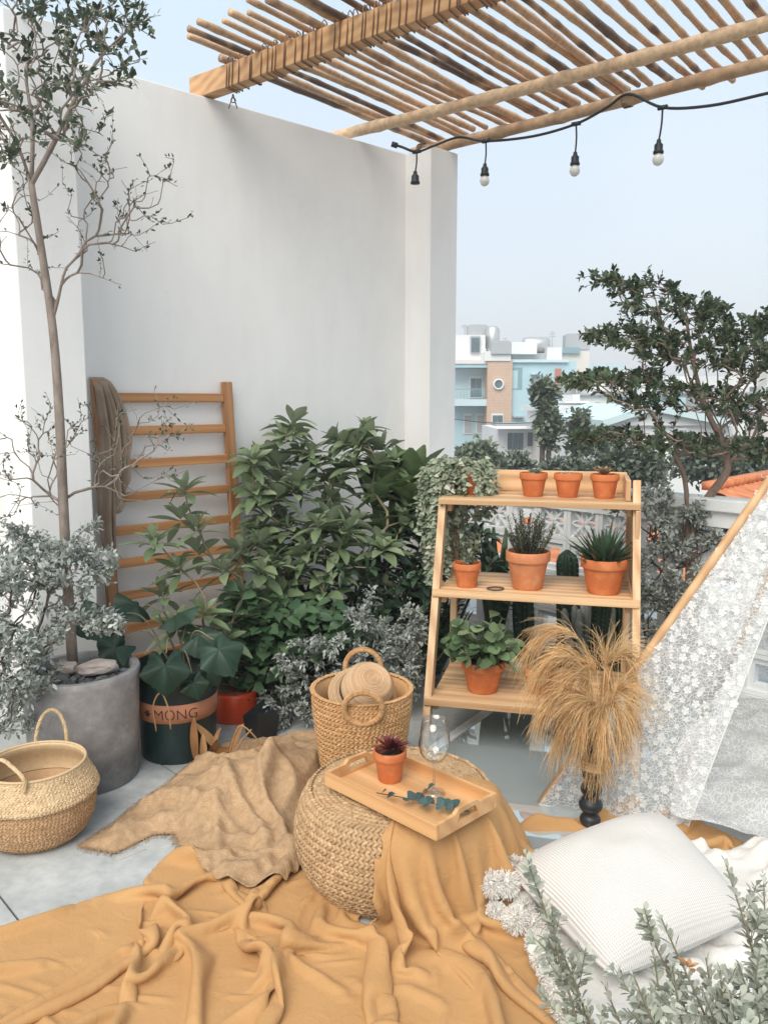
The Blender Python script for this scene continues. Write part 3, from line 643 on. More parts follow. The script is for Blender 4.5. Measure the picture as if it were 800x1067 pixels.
def dome_dirs(n, lo=.1, hi=1.0, rng=RNG):
    z = rng.uniform(lo, hi, n); a = rng.uniform(0, 2*PI, n); s = np.sqrt(np.maximum(0, 1-z*z)); return np.stack([s*np.cos(a), s*np.sin(a), z], -1)
def rosette(mb, c, R, n, L, W, prof='obo', tilt0=75, tilt1=15, axis=V(0, 0, 1), droop=0, fold=.5, seg=4):
    axis = nrm(axis); u = nrm(np.cross(axis, V(.3, 1, .1))); v = np.cross(axis, u); k = np.arange(n); a = k*2.39996+RNG.uniform(-.2, .2, n); f = k/max(1, n-1)
    el = np.radians(tilt0+(tilt1-tilt0)*f)[:, None]; rd = np.cos(a)[:, None]*u+np.sin(a)[:, None]*v; d = rd*np.cos(el)+axis*np.sin(el); up = axis*np.cos(el)-rd*np.sin(el)
    sz = .55+.45*f; mb.leaves(c+rd*R*f[:, None]*.3, d, up, L*sz*RNG.uniform(.85, 1.1, n), W*sz, droop, fold, prof, seg)
def potted(name, loc, R, h, mat, label, cat='potted plant', group='potted plants on the shelf'):
    t = thing(name, loc, label, cat, group, rz=RNG.uniform(0, 6)); pot_parts(t, R, h, mat); return t
z1, z2, z3 = 1.0755, .6855, .2405
def add_leafmesh(t, m, mat, name='foliage'): return m.build(name, mat, t, local=True)
# three little succulents on top
for i, (px, lab) in enumerate(((555, 'small pot with a pale green rosette succulent, leftmost of three on the top shelf'), (591, 'small pot with a low grey-green succulent, middle of three on the top shelf'), (629, 'small pot with a rusty pink succulent at the right end of the top shelf'))):
    t = potted('potted_succulent', spt(px, .45, z1), .062, .106, M['terra'], lab); m = MB()
    if i == 0: rosette(m, V(-.01, 0, .097), .02, 16, .045, .028, tilt1=25); rosette(m, V(.025, .02, .09), .02, 10, .03, .02)
    elif i == 1:
        for k in range(7): rosette(m, V(RNG.uniform(-.035, .035), RNG.uniform(-.035, .035), .09), .01, 9, .026, .013, 'ell', 80, 30)
    else: rosette(m, V(0, 0, .10), .02, 18, .06, .026, 'ell', 80, 30); 
    add_leafmesh(t, m, M['lf_succ_red'] if i == 2 else M['lf_succ'])
# trailing plant pots (upper left corner)
def vines(t, z0, n, Rm, lens, rz0, leafL=.026, seed=1, bias=None):
    rr = np.random.default_rng(seed); st_ = MB(); lf = MB()
    for i in range(n):
        a = rr.uniform(0, 2*PI); L = lens*rr.uniform(.25, 1); out = Rm*rr.uniform(.6, 1.25)
        d = V(math.cos(a), math.sin(a), 0)
        if bias is not None: d = nrm(d+bias*rr.uniform(0, 1.2))
        c = rr.uniform(-.035, .035, 3)*V(1, 1, 0); p0 = c+V(0, 0, z0); top = .05*rr.uniform(.3, 1.4)
        pts = sm([p0, p0+d*out*.5+V(0, 0, top), p0+d*out+V(0, 0, top*.2), p0+d*out*1.15+V(0, 0, -L*.45), p0+d*(out*1.15)+V(rr.normal()*.015, rr.normal()*.015, -L)], 8)
        k = max(6, int(len(pts)*min(1, .35+L/lens))); pts = pts[:]
        st_.tube(pts, .0013, 4, False, rnd=.4); seg = np.linalg.norm(np.diff(pts, axis=0), axis=1); cum = np.r_[0, np.cumsum(seg)]; m_ = int(cum[-1]/.017)
        s = np.linspace(.01, cum[-1], m_); q = np.stack([np.interp(s, cum, pts[:, j]) for j in range(3)], -1)
        for sg in (0, 1):
            aa = rr.uniform(0, 2*PI, m_); dd = np.stack([np.cos(aa), np.sin(aa), rr.uniform(-.7, .3, m_)], -1); up = nrm(np.stack([rr.normal(0, .5, m_)+d[0], rr.normal(0, .5, m_)+d[1]-.4, np.abs(rr.normal(.8, .3, m_))], -1))
            lf.leaves(q, dd, up, leafL*rr.uniform(.7, 1.25, m_), leafL*rr.uniform(.65, 1, m_), .2, .2, 'heart', 3, rnd=rr.random(m_))
    st_.build('stem', M['stem'], t, local=True); add_leafmesh(t, lf, M['lf_hearts'])
inv = lambda v: v
t = thing('trailing_plant', spt(494, .47, z1), 'pale heart-leaved trailing plant in the pot nearest the top shelf succulents', 'potted plant', 'potted plants on the shelf'); pot_parts(t, .06, .108, M['terra']); vines(t, .10, 34, .08, .22, 0, seed=2)
t = thing('trailing_plant', spt(467, .50, z1), 'terracotta pot buried under long pale vines at the top left corner of the shelf', 'potted plant', 'potted plants on the shelf'); pot_parts(t, .056, .10, M['terra']); vines(t, .10, 46, .085, .55, 0, seed=5, bias=V(-.8, -.7, 0))
# middle tier
t = potted('potted_vine', spt(486, .27, z2), .062, .108, M['terra'], 'small terracotta pot with a thin leafy vine climbing a stick on the middle shelf'); m = MB(); s_ = MB()
for k in range(5):
    x, y = RNG.uniform(-.025, .025, 2); hh = RNG.uniform(.10, .22); pts = sm([V(x, y, .09), V(x*1.5, y*1.2, .09+hh*.5), V(x*2.2, y*2, .09+hh)], 8); s_.tube(pts, .0018, 5, rnd=.5)
    n = len(pts); m.leaves(pts, nrm(RNG.normal(size=(n, 3))+V(0, 0, .2)), V(0, -.5, 1), .026, .018, .2, .2, 'heart', 3)
s_.build('stem', M['stem'], t, local=True); add_leafmesh(t, m, M['lf_hearts'])
t = potted('potted_rosemary', spt(549, .31, z2), .096, .165, M['terra_light'], 'large pale terracotta pot of bushy rosemary in the middle of the middle shelf'); m = MB(); s_ = MB()
for k in range(46):
    a = RNG.uniform(0, 2*PI); r0 = RNG.uniform(0, .07); d = V(math.cos(a), math.sin(a), 0); hh = RNG.uniform(.10, .21)*(1.05-r0*3); p0 = d*r0*.6+V(0, 0, .13)
    pts = sm([p0, p0+d*(.02+r0*.5)+V(0, 0, hh*.5), p0+d*(.03+r0*.9)+V(RNG.normal()*.01, RNG.normal()*.01, hh)], 9); s_.tube(pts, .0016, 4, False)
    q = pts[4:]; n = len(q)
    for rep in range(4): aa = RNG.uniform(0, 2*PI, n); m.leaves(q, np.stack([np.cos(aa), np.sin(aa), RNG.uniform(.3, 1.1, n)], -1), V(0, 0, 1), RNG.uniform(.016, .026, n), .0035, 0, .2, 'blade', 2)
s_.build('stem', M['stem'], t, local=True); add_leafmesh(t, m, M['lf_rose'])
t = potted('potted_aloe', spt(628, .30, z2), .098, .15, M['terra'], 'wide terracotta pot with a dark spiky aloe at the right of the middle shelf'); m = MB()
n = 34; k = np.arange(n); a = k*2.39996; el = np.radians(78-62*(k/n)); d = np.stack([np.cos(a)*np.cos(el), np.sin(a)*np.cos(el), np.sin(el)], -1); up = np.stack([-np.cos(a)*np.sin(el), -np.sin(a)*np.sin(el), np.cos(el)], -1)
m.leaves(d*V(.02, .02, 0)+V(0, 0, .12), d, up, RNG.uniform(.12, .215, n), .044, -.05, .6, 'spike', 6); m.leaves(d*V(.02, .02, 0)+V(0, 0, .118), d, -up, RNG.uniform(.12, .2, n), .036, .06, .5, 'spike', 5)
for k in range(40):
    aa = RNG.uniform(0, 6.28); rr_ = RNG.uniform(.03, .08); m.leaves([V(math.cos(aa)*rr_, math.sin(aa)*rr_, .125)], V(math.cos(aa), math.sin(aa), RNG.uniform(.4, 2)), V(0, 0, 1), RNG.uniform(.04, .09), .014, 0, .5, 'spike', 3)
add_leafmesh(t, m, M['lf_aloe'])
# dark flat ring lying on the middle tier
m = MB(); rc = spt(516, .24, z2); m.tube([V(.035*math.cos(a_)*(1+.1*math.sin(3*a_)), .03*math.sin(a_), .004) for a_ in np.linspace(0, 2*PI, 25)[:-1]], .0035, 6, closed=True); o = m.build('metal_ring', M['bark_dark'], origin=(0, 0, 0)); o.location = rc+V(0, 0, .0005); tag(o, 'thin dark ring lying on the middle shelf between two pots', 'ring')
# bottom tier
t = potted('potted_peperomia', spt(502.5, .20, z3), .094, .137, M['terra'], 'terracotta pot of glossy round-leaved peperomia on the lowest shelf'); m = MB(); s_ = MB()
for k in range(125):
    d = dome_dirs(1, .05, 1)[0]; R = RNG.uniform(.07, .175)*(.85+.3*d[2]); tip = V(0, 0, .125)+d*V(R*.95, R*.95, R*1.15); s_.tube(sm([V(0, 0, .10), V(0, 0, .12)+d*R*.45+V(0, 0, .03), tip], 4), .0022, 5, False, rnd=.5)
    dd = nrm(V(d[0], d[1], .55-.35*d[2])+RNG.normal(size=3)*.35); up = nrm(d+V(0, -.25, .25)+RNG.normal(size=3)*.28); m.leaves([tip-dd*.02], dd, up, RNG.uniform(.056, .085), RNG.uniform(.050, .068), .15, .22, 'obo', 7)
s_.build('stem', M['lf_pep'], t, local=True); add_leafmesh(t, m, M['lf_pep'])
t = potted('potted_succulent', spt(561, .24, z3), .07, .11, M['terra'], 'small terracotta pot half hidden by the dry grass plumes on the lowest shelf'); m = MB()
for k in range(8): rosette(m, V(RNG.uniform(-.03, .03), RNG.uniform(-.03, .03), .10), .01, 8, .045, .018, 'ell', 80, 25)
add_leafmesh(t, m, M['lf_aloe'])
# ------------------------------------------------------------------ pouf
PC = V(.05, 2.45, 0); PR = .33; PH = .315
pf = thing('wicker_pouf', PC, 'round braided water hyacinth pouf under the wooden tray', 'pouf')
def pouf_prof(t):     # t 0..1 from the foot up and over to the crown centre
    if t < .42: a = t/.42; ang = -1.05+a*2.0; return (.215+.115*math.cos(ang)/1.0, .155+.155*math.sin(ang)/math.sin(1.05)*.93)
    a = (t-.42)/.58; r = .2818*(1-a); return (max(r, .001), .281+.035*math.sin(min(1, a*1.6)*PI/2))
m = MB(); m.lathe([(0, .01)]+[(r-.006 if r > .01 else .001, z-.006) for r, z in [pouf_prof(t) for t in np.linspace(0, 1, 40)]], PC, 48); m.build('core', M['hyacinth'], pf)
def braidrings(mb, c, rings, width, seed=0, step=None, flat=.45, chev=1.0, rnd0=0, rnd1=1):
    rr = np.random.default_rng(seed)
    for (r, z, nr, nz, tr_, tz) in rings:      # radius, height, outward normal (nr,nz), along-profile tangent (tr,tz)
        if r < .012: continue
        n = max(8, int(2*PI*r/(step or width*.62))); a = (np.arange(n)+rr.random())*2*PI/n; ca, sa = np.cos(a), np.sin(a); ra = np.stack([ca, sa, 0*a], -1); ta = np.stack([-sa, ca, 0*a], -1)
        up = ra*tr_+V(0, 0, tz); no = ra*nr+V(0, 0, nz)
        for sg in (-1, 1):
            cc = np.array(c)+ra*r+V(0, 0, z)+up*(sg*width*.23)+no*rr.normal(0, .0008, (n, 1)); dirv = nrm(ta+up*sg*.75*chev)
            side = nrm(np.cross(no, dirv)); mb.lumps(cc, dirv*width*.52, side*width*.26, nrm(no)*width*flat*.6, rnd=np.clip(rr.normal(.5, .22, n), rnd0, rnd1))
ts_ = np.linspace(0.02, .985, 36); prof = [pouf_prof(t) for t in ts_]; rings = []
for i, t in enumerate(ts_):
    p = np.array(pouf_prof(t-.01)); q = np.array(pouf_prof(min(1, t+.01))); tg = (q-p)/np.linalg.norm(q-p); r, z = pouf_prof(t); rings.append((r, z, tg[1], -tg[0], tg[0], tg[1]))
m = MB(); braidrings(m, PC, rings, .0255, 3); m.build('braided_coil', M['hyacinth'], pf)
# ------------------------------------------------------------------ tray and what stands on it
TZ = .326
tc4 = [G(352, 803, TZ+.04), G(391, 782, TZ+.04), G(517, 828, TZ+.04), G(452, 864, TZ+.03)]
tcn = sum(tc4)/4; tdv = nrm((tc4[2]-tc4[1])+(tc4[3]-tc4[0])); trz = math.atan2(tdv[1], tdv[0]); TL, TWt = .455, .262
tray = thing('serving_tray', V(tcn[0], tcn[1], TZ), 'shallow bamboo serving tray with handle slots lying on the braided pouf', 'tray', rz=trz)
m = MB(); 
for i in range(5): m.box((0, (i-2)*TWt/5*.985, .005), (TL-.02, TWt/5*.975, .009), rnd=(i*.37) % 1)
m.build('tray_base', M['tray'], tray, smooth=False, local=True, bevel=.0008)
for s_ in (-1, 1):
    m = MB(); m.box((0, s_*(TWt/2-.004), .022), (TL, .011, .044), rnd=.6); m.build('long_side', M['tray'], tray, smooth=False, local=True, bevel=.0015)
    m = MB(); x = s_*(TL/2-.0045); w2 = TWt/2-.0105
    m.box((x, 0, .010), (.012, 2*w2, .020), rnd=.3)
    pr = [(-w2, .044), (-.055, .046), (-.04, .058), (.04, .058), (.055, .046), (w2, .044)]; lo = [(-w2, .0201), (-.045, .0201), (-.034, .044), (.034, .044), (.045, .0201), (w2, .0201)]
    for (a, c, d, e) in zip(pr[:-1], pr[1:], lo[:-1], lo[1:]):
        m.hexa([(x-.006, d[0], d[1]), (x+.006, d[0], d[1]), (x+.006, e[0], e[1]), (x-.006, e[0], e[1]), (x-.006, a[0], a[1]), (x+.006, a[0], a[1]), (x+.006, c[0], c[1]), (x-.006, c[0], c[1])], rnd=.3)
    m.build('handle_side', M['tray'], tray, smooth=False, local=True)
t = thing('potted_succulent', G(406, 812, TZ+.0105), 'small terracotta pot with a burgundy succulent standing on the tray', 'potted plant'); pot_parts(t, .052, .098, M['terra']); m = MB()
rosette(m, V(0, 0, .10), .02, 34, .062, .017, 'ell', 84, 8, fold=.5); rosette(m, V(.02, .01, .095), .01, 16, .045, .014, 'ell', 80, 10); add_leafmesh(t, m, M['lf_burg'])
gl = thing('wine_glass', G(452, 826, TZ+.0105), 'empty stemmed wine glass standing on the tray', 'wine glass'); m = MB()
m.lathe([(0, 0), (.034, 0), (.035, .0015), (.012, .006), (.004, .012), (.0035, .09), (.008, .098), (.03, .108), (.044, .13), (.0475, .155), (.043, .19), (.0365, .23), (.0355, .23), (.042, .19), (.0463, .155), (.0428, .131), (.029, .110), (.006, .1015), (.0, .101)], n=48); m.build('glass_body', M['glass'], gl, local=True)
m = MB(); s_ = MB(); ep = sm([G(392, 826, TZ+.02), G(425, 832, TZ+.03), G(455, 838, TZ+.035), G(486, 843, TZ+.03)], 6); s_.tube(ep, .0015, 5, True); s_.tube(sm([G(430, 833, TZ+.03), G(442, 826, TZ+.045), G(450, 818, TZ+.05)], 4), .0012, 5)
for i, p in enumerate(ep[6:][::2]):
    for sg in (-1, 1):
        dd = nrm(V(.1, -.35*sg, .25+RNG.uniform(-.2, .5))); m.leaves([p], nrm(V(RNG.uniform(-.4, .9), -.8*sg, .25)), V(RNG.uniform(-.5, .5), -.7, 1), RNG.uniform(.028, .038), RNG.uniform(.028, .036), .1, .1, 'ell', 7)
for px, py in ((440, 826), (446, 820), (404, 829), (398, 826)): m.leaves([G(px, py, TZ+.035)], V(RNG.uniform(-1, 1), -.4, .5), V(0, -.4, 1), .03, .022, .1, .15, 'heart', 5)
eu = thing('eucalyptus_sprig', G(440, 835, TZ+.0105), 'short sprig of blue-green eucalyptus lying across the tray', 'sprig'); s_.build('stem', M['bark_dark'], eu); m.build('leaves', M['lf_euc'], eu)
# ------------------------------------------------------------------ baskets
BC = V(-1.205, 2.675, 0)
bk = thing('belly_basket', BC, 'folded two-tone seagrass belly basket in front of the concrete pot', 'basket')
lowp = [(.0, .004), (.13, 0), (.165, .03), (.186, .075), (.194, .12), (.195, .155)]; upp = [(.203, .160), (.207, .172), (.200, .19), (.186, .215), (.174, .24), (.168, .262)]
m = MB(); m.lathe(lowp+[(.188, .15), (.17, .10), (.12, .02), (0, .016)], BC, 56); 
def ringsof(prof, w_):
    P = np.array(prof, float); sg = np.r_[0, np.cumsum(np.linalg.norm(np.diff(P, axis=0), axis=1))]; n = int(sg[-1]/w_); out = []
    for s in (np.arange(n)+.5)*sg[-1]/n:
        r, z = np.interp(s, sg, P[:, 0]), np.interp(s, sg, P[:, 1]); p = np.array([np.interp(s-.004, sg, P[:, 0]), np.interp(s-.004, sg, P[:, 1])]); q = np.array([np.interp(s+.004, sg, P[:, 0]), np.interp(s+.004, sg, P[:, 1])]); tg = (q-p)/max(1e-6, np.linalg.norm(q-p)); out.append((r, z, tg[1], -tg[0], tg[0], tg[1]))
    return out
braidrings(m, BC, ringsof(lowp[1:], .0135), .0155, 8, step=.0125, flat=.28, chev=.8); m.build('basket_body', M['seagrass_dark'], bk)
m = MB(); m.lathe([(.19, .153)]+upp+[(.162, .264), (.160, .255), (.168, .235), (.182, .21), (.192, .18), (.188, .155)], BC, 56); braidrings(m, BC, ringsof(upp, .0125), .014, 9, step=.0125, flat=.25, chev=.8); m.tube([BC+V(.166*math.cos(a_), .166*math.sin(a_), .266) for a_ in np.linspace(0, 2*PI, 60)[:-1]], .005, 6, closed=True)
m.build('folded_top', M['seagrass'], bk)
def braidtube(mb, pts, r, seed=0):
    pts = np.array(pts); seg = np.r_[0, np.cumsum(np.linalg.norm(np.diff(pts, axis=0), axis=1))]; mb.tube(pts, r*.7, 6); n = int(seg[-1]/(r*1.3)); s = np.linspace(0, seg[-1], n); q = np.stack([np.interp(s, seg, pts[:, j]) for j in range(3)], -1)
    T = nrm(np.gradient(q, axis=0)); U = nrm(np.cross(T, V(.2, .9, .1))); W_ = np.cross(T, U)
    for k in range(3):
        a = s/r*.45+k*2*PI/3; o = U*np.cos(a)[:, None]+W_*np.sin(a)[:, None]; tv = nrm(T+(-U*np.sin(a)[:, None]+W_*np.cos(a)[:, None])*.6); mb.lumps(q+o*r*.45, tv*r*1.3, nrm(np.cross(tv, o))*r*.6, o*r*.6, rnd=np.clip(np.random.default_rng(seed+k).normal(.5, .2, n), 0, 1))
m = MB(); 
def arch(c, dx, w, h, lean_, n=14): return [c+dx*(w*math.cos(t))+V(0, 0, 1)*(h*math.sin(t))+lean_*math.sin(t) for t in np.linspace(PI, 0, n)]
hx = nrm(V(1, .12, 0)); braidtube(m, arch(BC+V(-.01, .165, .255), hx, .055, .125, V(0, .02, 0)), .007, 1); m.build('handle', M['seagrass'], bk)
m = MB(); braidtube(m, sm([A(26, 824, 2.50), A(25, 812, 2.50), A(14, 800, 2.52), A(2, 792, 2.56), A(-10, 797, 2.56), A(-16, 812, 2.54)], 6), .007, 4); m.build('handle', M['seagrass'], bk)
# tote with sun hat
TCn = V(-.085, 3.02, 0); tb = thing('straw_tote', TCn, 'golden woven straw tote basket with round handles holding a sun hat', 'basket')
tp = [(.145, .0), (.152, .05), (.165, .15), (.178, .25), (.188, .33), (.192, .40)]
m = MB(); m.lathe([(0, .004)]+tp+[(.184, .40), (.18, .33), (.17, .25), (.157, .15), (.14, .02), (0, .015)], TCn, 56); braidrings(m, TCn, ringsof(tp, .019), .022, 12, step=.017, flat=.4); 
for r_, z_ in ((.190, .406),): m.tube([TCn+V(r_*math.cos(a_), r_*math.sin(a_), z_) for a_ in np.linspace(0, 2*PI, 50)[:-1]], .006, 6, closed=True); braidrings(m, TCn, [(.190, .407, .3, .95, 1, 0)], .017, 14, step=.013)
m.build('basket_body', M['tote'], tb)
for (cc, R_, ln) in ((TCn+V(.01, -.20, .40), .068, V(0, -.25, 1)), (TCn+V(.0, .185, .425), .072, V(0, .1, 1))):
    m = MB(); ln = nrm(ln); pts = [cc+V(1, 0, 0)*R_*math.cos(a_)+ln*R_*math.sin(a_) for a_ in np.linspace(0, 2*PI, 34)]; m.tube(pts[:-1], .0095, 8, closed=True); n = 90; a = np.linspace(0, 2*PI, n); q = cc+np.cos(a)[:, None]*V(1, 0, 0)*R_+np.sin(a)[:, None]*ln*R_; ra = nrm(q-cc); ta = -np.sin(a)[:, None]*V(1, 0, 0)+np.cos(a)[:, None]*ln; fw = np.cross(ra, ta)
    for k in range(4):
        o = ra*math.cos(k*PI/2)+fw*math.sin(k*PI/2); m.lumps(q+o*.008, nrm(np.cross(o, ta)+ta*.3)*.009, ta*.0035, o*.0035, rnd=RNG.random(n))
    m.build('handle', M['tote'], tb)
ht = thing('sun_hat', TCn+V(0, .0, .26), 'beige straw sun hat with a dark band inside the tote basket', 'hat'); m = MB()
pr = [(.0, .125), (.04, .122), (.075, .108), (.094, .078), (.100, .04), (.102, .005)]; m.lathe(pr, n=40); rg = ringsof(pr, .006)
for (r_, z_, *_) in rg: m.tube([V(r_*math.cos(a_), r_*math.sin(a_), z_) for a_ in np.linspace(0, 2*PI, 44)[:-1]], .0034, 4, closed=True, rnd=RNG.random())
brim = [(.100, .004), (.12, -.008), (.14, -.03)]; 
for (r_, z_, *_) in ringsof(brim, .006): m.tube([V(r_*math.cos(a_), r_*math.sin(a_), z_+.014*math.sin(2*a_)) for a_ in np.linspace(0, 2*PI, 50)[:-1]], .0034, 4, closed=True, rnd=RNG.random())
R_ = Matrix.Rotation(math.radians(40), 3, 'X') @ Matrix.Rotation(math.radians(16), 3, 'Y'); Rn = np.array(R_)
def hatp(mb): mb.v = [a@Rn.T+TCn+V(.01, .045, .365) for a in mb.v]
hatp(m); m.build('crown', M['hat'], ht)
m = MB(); m.lathe([(.1045, .006), (.1055, .03), (.101, .03), (.1005, .006)], n=40); hatp(m); m.build('hat_band', M['black'], ht)
# ------------------------------------------------------------------ concrete pot, black pot, red pot
CP = V(-1.20, 3.12, 0); cp = thing('concrete_planter', CP, 'large round weathered grey concrete planter at the foot of the slim tree', 'planter')
m = MB(); m.lathe([(0, .004), (.196, 0), (.204, .008), (.222, .42), (.226, .445), (.222, .452), (.196, .452), (.190, .44), (.185, .39), (0, .39)], CP, 72); o = m.build('planter_body', M['concrete'], cp); o.modifiers.new('es', 'EDGE_SPLIT').split_angle = .8
m = MB(); n = 420; a = RNG.uniform(0, 2*PI, n); r = np.sqrt(RNG.random(n))*.175; cc = CP+np.stack([r*np.cos(a), r*np.sin(a), .395+RNG.uniform(0, .035, n)], -1); ax = nrm(RNG.normal(size=(n, 3))*V(1, 1, .25)); ay = nrm(np.cross(ax, V(0, 0, 1)+RNG.normal(size=(n, 3))*.3)); az = np.cross(ax, ay); s = RNG.uniform(.010, .023, n)[:, None]
m.lumps(cc, ax*s*1.2, ay*s*.85, az*s*.5, rnd=RNG.random(n)); tag(m.build('pebbles', M['pebble']), 'grey slate pebbles filling the concrete planter', 'pebbles', kind='stuff')
def rock(name, c, s, seed, label, mat, rot=0):
    import bmesh as bm_
    bm = bm_.new(); bm_.ops.create_icosphere(bm, subdivisions=3, radius=1)
    for v in bm.verts:
        p = np.array(v.co); f = 1+.35*(vnoise(p[0]*1.7+seed, p[1]*1.7+p[2]*2, seed)-.5)+.18*(vnoise(p[0]*4+seed, p[1]*4-p[2]*3, seed+1)-.5); f *= min(1, .86/max(abs(p)))**.5; v.co = Vector(p*f*np.array(s))
    me = bpy.data.meshes.new(name); bm.to_mesh(me); bm.free(); me.materials.append(mat); o = bpy.data.objects.new(name, me); C.objects.link(o); o.location = c; o.rotation_euler.z = rot; return tag(o, label, 'rock')
rock('rock', CP+V(.07, -.02, .46), (.085, .05, .034), 3, 'pale pinkish limestone chunk lying on the pebbles in the concrete planter', M['rock'], .5)
rock('rock', CP+V(-.06, .01, .45), (.055, .03, .03), 9, 'smaller yellowish stone beside the tree trunk in the concrete planter', M['rock'], -.4)
BP = V(-.885, 3.36, 0); bp = thing('nursery_pot', BP, 'dark green plastic pot with a printed terracotta band below dark lobed leaves', 'plant pot')
m = MB(); m.lathe([(0, .004), (.150, 0), (.156, .01), (.172, .36), (.182, .362), (.184, .395), (.176, .398), (.166, .36), (.0, .35)], BP, 56); o = m.build('pot_body', M['darkgreen'], bp); o.modifiers.new('es', 'EDGE_SPLIT').split_angle = .8
def br(z): return .156+(.172-.156)*(z-.01)/.35
m = MB(); m.lathe([(br(.185)+.0005, .185), (br(.185)+.0025, .186), (br(.265)+.0025, .264), (br(.265)+.0005, .265)], BP, 64); lb = m.build('label_band', M['label'], bp)
def wraptext(s, size, ang0, z0, name):
    cu = bpy.data.curves.new('t', 'FONT'); cu.body = s; cu.size = size; cu.extrude = 0; cu.offset = -.0008; to = bpy.data.objects.new('t', cu); C.objects.link(to); dg = bpy.context.evaluated_depsgraph_get(); me = bpy.data.meshes.new_from_object(to.evaluated_get(dg)); bpy.data.objects.remove(to)
    import bmesh as bm_
    bm = bm_.new(); bm.from_mesh(me); bm_.ops.subdivide_edges(bm, edges=[e for e in bm.edges if e.calc_length() > .02], cuts=2); 
    for v in bm.verts:
        z = z0+v.co.y; R_ = br(z)+.0035; a = ang0+v.co.x/R_; v.co = Vector((R_*math.cos(a), R_*math.sin(a), z))
    bm.to_mesh(me); bm.free(); me.materials.append(M['ink']); o = bpy.data.objects.new(name, me); C.objects.link(o); o.parent = lb; ORG[o.name] = BP; return o
av = math.atan2(-BP[1], -BP[0])   # towards the camera
wraptext('MỌNG', .062, av-.62, .203, 'lettering')
m = MB(); fa = av-.80
for k in range(6):
    a = k*PI/3; R_ = br(.225)+.0038
    cpx = [(0, 0), (.010*math.cos(a-.45), .010*math.sin(a-.45)), (.021*math.cos(a), .021*math.sin(a)), (.010*math.cos(a+.45), .010*math.sin(a+.45))]; m.add([BP+V(R_*math.cos(fa+x/R_), R_*math.sin(fa+x/R_), .225+y) for x, y in cpx], quads=[[0, 1, 2, 3]])
m.build('flower_emblem', M['ink'], lb)
RP = V(-.715, 3.74, 0); m = MB(); rp = thing('red_pot', RP, 'glossy orange-red upturned pot with a worn top behind the dry leaves', 'plant pot'); m.lathe([(.108, 0), (.112, .01), (.112, .128), (.106, .138), (.100, .140)], RP, 40); m.build('pot_body', M['redplastic'], rp); m = MB(); m.lathe([(.1002, .138), (.095, .142), (.0, .138)], RP, 40); m.build('pot_base', M['redtop'], rp)
m = MB(); DP = V(-.55, 3.50, 0); s4 = [V(-.085, 0, 0), V(0, -.085, 0), V(.085, 0, 0), V(0, .085, 0)]
P8 = [DP+s_*.8+V(0, 0, .002) for s_ in s4]+[DP+s_*1.0+V(0, 0, .10+.05*(i % 2)) for i, s_ in enumerate(s4)]; m.hexa(P8); tag(m.build('square_nursery_pot', M['black'], smooth=False, bevel=.004), 'small square black nursery pot standing behind the dry leaves', 'plant pot')
# ------------------------------------------------------------------ cloths
def inpoly(x, y, poly):
    x = np.asarray(x); y = np.asarray(y); c = np.zeros(x.shape, bool); n = len(poly)
    for i in range(n):
        x0, y0 = poly[i][:2]; x1, y1 = poly[(i+1) % n][:2]
        c ^= ((y0 > y) != (y1 > y)) & (x < (x1-x0)*(y-y0)/((y1-y0) if y1 != y0 else 1e-9)+x0)
    return c
def segdist(x, y, a, b):
    dx, dy = b[0]-a[0], b[1]-a[1]; t = np.clip(((x-a[0])*dx+(y-a[1])*dy)/(dx*dx+dy*dy+1e-12), 0, 1); px, py = a[0]+t*dx, a[1]+t*dy
    return np.hypot(x-px, y-py), t, px, py, np.sign((x-a[0])*dy-(y-a[1])*dx)
def polydist(x, y, pts, closed=False):
    best = np.full(x.shape, 1e9); T = np.zeros(x.shape); S = np.ones(x.shape); QX = x.copy(); QY = y.copy(); n = len(pts)-(0 if closed else 1)
    for i in range(n):
        d, t, px, py, s = segdist(x, y, pts[i], pts[(i+1) % len(pts)]); k = d < best; best = np.where(k, d, best); T = np.where(k, (i+t)/n, T); S = np.where(k, s, S); QX = np.where(k, px, QX); QY = np.where(k, py, QY)
    return best, T, S, QX, QY
def cloth(name, poly, hfun, mat, step, label, cat, th=.003, excl=None):
    P = np.array([p[:2] for p in poly]); x0, y0 = P.min(0)-.02; x1, y1 = P.max(0)+.02
    xs = np.arange(x0, x1, step); ys = np.arange(y0, y1, step); X, Y = np.meshgrid(xs, ys, indexing='ij')
    ins = inpoly(X, Y, P)
    if excl is not None: ins &= ~excl(X, Y)
    d, _, _, qx, qy = polydist(X, Y, P, True)
    near = (~ins) & (d < step*1.5); X2 = np.where(near, qx, X); Y2 = np.where(near, qy, Y); dd = np.where(ins, d, 0)
    Z = hfun(X2, Y2, dd); cells = (ins[:-1, :-1].astype(int)+ins[1:, :-1]+ins[:-1, 1:]+ins[1:, 1:]) > 0
    m = MB(); m.grid(np.stack([X2, Y2, Z], -1), mask=cells)
    # drop unused vertices
    used = np.zeros(m.n, bool); q = np.concatenate(m.q); used[q.ravel()] = True; remap = np.cumsum(used)-1; v = np.concatenate(m.v)[used]; m2 = MB(); m2.add(v, remap[q])
    o = m2.build(name, mat); s = o.modifiers.new('s', 'SOLIDIFY'); s.thickness = th; s.offset = -1; return tag(o, label, cat)
def px(lst, z=0.0): return [G(a, b_, z) for a, b_ in lst]
def ridge(X, Y, line, w, amp, skew=0.0, fade=True, wz=0):
    pts = sm(px(line, wz), 6); d, t, s, _, _ = polydist(X, Y, pts); d2 = np.where(s > 0, d*(1+skew), d*(1-skew)); e = np.exp(-(d2/w)**2)
    f = np.sin(PI*np.clip(t*.86+.10, 0, 1))**.6 if fade else 1; return amp*e*f
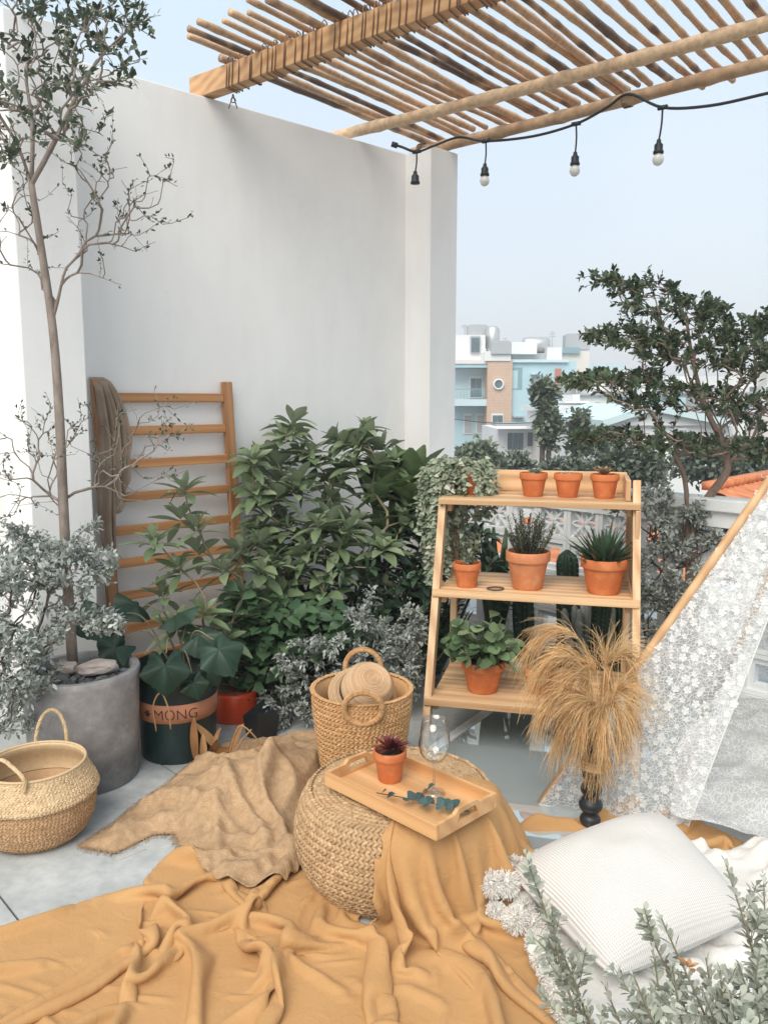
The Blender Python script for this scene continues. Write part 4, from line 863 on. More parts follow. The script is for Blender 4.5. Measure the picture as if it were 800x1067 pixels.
def pouf_h(X, Y, ex=0.0):
    r = np.hypot(X-PC[0], Y-PC[1]); z = np.where(r < .285+ex, .322-.04*np.clip(r/.28, 0, 1)**4, 0)
    return z, r
BPT = G(318, 896)     # where the cloth is gathered beside the pouf
def mustard_h(X, Y, d):
    wx = X+.05*(vnoise(X*3, Y*3, 1)-.5); wy = Y+.05*(vnoise(X*3+9, Y*3, 2)-.5)
    dx, dy = wx-BPT[0], wy-BPT[1]; R = np.hypot(dx, dy); th = np.arctan2(dy, dx)
    n1 = 1-np.abs(2*vnoise(th*2.6+4, R*1.2, 11)-1); n2 = 1-np.abs(2*vnoise(th*6.0+1, R*1.9, 12)-1)
    Z = .014+.062*n1**2.4*np.exp(-R*.6)*np.clip(R*5, .3, 1)+.016*n2**2.2*np.exp(-R*1.0)+.034*np.abs(2*vnoise(th*4.3+2+.5*R, R*1.3+4, 15)-1)**.85*np.exp(-R*.5)+.016*np.abs(2*vnoise(wx*6+wy*3, wy*7-wx*2, 16)-1)**.8+.018*(vnoise(X*4, Y*4, 5))
    for line, w_, amp, sk in RIDGES: Z = Z+ridge(wx, wy, line, w_*.85, amp*1.35, sk*1.3)
    # drape from the pouf: steep soft skirt that breaks into folds
    r = np.hypot(X-PC[0], Y-PC[1]); a = np.arctan2(Y-PC[1], X-PC[0])
    # fold pattern around the skirt
    fold = (1-np.abs(2*vnoise(a*4.2+r*.8, r*.6+3, 21)-1))**1.5*.6+(1-np.abs(2*vnoise(a*8.5+2+r*1.1, r*.8, 22)-1))**1.6*.25
    sec = np.clip((a+1.98)/.42, 0, 1)*np.clip((.25-a)/.4, 0, 1); sec = sec*sec*(3-2*sec)
    foot = .338+(.035+.25*fold)*sec
    s = np.clip((r-.285)/(foot-.285), 0, 1); skirt = .318*(1-s)**1.15*(1+.15*np.sin(s*PI))*np.where(sec > .001, 1, 0)
    top = np.where((a > -1.75) & (a < .05), 1, 0)*.3235-.035*np.clip(r/.285, 0, 1)**5+.004*fold*(r > .18)
    Zp = np.where(r < .285, top, skirt*(.2885/.318)+.0*s)
    k = 70.; Zs = np.log(np.exp(k*Z)+np.exp(k*Zp))/k
    Zs = np.where((r < .285) & (a > -1.75) & (a < .05), np.maximum(Zs, top+.004), Zs)
    e = np.clip(d/.03, 0, 1); lowz = .006+.35*(Zs-.006)
    return np.where(r > .36, Zs*e+(1-e)*np.minimum(Zs, .012+.3*Zs), Zs)
RIDGES = [([(316, 893), (300, 915), (278, 960), (262, 1010), (255, 1067)], .030, .055, .35),
          ([(322, 893), (335, 940), (325, 985), (300, 1020), (275, 1080)], .024, .060, -.3),
          ([(322, 893), (350, 935), (395, 962), (450, 990), (470, 1040)], .026, .055, .3),
          ([(326, 905), (375, 990), (372, 1040), (385, 1085)], .022, .045, -.2),
          ([(190, 905), (225, 930), (240, 962), (232, 1000)], .022, .045, .3),
          ([(168, 930), (190, 960), (208, 1005), (200, 1067)], .028, .050, -.35),
          ([(135, 978), (143, 1010), (137, 1067)], .022, .035, .3),
          ([(138, 980), (80, 1015), (20, 1060)], .030, .030, .2),
          ([(560, 905), (520, 960), (525, 1010), (560, 1060)], .030, .050, .3),
          ([(500, 950), (470, 985), (400, 975), (350, 955)], .026, .045, .2),
          ([(545, 940), (500, 990), (500, 1060)], .024, .040, -.3),
          ([(440, 1000), (470, 1030), (480, 1080)], .024, .035, .2)]
def pouf_excl(X, Y):
    r = np.hypot(X-PC[0], Y-PC[1]); a = np.arctan2(Y-PC[1], X-PC[0]); edge = -1.60-2.4*np.clip(r-.20, 0, .15)
    return ((a < edge) & (r < np.where(a < -1.93, .235, .33))) | ((a > -.02) & (r < .325))
mp = px([(-60, 1010), (0, 985), (170, 931), (152, 925), (182, 903), (235, 900), (300, 880), (318, 885), (345, 912), (372, 930)])
mp = mp[:-2]+[PC+V(-.12, .02, 0), PC+V(.1, .12, 0), PC+V(.33, .0, 0)]
mp += px([(560, 868), (600, 868), (672, 845), (760, 880), (805, 900), (850, 1010), (850, 1130), (400, 1150), (0, 1150), (-120, 1150)])
# the traced sheet is made longer than its footprint, mostly round the gathered point, and left to settle under gravity
def settle(poly, hfun, excl, step, ang, rad, steps=70, iters=10, ref=-1.4, cut=math.radians(100)):
    Pl = np.array([p[:2] for p in poly]); x0, y0 = Pl.min(0)-.02; x1, y1 = Pl.max(0)+.02; x0 = max(x0, -1.5); x1 = min(x1, 1.27); y0 = max(y0, 1.1)
    X, Y = np.meshgrid(np.arange(x0, x1, step), np.arange(y0, y1, step), indexing='ij'); ins = inpoly(X, Y, Pl) & ~excl(X, Y); d, _, _, qx, qy = polydist(X, Y, Pl, True)
    near = (~ins) & (d < step*1.5) & ~excl(X, Y); X = np.where(near, qx, X); Y = np.where(near, qy, Y); act = ins | near; Z = hfun(X, Y, np.where(ins, d, 0)); r = np.hypot(X-PC[0], Y-PC[1]); a = np.arctan2(Y-PC[1], X-PC[0])
    Z = np.where(r > .42, Z*1.2, Z)+.008; Z = np.where(((a < -1.9) | (a > .3)) & (r < .40), np.minimum(Z, .012+.06*np.clip((r-.25)/.15, 0, 1)), Z); Z = np.where(r < .27, np.minimum(Z, .322), Z)
    P = np.stack([X, Y, Z], -1); th = np.arctan2(Y-BPT[1], X-BPT[0]); t2 = (th-cut) % (2*PI)-2*PI+cut; Rr = np.hypot(X-BPT[0], Y-BPT[1])*rad; tt = ref+(t2-ref)*ang
    RS = np.stack([BPT[0]+Rr*np.cos(tt), BPT[1]+Rr*np.sin(tt), Z], -1)
    low = (r < .27) & (r > .2) & (Z < .09); pin = (r < .24) | low | (np.hypot(X-BPT[0]+.02, Y-BPT[1]) < .03) | (X < -1.46) | (Y < 1.13) | (X > 1.23); w = np.where(act & ~pin, 1.0, 0.0)
    # pouf as a table of signed distance and outward normal over (radius, height)
    pr_ = np.array([pouf_prof(t) for t in np.linspace(0, 1, 80)])+np.array([.010, .006]); gr, gz = np.meshgrid(np.linspace(0, .42, 106), np.linspace(-.02, .40, 106), indexing='ij'); pd, _, _, nx_, nz_ = polydist(gr, gz, pr_)
    inside = inpoly(gr, gz, [(0, -.1), (pr_[0][0], -.1)]+[tuple(p) for p in pr_]+[(0, pr_[-1][1])]); sd = np.where(inside, -pd, pd); gnr = (nx_-gr)/np.maximum(pd, 1e-6); gnz = (nz_-gz)/np.maximum(pd, 1e-6)
    cons = []
    for (di, dj, k) in ((1, 0, 1.), (0, 1, 1.), (1, 1, .55), (1, -1, .55), (3, 0, .036), (0, 3, .036)):
        si = slice(0, -di or None); ti = slice(di, None)
        if dj > 0: sj, tj = slice(0, -dj), slice(dj, None)
        elif dj < 0: sj, tj = slice(-dj, None), slice(0, dj)
        else: sj, tj = slice(None), slice(None)
        L = np.linalg.norm(RS[ti, tj]-RS[si, sj], axis=-1); ok = act[ti, tj] & act[si, sj]; n = max(di, abs(dj))
        if n > 1:
            for q in range(1, n): ok &= act[q:q+L.shape[0], :][:, :L.shape[1]] if di else act[:, q:q+L.shape[1]][:L.shape[0], :]
        wa, wb = w[si, sj], w[ti, tj]; ws = np.maximum(wa+wb, 1e-9); par = (np.arange(L.shape[0])[:, None]//n % 2 if di else np.arange(L.shape[1])[None]//n % 2)+np.zeros(L.shape, int)
        for c in (0, 1):
            e = np.where((par == c) & ok & (wa+wb > 0)); ia = (e[0]+(si.start or 0))*P.shape[1]+e[1]+(sj.start or 0); ib = (e[0]+(ti.start or 0))*P.shape[1]+e[1]+(tj.start or 0)
            cons.append((ia, ib, L[e], (k*wa/ws)[e][:, None], (k*wb/ws)[e][:, None], n))
    sh = P.shape; P = P.reshape(-1, 3); W = w.reshape(-1, 1); Vv = np.zeros_like(P); dt = 1/60.
    for it in range(steps):
        old = P.copy(); P = P+(Vv*dt+V(0, 0, -9.8)*dt*dt*.5)*W
        for q in range(iters):
            for ia, ib, L, ka, kb, n in cons:
                D = P[ib]-P[ia]; l = np.sqrt((D*D).sum(1))
                f = (l-L)/np.maximum(l, 1e-6)
                if n > 1: f = np.minimum(f, 0)     # long spans only resist being folded up
                D *= f[:, None]; P[ia] += D*ka; P[ib] -= D*kb
            if q % 3 == 2 or q == iters-1:
                dx, dy = P[:, 0]-PC[0], P[:, 1]-PC[1]; rr_ = np.sqrt(dx*dx+dy*dy); u = np.clip((rr_/.004).astype(int), 0, 105); v = np.clip(((P[:, 2]+.02)/.004).astype(int), 0, 105); s_ = sd[u, v]; hit = (s_ < 0) & (rr_ < .42)
                k = np.where(hit, -s_, 0)*W[:, 0]; P[:, 0] += dx/np.maximum(rr_, 1e-6)*gnr[u, v]*k; P[:, 1] += dy/np.maximum(rr_, 1e-6)*gnr[u, v]*k; P[:, 2] += gnz[u, v]*k
                fl_ = P[:, 2] < .005; P[fl_, 2] = .005; tg_ = (fl_ | hit); P[tg_, :2] += (old[tg_, :2]-P[tg_, :2])*.25
        Vv = (P-old)/dt*.93; sp = np.sqrt((Vv*Vv).sum(1))[:, None]; Vv *= np.minimum(1, 1.2/np.maximum(sp, 1e-6))
    P = P.reshape(sh); cells = (ins[:-1, :-1].astype(int)+ins[1:, :-1]+ins[:-1, 1:]+ins[1:, 1:] > 2) & act[:-1, :-1] & act[1:, :-1] & act[:-1, 1:] & act[1:, 1:]; idx = np.arange(P.shape[0]*P.shape[1]).reshape(P.shape[:2]); q = np.stack([idx[:-1, :-1], idx[1:, :-1], idx[1:, 1:], idx[:-1, 1:]], -1)[cells]; used = np.zeros(idx.size, bool); used[q.ravel()] = True
    return P.reshape(-1, 3)[used], (np.cumsum(used)-1)[q]
SV, SQ = settle(mp, mustard_h, pouf_excl, .0100, 1.52, 1.10, steps=66)
m = MB(); m.add(SV, SQ); mo = m.build('mustard_blanket', M['mustard']); s_ = mo.modifiers.new('s', 'SOLIDIFY'); s_.thickness = .003; s_.offset = 1; mo.modifiers.new('ss', 'SUBSURF').render_levels = 1
tag(mo, 'large mustard cotton blanket in deep folds spread over the floor and draped on the pouf', 'blanket')
hx0, hy0, hs = SV[:, 0].min(), SV[:, 1].min(), .02
hg = np.zeros((int((SV[:, 0].max()-hx0)/hs)+3, int((SV[:, 1].max()-hy0)/hs)+3)); np.maximum.at(hg, (((SV[:, 0]-hx0)/hs+.5).astype(int), ((SV[:, 1]-hy0)/hs+.5).astype(int)), SV[:, 2])
def mustard_h(X, Y, d):     # height of the settled blanket
    u = np.clip((X-hx0)/hs, 0, hg.shape[0]-1.01); v = np.clip((Y-hy0)/hs, 0, hg.shape[1]-1.01); i = u.astype(int); j = v.astype(int); fu = u-i; fv = v-j
    return (hg[i, j]*(1-fu)+hg[i+1, j]*fu)*(1-fv)+(hg[i, j+1]*(1-fu)+hg[i+1, j+1]*fu)*fv
def burlap_h(X, Y, d):
    c1, c2, c3 = G(262, 812, .08), G(300, 795, .05), G(215, 845, .03)
    base = .115*np.exp(-(((X-c1[0])/.20)**2+((Y-c1[1])/.16)**2))+.07*np.exp(-(((X-c2[0])/.16)**2+((Y-c2[1])/.14)**2))+.045*np.exp(-(((X-c3[0])/.12)**2+((Y-c3[1])/.1)**2))
    wx = X+.08*(vnoise(X*5, Y*5, 31)-.5); wy = Y+.08*(vnoise(X*5+9, Y*5, 32)-.5)
    f = (1-np.abs(2*vnoise(wx*7+wy*3, wy*6-wx*2, 33)-1))**2; f2 = (1-np.abs(2*vnoise(wx*15-wy*8, wy*13, 34)-1))**2
    Z = .020+base+.042*f*(.4+base*7)+.014*f2
    for line, w_, amp, sk in ((([(210, 800), (235, 830), (262, 860), (268, 905)], .022, .04, .3), ([(305, 800), (285, 840), (300, 890)], .022, .045, -.3), ([(130, 845), (180, 838), (240, 870)], .020, .030, .2), ([(180, 815), (225, 805), (290, 822)], .025, .035, .3), ([(225, 850), (215, 880), (230, 905)], .018, .03, .2))):
        Z = Z+ridge(wx, wy, line, w_, amp, sk, wz=.03)
    # lies on the mustard blanket where they overlap
    Zm = mustard_h(X, Y, np.full(X.shape, .2))*(inpoly(X, Y, [p[:2] for p in mp]))
    e = np.clip(d/.05, .25, 1); return np.maximum(Z*e, Zm+.010+.25*(Z*e))
bp_ = px([(82, 885), (118, 862), (142, 842), (172, 822), (205, 795), (238, 775), (300, 768), (352, 762), (352, 800), (330, 830), (308, 862), (318, 905), (298, 925), (262, 930), (225, 925), (205, 905), (192, 895), (182, 872), (160, 872), (120, 892)])
bo = cloth('burlap_cloth', bp_, burlap_h, M['burlap'], .0085, 'crumpled brown burlap with frayed edges lying beside the pouf over the mustard blanket', 'cloth', .0035)
m = MB(); BPo = np.array([p[:2] for p in bp_]); L = 0
for i in list(range(0, 4))+list(range(16, 20)):
    a, c = BPo[i], BPo[(i+1) % len(BPo)]; d = c-a; ln = np.linalg.norm(d); nn = np.array([-d[1], d[0]])/ln; mid = (a+c)/2
    if inpoly(np.array([mid[0]+nn[0]*.01]), np.array([mid[1]+nn[1]*.01]), BPo)[0]: nn = -nn
    for k in range(int(ln/.004)):
        p = a+d*(k+RNG.random())*.004/ln; l = RNG.uniform(.006, .026); q = p+nn*l+d/ln*RNG.normal()*.008; p = p-nn*.006; zz = float(burlap_h(np.array([p[0]]), np.array([p[1]]), np.array([.004]))[0])
        m.tube([V(*p, zz), V(*((p+q)/2), zz*.8+.006), V(*q, max(.004, zz*.5))], .0008, 3, False, rnd=RNG.random())
ORG[bo.name] = np.array(bo.location); m.build('frayed_fringe', M['burlap'], bo)
m = MB()
for pts in ([(292-140, 905-20), (120, 897), (118, 885), (128, 878)], [(205, 893), (200, 905), (192, 910), (190, 900)]): m.tube(sm(px(pts, .003), 6), .0011, 4)
tag(m.build('loose_thread', M['burlap']), 'loose burlap threads curled on the bare grey floor tiles', 'thread')
# ------------------------------------------------------------------ white throw with pompoms, and knit pillow
def throw_h(X, Y, d):
    Zm = np.minimum(mustard_h(X, Y, np.full(X.shape, .2)), .075); f = (1-np.abs(2*vnoise(X*9+Y*4, Y*8, 41)-1))**2; return np.maximum(Zm, .02)+.010+.018*f
tpoly = [G(*p, .04) for p in ((522, 915), (545, 905), (600, 890), (690, 880), (790, 885), (850, 900), (880, 1000), (860, 1120), (620, 1120), (590, 1060), (565, 1005), (545, 965), (527, 940))]
M['throw'] = clothmat('off_white_cotton', (.60, .585, .55), (.68, .66, .63), 300, .2, .2, .9, 4, wrinkle=True)
tw = cloth('white_throw', tpoly, throw_h, M['throw'], .012, 'white cotton throw with a fringe of fluffy pompoms lying under the knit cushion', 'throw', .008)
ORG[tw.name] = np.array(tw.location)
pomp = [(537, 905, 15), (550, 918, 13), (512, 922, 14), (527, 936, 15), (546, 943, 13), (516, 950, 11), (537, 958, 14), (556, 965, 12), (560, 984, 13), (566, 1003, 13), (573, 1020, 12), (579, 1036, 12), (590, 1052, 13), (600, 1066, 12), (575, 990, 10)]
for i, (a, c, r) in enumerate(pomp):
    R = r/850*2.45*.95; zz = .03
    for _ in range(4): q = G(a, c, zz+R*.7); zz = .5*zz+.5*float(mustard_h(np.array([q[0]]), np.array([q[1]]), np.array([.2]))[0])
    c3 = V(q[0], q[1], max(zz+R*.7, .045)); n = 1100; d = nrm(RNG.normal(size=(n, 3))); l = R*RNG.uniform(.75, 1.12, n)[:, None]; m = MB(); bent = nrm(d+V(0, 0, -.35)+RNG.normal(size=(n, 3))*.25)
    mid = c3+d*l*.6; m.segs(c3+d*l*.25, mid, np.full(n, .0021), np.full(n, .0018), 3, RNG.random(n)); m.segs(mid, mid+bent*l*.45, np.full(n, .0018), np.full(n, .0011), 3, RNG.random(n)); m.lumps([c3], np.array([[R*.72, 0, 0]]), np.array([[0, R*.72, 0]]), np.array([[0, 0, R*.72]]), nu=8, nv=6)
    m.build('pompom', M['whitepom'], tw)
cA, cB, cC, cD = G(527, 912, .10), G(690, 853, .20), G(785, 962, .085), G(638, 1028, .09)   # left, back, right, front corners
n = 60; U_, V_ = np.meshgrid(np.linspace(0, 1, n), np.linspace(0, 1, n), indexing='ij')
def pillow(sgn):
    # corners pulled out, sides drawn in
    xx, yy = 2*U_-1, 2*V_-1; u = .5+.52*xx*np.sqrt(1-.16*yy**4)*(1-.05*(1-yy**2)); v = .5+.52*yy*np.sqrt(1-.16*xx**4)*(1-.05*(1-xx**2))
    Pb = ((1-u)*(1-v))[..., None]*cA+(u*(1-v))[..., None]*cB+(u*v)[..., None]*cC+((1-u)*v)[..., None]*cD
    nn = nrm(np.cross(cB-cA, cD-cA)); nn = nn if nn[2] > 0 else -nn; t = (np.clip(16*U_*(1-U_)*V_*(1-V_), 0, 1))**.46*.135
    t = t*(1+.10*(vnoise(U_*4, V_*4, 51)-.5))+.006*(vnoise(U_*9+V_*3, V_*8, 52)-.5)*np.sin(PI*U_)*np.sin(PI*V_); return Pb+nn*(t[..., None]*sgn*(1 if sgn > 0 else .62))+nn*.02
m = MB(); m.grid(pillow(1)); m.grid(pillow(-1)[::-1]); pil = m.build('knit_pillow', M['knit']); tag(pil, 'plump cream knitted square cushion lying on the mustard blanket', 'cushion')
uvl = pil.data.uv_layers.new(name='UVMap'); uv = np.stack([np.r_[U_.ravel(), U_[::-1].ravel()], np.r_[V_.ravel(), V_[::-1].ravel()]], -1); li = np.zeros(len(pil.data.loops), int); pil.data.loops.foreach_get('vertex_index', li); uvl.data.foreach_set('uv', uv[li].astype(np.float32).ravel())
# ------------------------------------------------------------------ tent poles and lace
AP = A(894, 369, 3.0); k1 = G(563, 838); k2 = V(1.75, 2.30, 0); k3 = V(2.75, 3.15, 0); k4 = V(1.72, 4.02, 0)
tn = thing('lace_tent', V(1.6, 3.0, 0), 'small teepee of white floral lace stretched over wooden poles', 'tent')
for k_ in (k1, k2, k3, k4):
    m = MB(); top = AP+nrm(AP-k_)*.22; m.tube([k_+(top-k_)*t for t in np.linspace(0, 1, 8)], .0165, 12); m.build('pole', M['tentpole'], tn)
def panel(name, c00, c10, c01, c11, nu, nv, wav, seed, mat, flowers, fl_size=.030, bulge=0, uvs=1.0, parent=None):
    """c00,c10 lower edge; c01,c11 upper edge"""
    u, v = np.meshgrid(np.linspace(0, 1, nu), np.linspace(0, 1, nv), indexing='ij'); u3, v3 = u[..., None], v[..., None]
    P = (1-v3)*((1-u3)*c00+u3*c10)+v3*((1-u3)*c01+u3*c11); nn = nrm(np.cross(c10-c00, c01-c00)); nn = nn if nn[1] < 0 else -nn
    off = wav*(np.sin(u*11+v*2+seed)+.5*np.sin(u*23+seed*2+v*3)+.6*(vnoise(u*6, v*5, seed)-.5))*(1-.6*v)+bulge*np.sin(PI*u)*(1-v)**.5; P = P+nn*off[..., None]
    m = MB(); m.grid(P); o = m.build(name, mat, tn); W_ = np.linalg.norm(c10-c00); H_ = np.linalg.norm((c01+c11)/2-(c00+c10)/2); wrow = (1-v)*W_+v*np.linalg.norm(c11-c01)
    uvl = o.data.uv_layers.new(name='UVMap'); uv = np.stack([((u-.5)*wrow).ravel(), (v*H_).ravel()], -1); li = np.zeros(len(o.data.loops), int); o.data.loops.foreach_get('vertex_index', li); uvl.data.foreach_set('uv', uv[li].astype(np.float32).ravel())
    if flowers:
        fm = MB(); row = 0; vv = .02; rr = np.random.default_rng(seed)
        while vv < .97:
            wv = (1-vv)*W_+vv*np.linalg.norm(c11-c01); k = int(wv/(fl_size*1.9)); 
            for i in range(k+1):
                uu = (i+.5*(row % 2)+rr.uniform(-.22, .22))/max(k, 1)
                if not (.01 < uu < .99): continue
                vj = min(.99, vv+rr.uniform(-.008, .008)); iu, iv = uu*(nu-1), vj*(nv-1); a0, b0 = int(iu), int(iv); a1, b1 = min(a0+1, nu-1), min(b0+1, nv-1)
                c = P[a0, b0]+(P[a1, b0]-P[a0, b0])*(iu-a0)+(P[a0, b1]-P[a0, b0])*(iv-b0); eu_ = nrm(P[a1, b0]-P[a0, b0]+1e-9); ev = nrm(np.cross(nn, eu_)); a_ = rr.uniform(0, 6.28)+np.arange(5)*2*PI/5; R_ = fl_size*rr.uniform(.42, .72)
                d = np.cos(a_)[:, None]*eu_+np.sin(a_)[:, None]*ev; pc = c+nn*.0025
                e = np.cross(nn, d); vs = np.stack([np.broadcast_to(pc, d.shape), pc+d*R_*.72-e*R_*.42, pc+d*R_*1.05, pc+d*R_*.72+e*R_*.42], 1); vs[:, 2] += nn*.002; fm.add(vs, (np.arange(5)[:, None]*4+np.arange(4)).reshape(-1, 4), rnd=rr.random())
                if rr.random() < .55:      # trailing embroidered stem with tiny buds
                    q = d[0]; s0 = pc+q*R_; pts = [s0, s0+q*fl_size*.45+e[0]*fl_size*.25, s0+q*fl_size*.8+e[0]*fl_size*.0, s0+q*fl_size*.75-e[0]*fl_size*.4]; fm.tube(sm(pts, 3), .0011, 3, False)
            vv += fl_size*1.65/H_; row += 1
        tag(fm.build('lace_flowers', M['lace_flower'], o), kind='stuff')
    return o, P
q0 = k1+V(-.01, -.02, .01); q1 = G(708, 868, .01)
tp_ = AP+nrm(AP-k1)*-.03
o1, PA = panel('lace_panel', q0, q1+V(.02, .0, 0), tp_+V(-.02, 0, 0), tp_+V(.03, -.03, 0), 60, 60, .020, 3, M['lace'], True, .023)
m = MB(); m.tube(PA[-1], .003, 5); m.build('hem', M['lace_flower'], o1)
m = MB(); m.tube(PA[:, 0], .003, 5); m.build('hem', M['lace_flower'], o1)
o2, _ = panel('lace_panel', k1+V(.02, .05, .0), k4, tp_+V(0, .02, 0), tp_+V(0, .05, 0), 40, 46, .01, 5, M['lace'], False)
o3, _ = panel('lace_panel', k4, k3, tp_+V(0, .05, 0), tp_+V(.03, .04, 0), 40, 46, .02, 7, M['lace'], False)
o4, _ = panel('lace_panel', k2+V(.0, .0, 0), k3, tp_+V(.02, -.02, 0), tp_+V(.03, 0, 0), 40, 46, .02, 9, M['lace'], False)
M['lace2'] = lace('lace_floor_net', .34, (.72, .73, .73))
# lace train lying on the floor inside and in front
def train_h(X, Y, d): return .03+.06*(1-np.abs(2*vnoise(X*4+Y*3, Y*5, 61)-1))**2.5+.02*(1-np.abs(2*vnoise(X*9-Y*5, Y*8, 63)-1))**2+.012*vnoise(X*14, Y*12, 62)
tpl = [V(*p, 0) for p in ((.98, 2.64), (1.3, 2.45), (1.9, 2.3), (2.75, 3.1), (1.8, 3.9), (1.25, 3.3))]
o5 = cloth('lace_train', tpl, train_h, M['lace2'], .025, 'rumpled grey-white lace gathered on the floor inside the tent', 'lace', .002)
v_ = np.zeros(len(o5.data.vertices)*3); o5.data.vertices.foreach_get('co', v_); v_ = v_.reshape(-1, 3); uvl = o5.data.uv_layers.new(name='UVMap'); li = np.zeros(len(o5.data.loops), int); o5.data.loops.foreach_get('vertex_index', li); uvl.data.foreach_set('uv', v_[li][:, :2].astype(np.float32).ravel())
# ------------------------------------------------------------------ pampas in a beaded stand
VP_ = G(614, 866); VP_ = V(VP_[0], VP_[1], 0)
vs_ = thing('beaded_vase', VP_, 'tall slim black beaded vase on the floor holding the dry pampas plumes', 'vase'); m = MB()
pr = [(0, .02)]; z = .02
for k, (r, h) in enumerate(((.036, .05), (.041, .06), (.037, .055), (.033, .06), (.030, .09))):
    pr += [(r*.6+r*.42*math.sin(t), z+h*(t/PI)) for t in np.linspace(.15, PI-.15, 7)]; z += h
pr += [(.024, z), (.02, z-.03), (0, z-.03)]; m.lathe(pr, VP_, 20); m.build('vase_body', M['black'], vs_)
m = MB(); VT = VP_+V(0, 0, .25)
for a_ in range(3): m.tube([VT+V(.040*math.cos(t), .040*math.sin(t), -.012+a_*.011+.004*math.sin(t*2)) for t in np.linspace(0, 2*PI, 20)[:-1]], .007, 6, closed=True)
m.lumps([VT+V(.052, -.018, 0)], np.array([[.018, 0, 0]]), np.array([[0, .008, 0]]), np.array([[0, 0, .012]]), nu=8, nv=6); m.build('tan_binding', M['pine_x'], vs_)
pmp = thing('dried_pampas', VP_+V(0, 0, .2), 'drooping bundle of dry golden pampas plumes in the black beaded vase', 'dried grass')
rr = np.random.default_rng(9); heads = [(-.42, .02, .80), (-.40, -.02, .70), (-.33, .02, .70), (-.36, -.03, .55), (-.28, -.06, .46), (-.18, -.10, .50), (-.08, -.14, .46), (.03, -.12, .50), (.11, -.06, .56), (.13, .02, .70), (.0, .02, .66), (-.13, .0, .64), (-.24, -.02, .62)]
for i, (hx_, hy, hz_) in enumerate(heads):
    hx_ = hx_*.64+.045; hz_ = hz_*.9+.045
    m = MB(); base_ = VP_+V(rr.uniform(-.01, .01), rr.uniform(-.01, .01), .2); tip = VP_+V(hx_, hy, hz_-.10); cr_ = VP_+V(hx_*.25+.02, hy*.3, max(.45, hz_*.86)); path = sm([base_, (base_+cr_)/2+V(.01, 0, .0), cr_, (cr_+tip)/2+V(0, 0, .07), tip], 10); m.tube(path, np.linspace(.0028, .001, len(path)), 4)
    n = 290; s = rr.uniform(.5, 1, n)**.8*(len(path)-2); ia = s.astype(int); p = path[ia]+(path[ia+1]-path[ia])*(s-ia)[:, None]; T = nrm(path[ia+1]-path[ia]); od = nrm(rr.normal(size=(n, 3))); out = nrm(T*1.5+od*.62+V(-.04, 0, .05)); L = rr.uniform(.06, .19, n)[:, None]; prev = p; dcur = out
    K = 6; rc_ = np.clip(rr.normal(.5, .34, n), 0, 1)
    for k in range(K):
        dcur = nrm(dcur+V(0, 0, -.24)+rr.normal(size=(n, 3))*.09); nx_ = prev+dcur*L/K; m.segs(prev, nx_, np.full(n, .00092-.00009*k), np.full(n, .00083-.00009*k), 3, rnd=rc_); prev = nx_
    m.build('plume', M['pampas'], pmp)
# a few loose strands falling straight down the vase
m = MB(); n = 170; p = VP_+np.stack([rr.normal(.0, .022, n), rr.normal(-.02, .015, n), rr.uniform(.28, .50, n)], -1); d = nrm(np.stack([rr.normal(0, .15, n), rr.normal(-.02, .1, n), -np.ones(n)], -1)); prev = p
for k in range(5): q = prev+nrm(d+rr.normal(size=(n, 3))*.06)*rr.uniform(.02, .045, n)[:, None]; m.segs(prev, q, np.full(n, .0011), np.full(n, .0009), 3, rnd=rr.random(n)); prev = q
m.build('plume', M['pampas'], pmp)
# ------------------------------------------------------------------ plants
def grow(trunk, tr_r, targets, r_tip=.0016, seed=0, alpha=.35, stepl=.06, curve=.5, min_i=1, up=.25, expn=.42, limbs=(), taper=.55):
    """join every target to the nearest part of the growing skeleton; returns node arrays"""
    rr = np.random.default_rng(seed); pos = [np.array(p, float) for p in trunk]; par = [-1]+list(range(len(trunk)-1)); nt0 = len(pos)
    pl = [0.0]
    for i in range(1, nt0): pl.append(pl[-1]+np.linalg.norm(pos[i]-pos[i-1]))
    targets = np.array(targets); base = pos[min_i]; order = np.argsort(np.linalg.norm(targets-base, axis=1)); A_ = np.zeros((len(targets)*12+nt0+200, 3)); A_[:nt0] = pos; PLn = np.zeros(len(A_)); PLn[:nt0] = pl; cnt = nt0
    par += [0]*(len(A_)-nt0); par = np.array(par); tips = []
    for lb_ in limbs:
        L0 = sm([A_[nt0-1]]+list(lb_), 4)[1:]; prev = nt0-1
        for q in L0: A_[cnt] = q; par[cnt] = prev; PLn[cnt] = PLn[prev]+np.linalg.norm(q-A_[prev]); prev = cnt; cnt += 1
        tips.append(prev)
    for ti in order:
        T = targets[ti]; d = np.linalg.norm(A_[:cnt]-T, axis=1); cost = d+alpha*PLn[:cnt]; cost[:min_i] = 1e9; j = int(np.argmin(cost)); p0 = A_[j]; L = d[j]
        if L < stepl*.4: continue
        dj = nrm(p0-A_[par[j]]) if par[j] >= 0 else V(0, 0, 1); n = int(min(11, max(2, round(L/stepl)))); c1 = p0+dj*L*curve*.5+V(0, 0, up*L*.3); prev = j
        for k in range(1, n+1):
            t = k/n; q = (1-t)**2*p0+2*t*(1-t)*c1+t*t*T+rr.normal(size=3)*L*.018*(t < 1)
            A_[cnt] = q; par[cnt] = prev; PLn[cnt] = PLn[prev]+np.linalg.norm(q-A_[prev]); prev = cnt; cnt += 1
        tips.append(prev)
    A_ = A_[:cnt]; par = par[:cnt]; load = np.zeros(cnt)
    for t in tips:
        k = t
        while k >= 0: load[k] += 1; k = par[k]
    R = r_tip*np.maximum(load, 1)**expn; R[:nt0] = np.maximum(np.linspace(tr_r, tr_r*taper, nt0), 0)
    R[nt0:] = np.minimum(R[nt0:], tr_r*.6); return A_, par, R, load, np.array(tips), nt0
